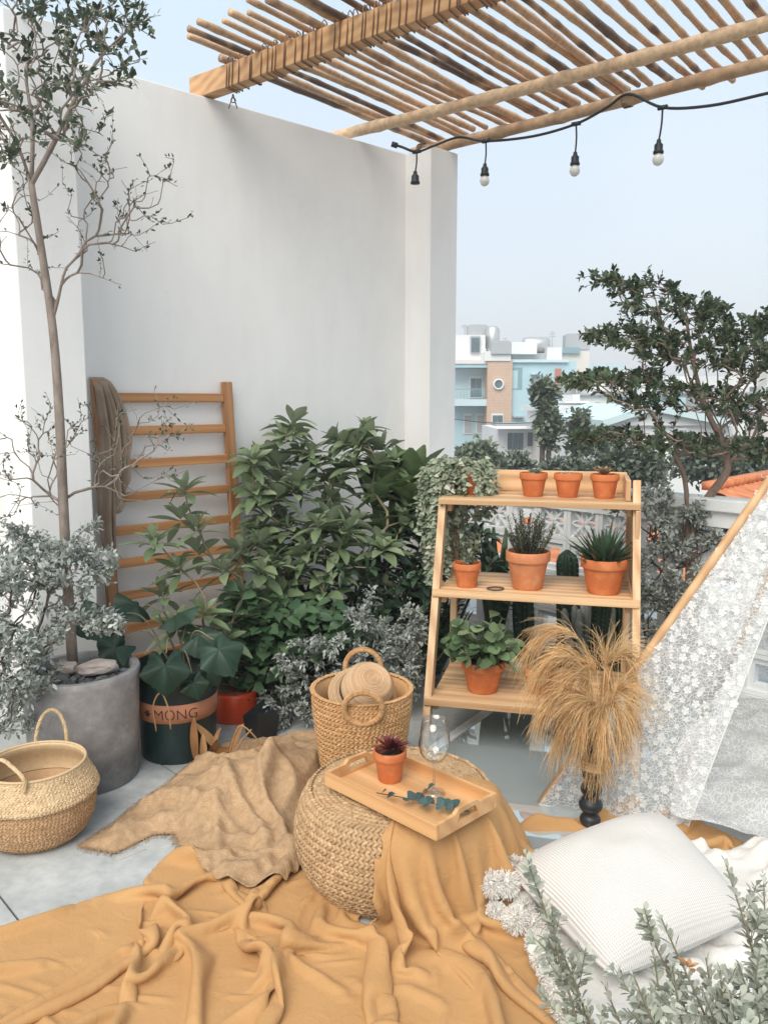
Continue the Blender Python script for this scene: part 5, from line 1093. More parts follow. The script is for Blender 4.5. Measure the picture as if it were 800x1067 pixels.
def skel(mb, A_, par, R, nt0, n=6, trunkn=10):
    mb.tube(A_[:nt0], R[:nt0], trunkn); k = np.arange(nt0, len(A_)); p = par[k]; r0 = np.where(p < nt0, R[k]*1.15, np.minimum(R[p], R[k]*1.35)); mb.segs(A_[p], A_[k], r0, R[k], n, RNG.random(len(k)))
def twigleaves(mb, A_, par, load, nt0, per, L, W, maxload=3, spread=.02, prof='obo', seg=2, updir=.3, droop=.1, frac=1., fold=.25, seed=0, out=.6):
    rr = np.random.default_rng(seed); k = np.where((np.arange(len(A_)) >= nt0) & (load <= maxload))[0]
    if frac < 1: k = k[rr.random(len(k)) < frac]
    k = np.repeat(k, per); n = len(k); p = par[k]; t = rr.random(n)[:, None]; T = nrm(A_[k]-A_[p]); q = A_[p]+(A_[k]-A_[p])*t+rr.normal(size=(n, 3))*spread*.2; rd = nrm(np.cross(T, rr.normal(size=(n, 3)))); d = nrm(T*.6+rd*out+V(0, 0, updir)+rr.normal(size=(n, 3))*.2)
    up = nrm(V(0, 0, 1)+rr.normal(size=(n, 3))*.45); mb.leaves(q, d, up, L*rr.uniform(.6, 1.2, n), W*rr.uniform(.7, 1.15, n), droop, fold, prof, seg, rnd=rr.random(n))
def ellip(n, c, r, rng, lo=-1, shell=.35):
    d = rng.normal(size=(n, 3)); d = nrm(d); d[:, 2] = np.maximum(d[:, 2], lo); return np.array(c)+d*np.array(r)*(rng.uniform(shell, 1, n)**.6)[:, None]
# --- slim tree in the concrete planter
rs = np.random.default_rng(21)
tY = 3.14; trunk = sm([A(76, 690, tY), A(68, 560, tY), A(62, 430, tY), A(55, 340, tY), A(42, 250, tY), A(33, 192, tY)], 5)
tg = []
def blob(n, px0, px1, py0, py1, y0, y1):
    for _ in range(n):
        x, y = rs.uniform(px0, px1), rs.uniform(py0, py1); tg.append(A(x, y, rs.uniform(y0, y1)))
for cx_, cy_, rx, ry, n, dy in ((20, 120, 38, 60, 95, .4), (95, 60, 60, 42, 95, .4), (40, 30, 60, 45, 85, .4), (130, 25, 42, 26, 42, .3), (75, 110, 38, 45, 55, .4), (-30, 60, 40, 60, 50, .5), (60, -40, 90, 40, 60, .5)):
    for _ in range(n):
        a, r = rs.uniform(0, 2*PI), rs.random()**.5; tg.append(A(cx_+rx*r*math.cos(a), cy_+ry*r*math.sin(a), tY+rs.uniform(-dy, dy)))
A1, p1, R1, l1, t1, n1 = grow(trunk, .021, tg, .0011, 3, .12, .055, .5, len(trunk)-1, .3, .40, [[A(18, 150, tY-.05), A(-5, 110, tY-.12), A(-20, 50, tY-.2)], [A(52, 158, tY), A(75, 110, tY+.05), A(105, 60, tY+.1), A(140, 25, tY+.1)], [A(34, 130, tY+.08), A(28, 70, tY+.15), A(50, 5, tY+.2)]])
tr = thing('slim_tree', CP+V(.0, 0, .4), 'tall slim tree with sparse airy crown growing from the concrete planter', 'tree'); m = MB(); skel(m, A1, p1, np.minimum(R1, .021), n1, 5, 10)
tg2 = [A(x, y, tY+dy) for x, y, dy in ((170, 190, -.15), (160, 205, -.1), (140, 195, .1), (150, 225, -.05), (120, 215, .1), (130, 240, -.15), (105, 230, 0), (110, 190, .15), (95, 205, -.1), (85, 180, 0), (-10, 240, .1), (5, 215, -.1), (20, 245, .1), (-15, 200, .05), (15, 190, -.15), (30, 215, .1), (70, 225, .2), (120, 260, -.1), (90, 255, .1), (135, 215, 0), (75, 160, .05), (0, 260, 0), (145, 245, 0), (10, 170, .1), (78, 140, .0), (100, 160, -.1), (40, 265, .1), (112, 170, 0))]
tg3 = [A(x, y, tY+dy) for x, y, dy in ((180, 440, -.15), (165, 455, -.05), (150, 470, .1), (178, 430, 0), (140, 450, .1), (120, 470, -.1), (135, 485, .1), (100, 480, 0), (90, 500, .1), (110, 445, .1), (95, 460, -.1), (0, 485, .1), (-10, 460, -.1), (15, 470, 0), (30, 455, .1), (10, 500, -.1), (40, 475, .1), (25, 440, 0), (35, 500, 0), (45, 435, .1), (85, 440, .15), (-5, 520, 0), (70, 470, .2), (155, 440, .1), (125, 500, -.1), (20, 520, .1), (50, 450, -.1), (160, 470, -.1))]
def jit(tg_, k, s): o = []; [o.append(t+rs.normal(size=3)*s) for t in tg_ for _ in range(k)]; return tg_+o
b2 = [A(54, 335, tY), A(60, 315, tY), A(66, 288, tY-.02)]; b3a = [A(64, 532, tY), A(63, 528, tY), A(62, 524, tY)]
A2, p2, R2, l2, t2, n2 = grow(sm(b2, 3), .008, jit(tg2, 6, .07), .0010, 4, .3, .05, .5, 2, .2, .42); skel(m, A2, p2, R2, n2, 5, 6)
A3, p3, R3, l3, t3, n3 = grow(sm(b3a, 3), .010, jit(tg3, 6, .07), .0010, 5, .3, .05, .5, 2, .2, .42); skel(m, A3, p3, R3, n3, 5, 6)
m.build('trunk', M['bark'], tr)
m = MB(); twigleaves(m, A1, p1, l1, n1, 3, .036, .020, 4, seed=1, prof='obo'); twigleaves(m, A2, p2, l2, n2, 3, .020, .012, 3, seed=2, frac=.8); twigleaves(m, A3, p3, l3, n3, 3, .019, .011, 3, seed=3, frac=.8); m.build('crown', M['lf_olive'], tr)
# --- black olive tree at the right
TB = G(722, 742)*V(1, 1, 0); ry_ = 4.0
def R8(x, y, dy=0): return A(x, y, ry_+dy)
TB = R8(722, 700); TB[2] = 0
trunk = sm([V(TB[0], TB[1], .26), R8(721, 600), R8(723, 548), R8(738, 518), R8(757, 490), R8(752, 462), R8(735, 425), R8(722, 380), R8(715, 335)], 4)
tg = []; rs = np.random.default_rng(31)
tiers = [((655, 455), 60, 12, .50, 75), ((745, 465), 80, 14, .55, 90), ((640, 395), 58, 12, .5, 75), ((700, 415), 70, 20, .5, 85), ((785, 420), 55, 25, .5, 70), ((660, 350), 50, 14, .45, 65), ((730, 365), 70, 22, .5, 90), ((700, 320), 60, 18, .4, 60), ((770, 340), 45, 14, .4, 55), ((790, 380), 50, 20, .4, 50), ((670, 300), 40, 12, .3, 26), ((640, 290), 26, 7, .2, 12), ((800, 470), 40, 14, .4, 40), ((610, 400), 20, 5, .25, 10), ((840, 440), 60, 40, .5, 60), ((830, 365), 45, 30, .5, 45)]
for (c_, rx, ry, dy, n) in tiers:
    for _ in range(int(n*1.5)):
        a, r = rs.uniform(0, 2*PI), rs.random()**.5; tg.append(R8(c_[0]+rx*r*math.cos(a)*1.05, c_[1]+ry*.8*r*math.sin(a), rs.uniform(-dy, dy)*.8))
for x, y in ((600, 290), (620, 283), (605, 300), (675, 280), (690, 285), (640, 278), (798, 322), (612, 345), (603, 350), (622, 355), (800, 330)): tg.append(R8(x, y, rs.uniform(-.2, .2)))
A1, p1, R1, l1, t1, n1 = grow(trunk, .030, tg, .0012, 7, .3, .07, .6, 12, -.05, .39, (), .22)
tr = thing('tiered_tree', V(TB[0], TB[1], .0)+V(0, 0, .26), 'small dark-leaved tree with flat layered tiers and a bent reddish trunk', 'tree'); m = MB(); skel(m, A1, p1, R1, n1, 6, 10); m.tube(sm([V(TB[0]-.04, TB[1], .26), R8(716, 560), R8(713, 500), R8(700, 470)], 4), .012, 7); m.build('trunk', M['bark_red'], tr)
m = MB(); twigleaves(m, A1, p1, l1, n1, 8, .038, .022, 4, seed=8, prof='obo', out=.9, updir=.25); m.build('crown', M['lf_olive2'], tr)
def plainpot(name, c, R, h, mat, label, cat='plant pot', c2=None):
    t = thing(name, c, label, cat); m = MB(); m.lathe([(0, .003), (R*.74, 0), (R*.76, .006), (R*.95, h*.9), (R, h*.905), (R*1.01, h), (R*.93, h), (R*.9, h*.86), (0, h*.86)], c, 36); o = m.build('pot_body', mat, t); o.modifiers.new('es', 'EDGE_SPLIT').split_angle = .8
    m = MB(); m.lumps([c+V(0, 0, h*.85)], np.array([[R*.88, 0, 0]]), np.array([[0, R*.88, 0]]), np.array([[0, 0, .03]]), nu=16, nv=6); m.build('soil', M['soil'], t); return t
plainpot('plant_pot', V(TB[0], TB[1], .05), .2, .26, M['concrete'], 'grey pot holding the tiered tree beside the lace tent')
# --- silver bushes
def silver(name, base, targets, label, mat, nleaf, L, W, seed, r=.012, stepl=.045, alpha=.35, up=.3, maxload=4, cat='shrub', group=None, h0=.25, prof='obo', out=.9):
    base = np.array(base, float); t = thing(name, base, label, cat, group); trunk = [base, base+V(0, 0, h0*.5), base+V(.01, 0, h0)]; A_, p_, R_, l_, tp, n_ = grow(trunk, r, targets, .0010, seed, alpha, stepl, .6, 1, up, .42)
    m = MB(); R_ = np.minimum(R_, .006); skel(m, A_, p_, R_, n_, 4, 8); m.build('stems', M['bark_dark'], t); m = MB(); twigleaves(m, A_, p_, l_, n_, nleaf, L, W, maxload, spread=.05, seed=seed, prof=prof, out=out, updir=.15); m.build('foliage', mat, t); return t
def cloud(rs, specs, f=None):
    out = []
    for (x, y, rx, ry, Y, dY, n) in specs:
        for _ in range(n): a, r = rs.uniform(0, 2*PI), rs.random()**.5; out.append(A(x+rx*r*math.cos(a), y+ry*r*math.sin(a), Y+rs.uniform(-dY, dY)))
    return out
rs = np.random.default_rng(41)
SB = V(-1.62, 3.02, 0)
tg = cloud(rs, [(35, 620, 55, 55, 3.0, .22, 150), (20, 690, 40, 40, 2.95, .2, 80), (-40, 650, 50, 80, 3.0, .25, 80), (80, 590, 45, 28, 3.0, .15, 60), (100, 645, 30, 14, 2.92, .1, 26), (15, 740, 25, 35, 2.92, .12, 45), (25, 565, 18, 16, 3.0, .1, 16)])
tg += [A(x, y, 2.98) for x, y in ((88, 552), (96, 548), (102, 545), (30, 548), (28, 560), (50, 560), (118, 650), (108, 655), (128, 652), (5, 545))]
silver('silver_shrub', SB, tg, 'silvery grey shrub arching over the concrete planter at the left edge', M['lf_silver'], 17, .027, .015, 5, .012)
rs = np.random.default_rng(42)
tg = cloud(rs, [(330, 700, 55, 38, 3.7, .18, 110), (385, 680, 55, 35, 3.75, .18, 110), (300, 735, 35, 22, 3.65, .12, 50), (425, 665, 22, 35, 3.8, .12, 50), (375, 645, 20, 14, 3.75, .08, 14), (430, 710, 14, 30, 3.75, .1, 24)])
tg += [A(x, y, 3.72) for x, y in ((388, 612), (384, 625), (380, 640), (430, 640))]
silver('silver_shrub', V(-.10, 3.85, 0), tg, 'silvery grey shrub spreading low behind the straw tote basket', M['lf_silver_d'], 15, .028, .015, 6, .012)
rs = np.random.default_rng(43)
tg = cloud(rs, [(700, 600, 40, 50, 3.95, .15, 130), (720, 550, 45, 30, 4.0, .15, 80), (690, 640, 25, 30, 3.9, .1, 40), (745, 545, 22, 20, 4.0, .1, 30), (682, 530, 18, 35, 3.95, .08, 36), (650, 520, 18, 20, 4.0, .1, 16), (780, 570, 30, 40, 4.1, .15, 60)])
tg += [A(x, y, 3.93) for x, y in ((690, 470), (689, 485), (691, 500), (688, 515), (698, 520))]
silver('silver_shrub', V(1.32, 4.02, .02), tg, 'silvery grey shrub between the plant shelf and the lace tent with one tall spike', M['lf_silver_d'], 18, .030, .017, 7, .012)
# foreground bush (stems of sage leaves)
fgc = thing('sage_bush', V(.52, 1.32, 0), 'silver sage-leaved bush rising in front of the knit cushion at the bottom right', 'shrub'); st_ = MB(); lf = MB(); rr = np.random.default_rng(44)
stems = [((548, 882), 1.55), ((560, 930), 1.5), ((640, 920), 1.45), ((668, 935), 1.5), ((688, 935), 1.42), ((740, 850), 1.6), ((756, 880), 1.5), ((618, 965), 1.5), ((700, 975), 1.35), ((735, 960), 1.5), ((775, 930), 1.45), ((795, 900), 1.6), ((660, 985), 1.3), ((610, 1010), 1.35), ((690, 1010), 1.3), ((730, 1000), 1.28), ((770, 990), 1.3), ((800, 970), 1.35), ((640, 1030), 1.25), ((590, 1000), 1.45), ((830, 930), 1.4), ((790, 1030), 1.2), ((720, 1040), 1.2), ((670, 1045), 1.22), ((575, 965), 1.5), ((600, 935), 1.55), ((715, 905), 1.55), ((760, 1020), 1.22), ((800, 1010), 1.22), ((630, 990), 1.4), ((750, 965), 1.35), ((680, 960), 1.45)]
for si_, ((x, y), Y) in enumerate(stems):
    y += (12, 18, 26, 8)[si_ % 4] if si_ > 7 else 0
    y += 20 if 600 < x < 760 else 4
    if si_ in (2, 5, 7, 25, 26): continue
    tip = A(x, y, Y); b0 = V(.40+.35*(x-540)/260+rr.normal()*.02, 1.30+rr.normal()*.03, .02); md = (b0+tip)/2+V((rr.random()-.5)*.06, -.03, .05); pts = sm([b0, md, tip], 14); st_.tube(pts, np.linspace(.004, .0014, len(pts)), 5); seg = np.r_[0, np.cumsum(np.linalg.norm(np.diff(pts, axis=0), axis=1))]; Lh = min(seg[-1]*.8, .42)
    n = int(Lh/.0062); s = seg[-1]-np.linspace(0, 1, n)**1.0*Lh; q = np.stack([np.interp(s, seg, pts[:, j]) for j in range(3)], -1); T = nrm(pts[-1]-pts[-6]); a = np.arange(n)*2.4+rr.normal(0, .8, n); u = nrm(np.cross(T, V(.1, 1, .2))); v = np.cross(T, u); rd = np.cos(a)[:, None]*u+np.sin(a)[:, None]*v; fr = np.clip(np.arange(n)/14, 0, 1); d = nrm(rd*(.45+.5*fr)[:, None]+T*(1.1-.5*fr)[:, None]); up = nrm(T*1.0-rd*.3+V(0, -.2, .5))
    lf.leaves(q, d, up, .028*(.6+.5*fr)*rr.uniform(.6, 1.25, n), .0135*(.6+.5*fr)*rr.uniform(.7, 1.2, n), .05, .3, 'obo', 4, rnd=np.clip(rr.normal(.45, .28, n), 0, 1))
    for _ in range(5):     # side sprigs
        j = int(rr.uniform(.35, .85)*len(pts)); p0 = pts[j]; dd = nrm(rr.normal(size=3)*V(1, .7, .5)+T*.8+V(0, 0, .3)); l = rr.uniform(.04, .11); pp = sm([p0, p0+dd*l*.5, p0+dd*l+V(0, 0, .01)], 5); st_.tube(pp, .001, 4); nn_ = int(l/.0045); q = p0+dd*np.linspace(.3, 1, nn_)[:, None]*l; rd = nrm(np.cross(dd, rr.normal(size=(nn_, 3)))); lf.leaves(q, nrm(rd+dd*.7), nrm(dd+rr.normal(size=(nn_, 3))*.4+V(0, -.2, .4)), 0.024*rr.uniform(.7, 1.2, nn_), .014*rr.uniform(.8, 1.1, nn_), .05, .3, 'obo', 4)
st_.build('stems', M['stem'], fgc); lf.build('foliage', M['lf_fg'], fgc)
m = MB(); rosette(m, A(718, 1008, 1.32), .01, 7, .022, .012, 'ell', 60, 20); m.build('withered_leaves', M['lf_dead'], fgc)
# --- whorled plants against the wall
def whorl(name, base, tips, label, nl, L, W, mat, seed, r=.010, cat='shrub', stepl=.09, alpha=.3, prof='ell', low=.5, droop=.28, group=None, t0=62, t1=-8):
    base = np.array(base, float); t = thing(name, base, label, cat, group); trunk = [base, base+V(0, 0, .12), base+V(0, 0, .25)]; A_, p_, R_, l_, tp, n_ = grow(trunk, r, tips, .0035, seed, alpha, stepl, .5, 1, .35, .35); m = MB(); skel(m, A_, p_, R_, n_, 6, 8); m.build('stems', M['stem'], t); lf = MB(); rr = np.random.default_rng(seed)
    for k in tp:
        T = nrm(A_[k]-A_[p_[k]]); T = nrm(T*.5+V(0, 0, .8)+rr.normal(size=3)*.22); n = nl+rr.integers(-2, 3); i = np.arange(n); a = i*2.4+rr.uniform(0, 6); f = i/n; u = nrm(np.cross(T, V(.3, 1, .1))); v = np.cross(T, u); el = np.radians(t0+(t1-t0)*f+rr.normal(0, 9, n))[:, None]; rd = np.cos(a)[:, None]*u+np.sin(a)[:, None]*v; d = rd*np.cos(el)+T*np.sin(el); up = T*np.cos(el)-rd*np.sin(el)
        lf.leaves(A_[k]-T*(f[:, None]*.05)+rd*.004, d, up, L*(.55+.5*np.minimum(1, f*2))*rr.uniform(.8, 1.12, n), W*(.6+.45*np.minimum(1, f*2))*rr.uniform(.85, 1.1, n), droop*rr.uniform(.3, 1.3, n), .3, prof, 6, rnd=np.clip(rr.normal(.45+.3*(1-f), .2), 0, 1))
    kk = np.where((np.arange(len(A_)) >= n_) & (l_ <= 2))[0]; kk = kk[rr.random(len(kk)) < low]; n = len(kk); 
    if n: d = nrm(rr.normal(size=(n, 3))*V(1, 1, .35)); lf.leaves(A_[kk], d, V(0, 0, 1)+rr.normal(size=(n, 3))*.25, L*rr.uniform(.6, 1, n), W*rr.uniform(.7, 1, n), droop, .3, prof, 6)
    lf.build('foliage', mat, t); return t
rs = np.random.default_rng(51)
P2 = [(300, 440, 4.5), (378, 440, 4.6), (352, 452, 4.6), (262, 470, 4.35), (330, 470, 4.5), (290, 498, 4.35), (352, 490, 4.5), (392, 465, 4.6), (410, 505, 4.6), (300, 540, 4.2), (340, 520, 4.4), (268, 550, 4.1), (372, 535, 4.4), (395, 560, 4.3), (250, 610, 3.95), (300, 595, 4.0), (320, 560, 4.2), (275, 585, 4.0), (350, 580, 4.2), (380, 590, 4.2), (340, 610, 4.1), (285, 465, 4.5), (315, 500, 4.3), (280, 520, 4.2), (365, 465, 4.5), (310, 455, 4.6), (400, 600, 4.3), (262, 500, 4.3), (245, 575, 4.05), (325, 535, 4.15), (360, 555, 4.2), (290, 620, 3.95), (420, 530, 4.5), (385, 500, 4.5), (345, 545, 4.3), (405, 475, 4.65), (295, 560, 4.3), (370, 510, 4.35), (428, 560, 4.5), (262, 525, 4.25)]
whorl('whorled_shrub', V(-.42, 4.3, 0), [A(x+rs.uniform(-6, 6), y+rs.uniform(-6, 6)+10*k_, Y+rs.uniform(-.1, .1)-.06*k_) for x, y, Y in P2 for k_ in (0, 1)][:-6], 'large green shrub with whorls of long oval leaves right of the wooden ladder', 14, .155, .058, M['lf_whorl'], 12, .014, low=.9)
P1 = [(192, 505, 3.65), (160, 560, 3.55), (205, 545, 3.6), (185, 590, 3.55), (230, 590, 3.65), (215, 635, 3.5), (180, 650, 3.45), (245, 640, 3.7), (205, 570, 3.7), (170, 615, 3.6), (235, 665, 3.6), (188, 535, 3.65), (255, 615, 3.75)]
whorl('whorled_shrub', V(-.80, 3.68, 0), [A(x, y, Y) for x, y, Y in P1], 'smaller whorled green shrub standing in front of the wooden ladder rungs', 14, .145, .046, M['lf_whorl'], 13, .010, low=.8)
P3 = [(390, 500, 4.5), (402, 488, 4.55), (425, 500, 4.55), (412, 530, 4.5), (440, 540, 4.6), (430, 475, 4.6)]
whorl('broad_leaved_plant', V(.12, 4.62, 0), [A(x, y+22, Y) for x, y, Y in P3], 'broad upright light green leaves beside the white pillar', 13, .27, .115, M['lf_broad'], 14, .012, low=.2, droop=.12, t0=80, t1=20)
rs = np.random.default_rng(52)
tg = cloud(rs, [(300, 640, 75, 50, 4.15, .15, 46), (400, 620, 50, 50, 4.2, .2, 34), (440, 590, 40, 60, 4.35, .2, 30), (270, 690, 60, 30, 4.0, .15, 26), (350, 680, 60, 30, 4.0, .1, 24), (440, 660, 30, 40, 4.2, .1, 18)])
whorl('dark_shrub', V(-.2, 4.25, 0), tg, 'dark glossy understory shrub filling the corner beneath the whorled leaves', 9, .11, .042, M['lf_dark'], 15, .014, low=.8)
rs = np.random.default_rng(53)
t = thing('round_leaved_vine', V(-.45, 3.85, 0), 'low vine with round bright green leaves between the dry leaves and silver shrub', 'vine'); tg = cloud(rs, [(300, 655, 62, 28, 3.8, .1, 60), (262, 690, 40, 30, 3.75, .08, 36), (335, 665, 35, 20, 3.85, .08, 30), (250, 640, 20, 30, 3.75, .08, 14)])
A_, p_, R_, l_, tp, n_ = grow([V(-.45, 3.85, 0), V(-.45, 3.85, .1), V(-.44, 3.84, .2)], .006, tg, .0012, 9, .3, .08, .5, 1, .2, .3); m = MB(); skel(m, A_, p_, R_, n_, 4, 6); m.build('stems', M['stem'], t); m = MB(); rr = np.random.default_rng(3)
k = np.repeat(tp, 5); n = len(k); m.leaves(A_[k]+rr.normal(size=(n, 3))*.03, nrm(rr.normal(size=(n, 3))*V(1, 1, .2)+V(0, -.5, -.2)), V(0, -.5, 1)+rr.normal(size=(n, 3))*.25, rr.uniform(.045, .08, n), rr.uniform(.04, .07, n), .15, .15, 'heart', 6); m.build('foliage', M['lf_heart'], t)
# lobed dark leaves over the green pot
t = thing('lobed_leaf_plant', BP+V(0, 0, .35), 'big dark lobed leaves hanging over the dark green nursery pot', 'plant'); m = MB(); s_ = MB(); rr = np.random.default_rng(4)
for (x, y, Y, sz, tx, ty) in ((172, 682, 3.15, .15, .1, -.6), (128, 668, 3.25, .13, -.5, -.4), (222, 668, 3.2, .15, .5, -.5), (120, 640, 3.4, .17, -.4, .0), (215, 690, 3.28, .10, .4, -.6), (150, 630, 3.5, .15, -.2, .1), (205, 655, 3.35, .14, .2, -.2), (200, 705, 3.2, .09, .3, -.7), (185, 640, 3.45, .15, .1, .1)):
    c = A(x, y, Y); s_.tube(sm([BP+V(rr.uniform(-.05, .05), rr.uniform(-.05, .05), .33), (BP+c)/2+V(0, 0, .28), c+V(0, .02, .0)], 8), .003, 6); dn = nrm(V(tx, -.4, ty)); nn = nrm(V(rr.uniform(-.2, .2), -.75, .75)); sd = nrm(np.cross(dn, nn)); nn = np.cross(sd, dn)
    sz *= .86; na = 48; a = np.linspace(0, 2*PI, na, endpoint=False); rad = .60+.20*(1-np.abs(np.sin(a*2.5)))+.02*np.cos(a*19)+.08*np.cos(a); rad = np.where(np.abs(a-PI) < .35, rad*(.35+.65*np.abs(a-PI)/.35), rad); rings = []
    for q in np.linspace(0.02, 1, 6):
        r_ = rad*q*sz; bz = -.05*sz/.16*(q**2)*(1+.5*np.cos(2*a))+.008*np.cos(a*5)*q; rings.append(c+dn*sz*.35+(np.cos(a)*r_)[:, None]*dn+(np.sin(a)*r_)[:, None]*sd+bz[:, None]*nn)
    P = np.array(rings); P = np.concatenate([P, P[:, :1]], 1); m.grid(P, rnd=float(rr.random()))
s_.build('stem', M['stem'], t); m.build('foliage', M['lf_grape'], t)
# withered plant
t = thing('withered_plant', G(236, 797), 'withered plant with curled dry brown leaves in front of the nursery pots', 'plant'); m = MB(); rr = np.random.default_rng(6); c0 = G(238, 798)
for (x, y, x2, y2, w_) in ((205, 790, 203, 748, .03), (235, 800, 206, 755, .028), (225, 800, 240, 770, .03), (245, 795, 268, 775, .03), (212, 800, 211, 765, .025), (240, 795, 262, 782, .03), (222, 795, 230, 745, .02), (238, 785, 252, 756, .018), (255, 790, 272, 775, .014), (215, 797, 225, 770, .02), (228, 800, 205, 780, .022), (236, 796, 247, 786, .03)):
    p0 = A(x, y, 3.22+rr.uniform(-.06, .06)); p0[2] = max(p0[2], .01); p1_ = A(x2, y2, 3.22+rr.uniform(-.08, .04)); d = p1_-p0; L_ = np.linalg.norm(d); m.leaves([p0], d, V(rr.uniform(-.6, .6), -.8, .5), L_*1.1, w_*1.25, rr.uniform(-.1, .3), .7, 'blade', 8)
for k in range(26): a = rr.uniform(0, 6.28); m.leaves([c0+V(rr.uniform(-.14, .14), rr.uniform(-.05, .08), .01)], V(math.cos(a), math.sin(a), rr.uniform(0, .7)), V(0, 0, 1), rr.uniform(.04, .10), .014, .2, .6, 'blade', 5)
for pts in ([(163, 762), (160, 735), (168, 722), (176, 740), (178, 760)], [(236, 800), (245, 765), (254, 757), (275, 778)], [(240, 798), (250, 775), (262, 760)]): m.tube(sm([A(x, y, 3.14) for x, y in pts], 6), .0035, 4)
m.build('dry_leaves', M['lf_dead'], t)
# green tall blades in the middle, cacti, snake plant behind the shelf
def spikes(name, base, n, L, W, label, mat, seed, tilt=25, cat='plant'):
    t = thing(name, base, label, cat); m = MB(); rr = np.random.default_rng(seed); a = rr.uniform(0, 6.28, n); el = np.radians(90-rr.uniform(0, tilt, n)); d = np.stack([np.cos(a)*np.cos(el), np.sin(a)*np.cos(el), np.sin(el)], -1); up = np.stack([-np.cos(a)*np.sin(el), -np.sin(a)*np.sin(el), np.cos(el)], -1); m.leaves(base+d*V(.05, .05, 0), d, up, L*rr.uniform(.6, 1.1, n), W, .05, .5, 'blade', 8); m.build('foliage', mat, t)
spikes('snake_plant', A(517, 600, 4.55)*V(1, 1, 0), 16, .80, .06, 'upright dark blade leaves behind the middle shelf', M['lf_aloe'], 2, 16)
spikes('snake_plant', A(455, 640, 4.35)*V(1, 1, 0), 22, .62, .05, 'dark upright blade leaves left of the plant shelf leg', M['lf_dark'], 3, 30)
def cactus(base, h, r, label, seed):
    t = thing('column_cactus', base, label, 'cactus', 'column cacti behind the shelf'); m = MB(); n = 48; a = np.arange(n)*2*PI/n; zs = np.linspace(0, 1, 24); rr = np.random.default_rng(seed)
    prof = r*np.where(zs > .86, np.sqrt(np.maximum(.02, 1-((zs-.86)/.14)**2)), 1)*(1+.05*np.sin(zs*14+seed)); rib = 1+.16*np.cos(a*8); P = np.stack([prof[:, None]*rib*np.cos(a)+.01*np.sin(zs*4+seed)[:, None], prof[:, None]*rib*np.sin(a), zs[:, None]*h*np.ones(n)], -1)+base; P = np.concatenate([P, P[:, :1]], 1); m.grid(P.transpose(1, 0, 2), rnd=rr.random()); m.build('body', M['cactus'], t); m = MB()
    pts = P[2:-1:1, 0:48:6].reshape(-1, 3); ax_ = np.stack([base[0]+0*pts[:, 0], base[1]+0*pts[:, 0], pts[:, 2]], -1); o = nrm(pts-ax_); 
    for k in range(3): d = nrm(o+rr.normal(size=o.shape)*.5); m.segs(pts, pts+d*.012, np.full(len(pts), .0009), np.full(len(pts), .0004), 3)
    m.build('spines', M['thorn'], t)
for i, (x, h, r, Y, lab) in enumerate(((590, .70, .055, 4.35, 'tall dark ribbed column cactus behind the right pots'), (641, .72, .055, 4.30, 'dark ribbed column cactus right of the cross-petal blocks'), (546, .74, .05, 4.40, 'dark ribbed column cactus left of the others behind the shelf'), (627, .58, .045, 4.15, 'shorter dark ribbed column cactus in front of its neighbours'))):
    b0 = A(x, 640, Y)*V(1, 1, 0); cactus(b0, h, r, lab, i)
t = thing('clump_cactus', A(612, 660, 3.95+.25)*V(1, 1, 0), 'low grey-green clump of finger cactus behind the lowest shelf', 'cactus'); m = MB(); rr = np.random.default_rng(8); b0 = A(612, 660, 4.2)*V(1, 1, 0)
for k in range(16): a = rr.uniform(0, 6.28); r = rr.uniform(0, .13); h = rr.uniform(.38, .52)-r; p = b0+V(r*math.cos(a), r*math.sin(a), 0); m.tube([p, p+V(.3*r*math.cos(a), 0, h*.9), p+V(.35*r*math.cos(a), 0, h*.97), p+V(.36*r*math.cos(a), 0, h)], [.02, .021, .016, .004], 8, rnd=rr.random())
m.build('body', M['lf_silver_d'], t)
# dark shrub between shelf back and balustrade, seen through and under the shelf
rs = np.random.default_rng(54); tg = cloud(rs, [(470, 560, 40, 30, 4.5, .15, 26), (530, 600, 30, 30, 4.4, .1, 10), (460, 620, 30, 50, 4.3, .1, 22)])
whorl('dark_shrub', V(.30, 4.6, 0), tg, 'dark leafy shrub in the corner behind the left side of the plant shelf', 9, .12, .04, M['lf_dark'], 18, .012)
# ------------------------------------------------------------------ the town beyond
def hz_(c, k=.0): return c
B = {k: simple('render_'+k, c, .85, .05, .4, .1, 2) for k, c in dict(blue=(.42, .60, .66), paleblue=(.55, .68, .71), white=(.74, .75, .74), grey=(.40, .42, .43), cream=(.70, .66, .60), teal=(.22, .34, .38), dark=(.07, .09, .10), door=(.60, .62, .60), pinkwhite=(.72, .68, .65), rust=(.45, .20, .14)).items()}
def brickmat():
    m, nt, b = newmat('tan_brick'); v = objco(nt, (1, 1, 1), (PI/2, 0, 0)); br_ = nt.nodes.new('ShaderNodeTexBrick'); br_.inputs['Color1'].default_value = (.50, .31, .20, 1); br_.inputs['Color2'].default_value = (.58, .38, .26, 1); br_.inputs['Mortar'].default_value = (.62, .52, .44, 1); br_.inputs['Scale'].default_value = 2.2; br_.inputs['Mortar Size'].default_value = .03; nt.links.new(v, br_.inputs[0]); nt.links.new(br_.outputs[0], b.inputs['Base Color']); b.inputs['Roughness'].default_value = .9; return m
B['brick'] = brickmat(); B['pane'] = simple('window_glass', (.10, .15, .17), .15, .2, 1, 0); B['steel'] = simple('stainless_tank', (.62, .62, .60), .35, .1, 3, .05, metal=.8)
B['solar'] = simple('blue_grey_roof', (.14, .18, .22), .5, .1, 2, .1)
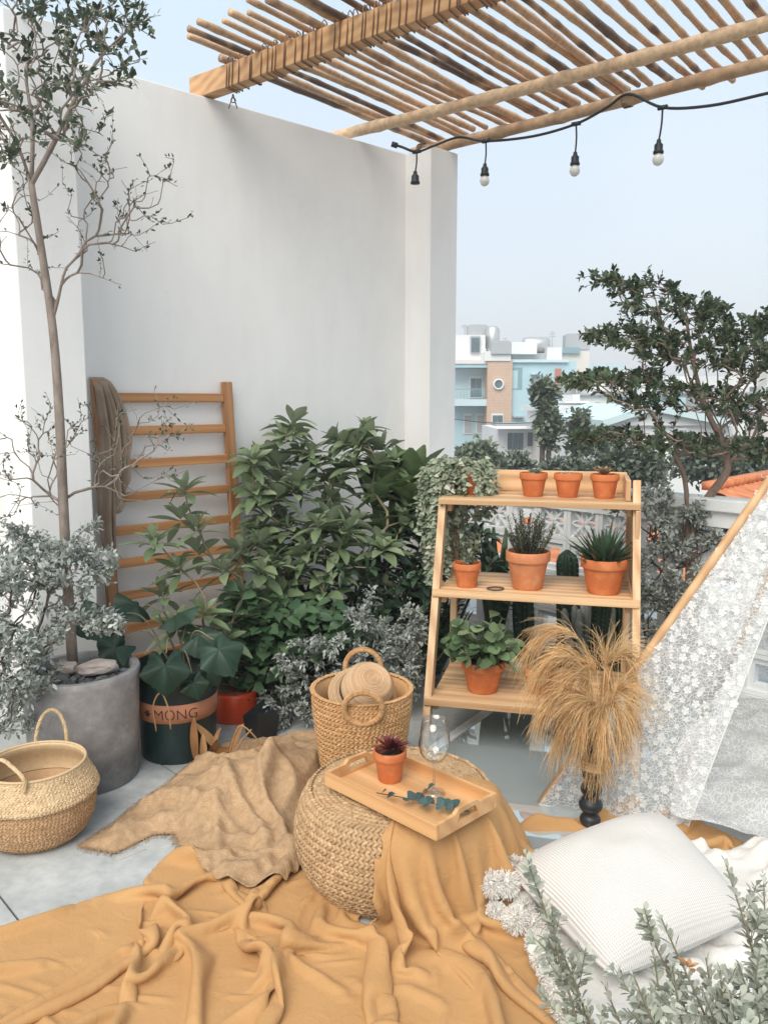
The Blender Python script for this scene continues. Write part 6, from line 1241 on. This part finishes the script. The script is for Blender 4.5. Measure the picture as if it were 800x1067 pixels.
def bx(root, name, x0, y0, x1, y1, Y, dep, mat, dy=0):   # pixel rectangle of the front face at distance Y (top-left, bottom-right)
    a = A(x0, y0, Y+dy); c = A(x1, y1, Y+dy); m = MB(); zc0, zc1 = c[2], a[2]; m.box(((a[0]+c[0])/2, Y+dy+dep/2, (zc0+zc1)/2), (c[0]-a[0], dep, zc1-zc0)); return m.build(name, mat, root, smooth=False)
def window(root, x0, y0, x1, y1, Y, dy=-.08, frame='white', bars=1, pane='pane', name='window'):
    fr = bx(root, name, x0, y0, x1, y1, Y, .10, B[frame], dy); 
    w = (x1-x0); h = (y1-y0); n = bars+1
    for i in range(n):
        o = bx(fr, 'pane', x0+w*(.10+i*(.86/n)), y0+h*.1, x0+w*(.04+(i+1)*(.9/n)), y1-h*.06, Y, .05, B[pane], dy-.03); ORG[o.name] = ORG[fr.name]
    return fr
DY = 62
t = thing('blue_townhouse', A(500, 420, DY)*V(1, 1, 0)+V(0, 0, -9), 'pale blue townhouse with a tan brick panel, round window and balcony', 'house')
bx(t, 'wall', 468, 381, 509, 700, DY, 9, B['blue'], 1.6); bx(t, 'wall', 529, 376, 590, 700, DY, 10, B['blue']); bx(t, 'brick_panel', 508, 375, 530, 560, DY, 9, B['brick'], -.3)
bx(t, 'roof_slab', 462, 375, 511, 379, DY, 11, B['pinkwhite'], -.2); bx(t, 'roof_slab', 505, 366, 532, 376, DY, 9, B['white'], -.4); bx(t, 'roof_slab', 528, 374.5, 592, 377.5, DY, 11, B['paleblue'], -.25); bx(t, 'parapet', 470, 379, 509, 383, DY, .3, B['blue'], -.1)
bx(t, 'stair_tower', 474, 349, 505, 375.5, DY, 5, B['white'], 2); window(t, 490, 350, 500, 368, DY, 1.8, 'grey', 1)
bx(t, 'balcony_recess', 473, 384, 507.5, 416, DY, .1, B['paleblue'], 1.5); window(t, 489, 392, 502, 415, DY, 1.4, 'white', 1); bx(t, 'balcony_floor', 470, 416, 510, 423, DY, 1.8, B['paleblue'], -.1)
r = bx(t, 'balcony_rail', 472, 405, 508, 405.8, DY, .08, B['teal'], 0)
m = MB()
for x in np.arange(473, 508, 1.5): a = A(x, 416, DY+.03); m.box((a[0], a[1], a[2]+.41), (.03, .03, .80))
m.build('balusters', B['teal'], r)
for x0, x1 in ((483, 491.5), (496, 505)): window(t, x0, 431, x1, 452, DY, 1.5, 'white', 1, 'grey', 'door')
bx(t, 'porch_wall', 468, 424, 509, 700, DY, .2, B['paleblue'], 1.62)
window(t, 512, 431, 524, 449, DY, -.36, 'white', 1)
m = MB(); c = A(518.5, 400.5, DY); R_ = 5.6/850*DY; pr = [(R_*.72, 0), (R_*.72, .16), (R_, .16), (R_, 0)]; m.lathe(pr, (0, 0, 0), 32); m.v = [a[:, [0, 2, 1]]*V(1, -1, 1)+V(c[0], DY-.3, c[2]) for a in m.v]; rw = m.build('round_window', B['white'], t)
m = MB(); m.lathe([(0, .05), (R_*.73, .05)], n=32); m.v = [a[:, [0, 2, 1]]*V(1, -1, 1)+V(c[0], DY-.3, c[2]) for a in m.v]; m.build('pane', B['pane'], rw)
bx(t, 'loggia', 531, 383, 543.5, 405.5, DY, .05, B['teal'], -.03); bx(t, 'loggia_wall', 532, 386, 539, 405, DY, .05, B['blue'], -.06); window(t, 555, 391, 562, 403, DY, -.06, 'paleblue', 1, 'grey'); bx(t, 'window_hood', 553.5, 389, 563.5, 390.3, DY, .5, B['paleblue'], -.5)
bx(t, 'brick_panel', 578, 384, 584, 406, DY, .1, B['rust'], -.08)
for x0, x1 in ((535, 546), (553, 567)): bx(t, 'window_hood', x0, 433.5, x1, 435, DY, .6, B['grey'], -.6)
bx(t, 'roof_room', 533, 368, 571, 376, DY, 4, B['grey'], 2); bx(t, 'stair_tower', 570, 362, 585, 376, DY, 5, B['white'], 1.5)
t2 = thing('grey_townhouse', A(600, 420, DY+4)*V(1, 1, 0)+V(0, 0, -9), 'narrow grey and teal townhouse right of the blue one', 'house'); bx(t2, 'wall', 584, 366, 603, 700, DY+4, 9, B['cream']); bx(t2, 'roof_slab', 583, 362, 604, 368, DY+4, 9.4, B['teal'], -.3); bx(t2, 'wall', 602, 395, 640, 700, DY+6, 9, B['white']); window(t2, 604, 386, 612, 393, DY+4, 2, 'white', 1); window(t2, 612, 400, 622, 412, DY+6, -.1, 'white', 1)
def tank(x, y, Y, R, L, label, vert=True):
    c = A(x, y, Y); o = thing('water_tank', c-V(0, 0, R+.5), label, 'water tank', 'steel water tanks on the roofs'); m = MB()
    if vert: m.lathe([(0, 0), (R*.9, 0), (R, .1), (R, L-.2), (R*.7, L), (0, L+.05)], (0, 0, 0), 24); m.v = [a+c-V(0, 0, L/2) for a in m.v]
    else: m.lathe([(0, -L/2), (R*.8, -L/2+.03), (R, -L/2+.25), (R, L/2-.25), (R*.8, L/2-.03), (0, L/2)], (0, 0, 0), 24); m.v = [a[:, [2, 1, 0]]+c for a in m.v]
    m.build('tank_body', B['steel'], o); m = MB(); h = (L/2 if vert else R)
    for sx in (-1, 1):
        for sy in (-1, 1): p = c+V(sx*(R*.7 if vert else L*.35), sy*R*.6, -h+.05); m.tube([p, p+V(0, 0, -1.0)], .04, 5)
    m.build('frame', B['grey'], o)
rc = random.Random(3)
for px_, py_, Y_, w_, h_, nm, lab in ((521, 363, DY, 1.5, .9, 'roof_vent_box', 'small grey box on the white parapet beside the upright tank'), (543, 364, DY+2, 2.2, .8, 'air_conditioner', 'air conditioning unit on the roof edge of the blue townhouse'), (497, 346, DY+4, 1.6, .9, 'roof_vent_box', 'grey vent box on top of the stair tower'), (600, 357, DY+6, 2.0, 1.2, 'water_tank_housing', 'cream tank housing on the grey townhouse roof'), (653, 396, 68, 2.6, 1.2, 'air_conditioner', 'air conditioning unit on the block behind the tiered tree')):
    c = A(px_, py_, Y_); m = MB(); m.box((0, 0, 0), (w_, 1.2, h_)); m.box((0, -.02, h_/2+.05), (w_*.8, .9, .1)); m.v = [a+c for a in m.v]; tag(m.build(nm, B['grey'] if 'grey' in lab else B['white'], smooth=False, bevel=.03), lab, 'roof equipment')
for px_, py0_, py1_, Y_, lab in ((526, 352, 368, DY+1, 'thin antenna mast left of the horizontal tank'), (575, 345, 364, DY+2, 'tall thin antenna mast on the white stair room'), (484, 338, 350, DY+3, 'short antenna mast on the left stair tower')):
    m = MB(); a = A(px_, py1_, Y_); c = A(px_, py0_, Y_); m.tube([a, c], .035, 5); 
    for k in (.7, .82, .94): q = a+(c-a)*k; m.tube([q-V(.45*(1.3-k), 0, 0), q+V(.45*(1.3-k), 0, 0)], .025, 4)
    tag(m.build('antenna', B['grey']), lab, 'antenna')
tank(513, 352, DY+3, .55, 1.7, 'upright steel water tank on the white roof left of the round window'); tank(558, 359.5, DY+3, .62, 2.1, 'horizontal steel water tank on the roof of the blue townhouse', False); tank(591, 403, DY-2, .6, 1.6, 'upright steel water tank beside the rust red panel')
t3 = thing('white_house', A(630, 450, 42)*V(1, 1, 0)+V(0, 0, -9), 'low white house with a flat canopy and tall shutters beyond the plant shelf', 'house'); bx(t3, 'wall', 577, 430, 632, 700, 42, 8, B['pinkwhite']); bx(t3, 'canopy', 573, 423, 636, 429, 42, 9, B['white'], -1); bx(t3, 'louvre', 597, 430.5, 628, 434, 42, .05, B['grey'], -.05)
for i in range(4): window(t3, 600+i*8, 437, 606.5+i*8, 462, 42, -.07, 'white', 1, 'grey', 'shutter')
t4 = thing('annex_house', A(530, 470, 48)*V(1, 1, 0)+V(0, 0, -9), 'small white annex with a thin awning below the blue townhouse', 'house'); bx(t4, 'wall', 519, 447, 578, 700, 48, 8, B['white']); bx(t4, 'awning', 516, 441, 560, 444, 48, 2, B['grey'], -2); window(t4, 527, 449, 546, 470, 48, -.08, 'white', 2); window(t4, 549, 449, 555, 466, 48, -.08, 'white', 1)
t5 = thing('gabled_house', A(680, 450, 30)*V(1, 1, 0)+V(0, 0, -9), 'white house with a shallow metal gable roof behind the tiered tree', 'house')
bx(t5, 'wall', 632, 437, 760, 700, 31, 9, B['white']); a = A(628, 438, 30.5); c = A(765, 438, 30.5); pk = A(680, 421, 30.5); m = MB()
P4 = [a, pk, c]; 
m.add([a, pk, c, a-V(0, 0, .25), pk-V(0, 0, .25), c-V(0, 0, .25), a+V(0, 10, 0), pk+V(0, 10, 0), c+V(0, 10, 0), a+V(0, 10, -.25), pk+V(0, 10, -.25), c+V(0, 10, -.25)], quads=[[0, 1, 4, 3], [1, 2, 5, 4], [0, 6, 7, 1], [1, 7, 8, 2], [3, 4, 10, 9], [4, 5, 11, 10], [6, 9, 10, 7], [7, 10, 11, 8], [0, 3, 9, 6], [2, 8, 11, 5]]); m.build('roof', B['paleblue'], t5, smooth=False)
m = MB(); m.add([a+V(0, .3, -.2), pk+V(0, .3, -.2), c+V(0, .3, -.2), c+V(0, 8, -.2), pk+V(0, 8, -.2), a+V(0, 8, -.2)], tris=[[0, 2, 1], [3, 5, 4]], quads=[[0, 5, 3, 2]]); m.build('gable', B['white'], t5, smooth=False)
for x0, x1, y0, y1 in ((634, 640, 441, 470), (650, 662, 446, 466), (700, 715, 446, 466)): window(t5, x0, y0, x1, y1, 31, -.08, 'white', 1, 'grey')
t6 = thing('pale_block', A(740, 400, 75)*V(1, 1, 0)+V(0, 0, -9), 'pale apartment block seen through the tiered tree crown', 'house'); bx(t6, 'wall', 625, 404, 690, 700, 70, 10, B['paleblue']); bx(t6, 'wall', 685, 392, 800, 700, 76, 10, B['white']); bx(t6, 'wall', 800, 385, 900, 700, 74, 10, B['cream'])
bx(t6, 'roof_slab', 618, 400, 655, 404, 69, 4, B['solar'])
for x in range(695, 890, 17): 
    for y in (402, 428): window(t6, x, y, x+8, y+11, 74 if x > 795 else 76, -.1, 'white', 1)
t7 = thing('far_block', A(560, 400, 110)*V(1, 1, 0)+V(0, 0, -9), 'distant flat-roofed white block on the skyline between the tanks', 'house'); bx(t7, 'wall', 440, 392, 700, 700, 112, 14, B['white']); bx(t7, 'wall', 596, 378, 640, 700, 100, 14, B['paleblue'])
hs_ = random.Random(8)
for i, (x0, yt, x1, Y, mt, lab) in enumerate(((604, 412, 632, 56, 'white', 'small white house with a grey roof slab just right of the grey townhouse'), (628, 408, 664, 64, 'cream', 'cream two-window house seen above the canopy house'), (655, 414, 700, 52, 'blue', 'light blue house between the tiered tree branches'), (694, 402, 742, 60, 'white', 'white house with a roof hut behind the tree trunk top'), (738, 410, 800, 50, 'pinkwhite', 'pinkish white house at the right behind the tree'), (590, 420, 612, 46, 'paleblue', 'narrow pale blue house behind the slender loose tree'), (672, 431, 720, 38, 'white', 'low white shed with louvres beyond the gable roof'))):
    t = thing('small_house', A((x0+x1)/2, yt, Y)*V(1, 1, 0)+V(0, 0, -9), lab, 'house'); bx(t, 'wall', x0, yt, x1, 700, Y, 7, B[mt]); bx(t, 'roof_slab', x0-1.5, yt-2, x1+1.5, yt-.1, Y, 7.6, B['grey' if i % 2 == 0 else 'white'], -.3); bx(t, 'roof_hut', x0+(x1-x0)*.3, yt-9, x0+(x1-x0)*.62, yt-2.1, Y, 3, B['white'], 1.5)
    for r_ in (0, 1):
        nw = max(2, int((x1-x0)/10))
        for k in range(nw): xx = x0+3+(x1-x0-4)*k/nw; window(t, xx, yt+6+r_*20, xx+5.5, yt+15+r_*20, Y, -.08, 'white', 1, hs_.choice(('pane', 'grey')))
    bx(t, 'balcony_slab', x0+2, yt+18, x1-2, yt+19.2, Y, .9, B['white'], -.9)
# tiled roof right behind the balustrade
def tilemat():
    return simple('orange_roof_tile', (.62, .215, .085), .7, .25, 5, .2, 40, rnd=.25)
M['tile'] = tilemat()
def tileroof(name, a, bdir, width, length, rise, label):
    o = thing(name, a, label, 'roof'); m = MB(); nu, nv = int(width/.045), int(length/.07); u, v = np.meshgrid(np.linspace(0, width, nu), np.linspace(0, length, nv), indexing='ij'); f = v[..., None]*V(-bdir[1], bdir[0], 0); P = np.array(a)+u[..., None]*bdir+f
    z = v*rise+.035*np.abs(np.sin(u*PI/.22))+.03*(1-(v/.34) % 1); P[..., 2] += z; m.grid(P, rnd=vnoise(np.floor(u/.22)*3.3, np.floor(v/.34)*2.7, 6)); m.build('tiles', M['tile'], o); m = MB(); m.beam(np.array(a)+V(-bdir[1], bdir[0], rise)*length+V(0, 0, .06), np.array(a)+bdir*width+V(-bdir[1], bdir[0], rise)*length+V(0, 0, .06), .22, .12); m.build('ridge_cap', M['tile'], o)
    m = MB(); p0 = np.array(a); p1_ = p0+bdir*width; q0_ = p0+V(-bdir[1], bdir[0], rise)*length; q1_ = p1_+V(-bdir[1], bdir[0], rise)*length; lo_ = lambda p: V(p[0], p[1], -9); m.add([p0-V(0, 0, .05), p1_-V(0, 0, .05), q1_-V(0, 0, .05), q0_-V(0, 0, .05), lo_(p0), lo_(p1_), lo_(q1_), lo_(q0_)], quads=[[0, 1, 5, 4], [1, 2, 6, 5], [2, 3, 7, 6], [3, 0, 4, 7], [0, 3, 2, 1]]); m.build('wall', B['cream'], o, smooth=False)
tileroof('tiled_roof', V(.3, 7.0, -.62), nrm(V(1, .05, 0)), 9, 5.0, .05, 'orange clay tiled roof just below and beyond the white balustrade')
rg0, rg1 = A(738, 511, 12), A(812, 492, 14.4); rdir = nrm((rg1-rg0)*V(1, 1, 0)); tileroof('tiled_roof', rg0-V(-rdir[1], rdir[0], .30)*3.0, rdir, 4.2, 3.0, .30, 'second orange tiled roof rising higher at the right edge behind the balustrade')
# garden trees between the terrace and the houses
def gtree(x, y, rx, ry, Y, n, label, mat, seed, leafL=.16, base_z=-9, gap=3, grp='garden trees beyond the balustrade'):
    rs_ = np.random.default_rng(seed); k = Y/850; c = A(x, y, Y); tg = ellip(n, c, (rx*k, rx*k*.7, ry*k), rs_, -1, .15); b0 = V(c[0], Y, base_z); o = thing('garden_tree', b0, label, 'tree', grp); top = c-V(0, 0, ry*k*.9); trunk = [b0+(top-b0)*t for t in np.linspace(0, 1, 6)]+[c-V(0, 0, ry*k*.3)]
    A_, p_, R_, l_, tp, n_ = grow(trunk, .11 if Y > 15 else .06, tg, .006, seed, .2, .35*k*20/1.0 if Y > 15 else .25, .5, 5, .2, .4); m = MB(); skel(m, A_, p_, R_, n_, 4, 7); m.build('trunk', M['bark_dark'], o); m = MB(); twigleaves(m, A_, p_, l_, n_, 9, leafL, leafL*.62, 3, spread=leafL*2.2, seed=seed, prof='ell', out=1.1); m.build('crown', mat, o)
for i, (x, y, rx, ry, Y, n, lab, mt, lL) in enumerate((
    (566, 412, 13, 14, 22, 90, 'small clipped tree top in front of the blue townhouse wall', 'lf_city', .20), (572, 445, 11, 24, 22, 120, 'narrow leafy column of a tree below the clipped top', 'lf_city', .20),
    (537, 492, 20, 16, 20, 160, 'rounded garden tree behind the trailing plant', 'lf_city_d', .20), (497, 486, 26, 22, 21, 190, 'pale bushy tree behind the upper left of the shelf', 'lf_city', .20),
    (603, 455, 12, 30, 23, 120, 'slender loose tree in front of the white canopy house', 'lf_city', .20), (592, 494, 34, 13, 19, 160, 'dark garden tree behind the small succulents', 'lf_city_d', .19),
    (655, 490, 40, 24, 16, 220, 'dark bushy tree left of the bent trunk beyond the balustrade', 'lf_city_d', .16), (755, 480, 60, 24, 18, 260, 'wide dark tree at the right beyond the balustrade', 'lf_city_d', .18), (628, 465, 20, 16, 24, 90, 'grey-green tree in front of the white shutters', 'lf_city', .2), (850, 470, 50, 30, 18, 160, 'dark tree outside the right edge beyond the tiled roof', 'lf_city_d', .18), (470, 500, 40, 20, 16, 120, 'dark garden tree behind the corner pillar', 'lf_city_d', .16))):
    gtree(x, y, rx, ry, Y, n, lab, M[mt], 70+i, lL)
# overhead cable
m = MB(); m.tube(sm([A(440, 432, 40), A(520, 441, 38), A(620, 436, 36), A(760, 428, 34), A(900, 415, 32)], 8), .02, 5); tag(m.build('overhead_cable', M['cord']), 'thin black cable sagging across the houses beyond the terrace', 'cable')

# ------------------------------------------------------------------ thin city haze
m_, nt_, b_ = newmat('city_haze'); nt_.nodes.remove(b_); pv = nt_.nodes.new('ShaderNodeVolumePrincipled'); pv.inputs['Color'].default_value = (.93, .95, .98, 1); pv.inputs['Density'].default_value = .0032; pv.inputs['Anisotropy'].default_value = .2
nt_.links.new(pv.outputs[0], nt_.nodes['Material Output'].inputs['Volume'])
m = MB(); m.box((0, 55, 3.5), (220, 190, 27)); hz_o = m.build('haze', m_, smooth=False); tag(hz_o, kind='stuff')
st_o = bpy.data.objects['street']; st_o.scale = (.118, .10, 1); st_o.location.y = 55
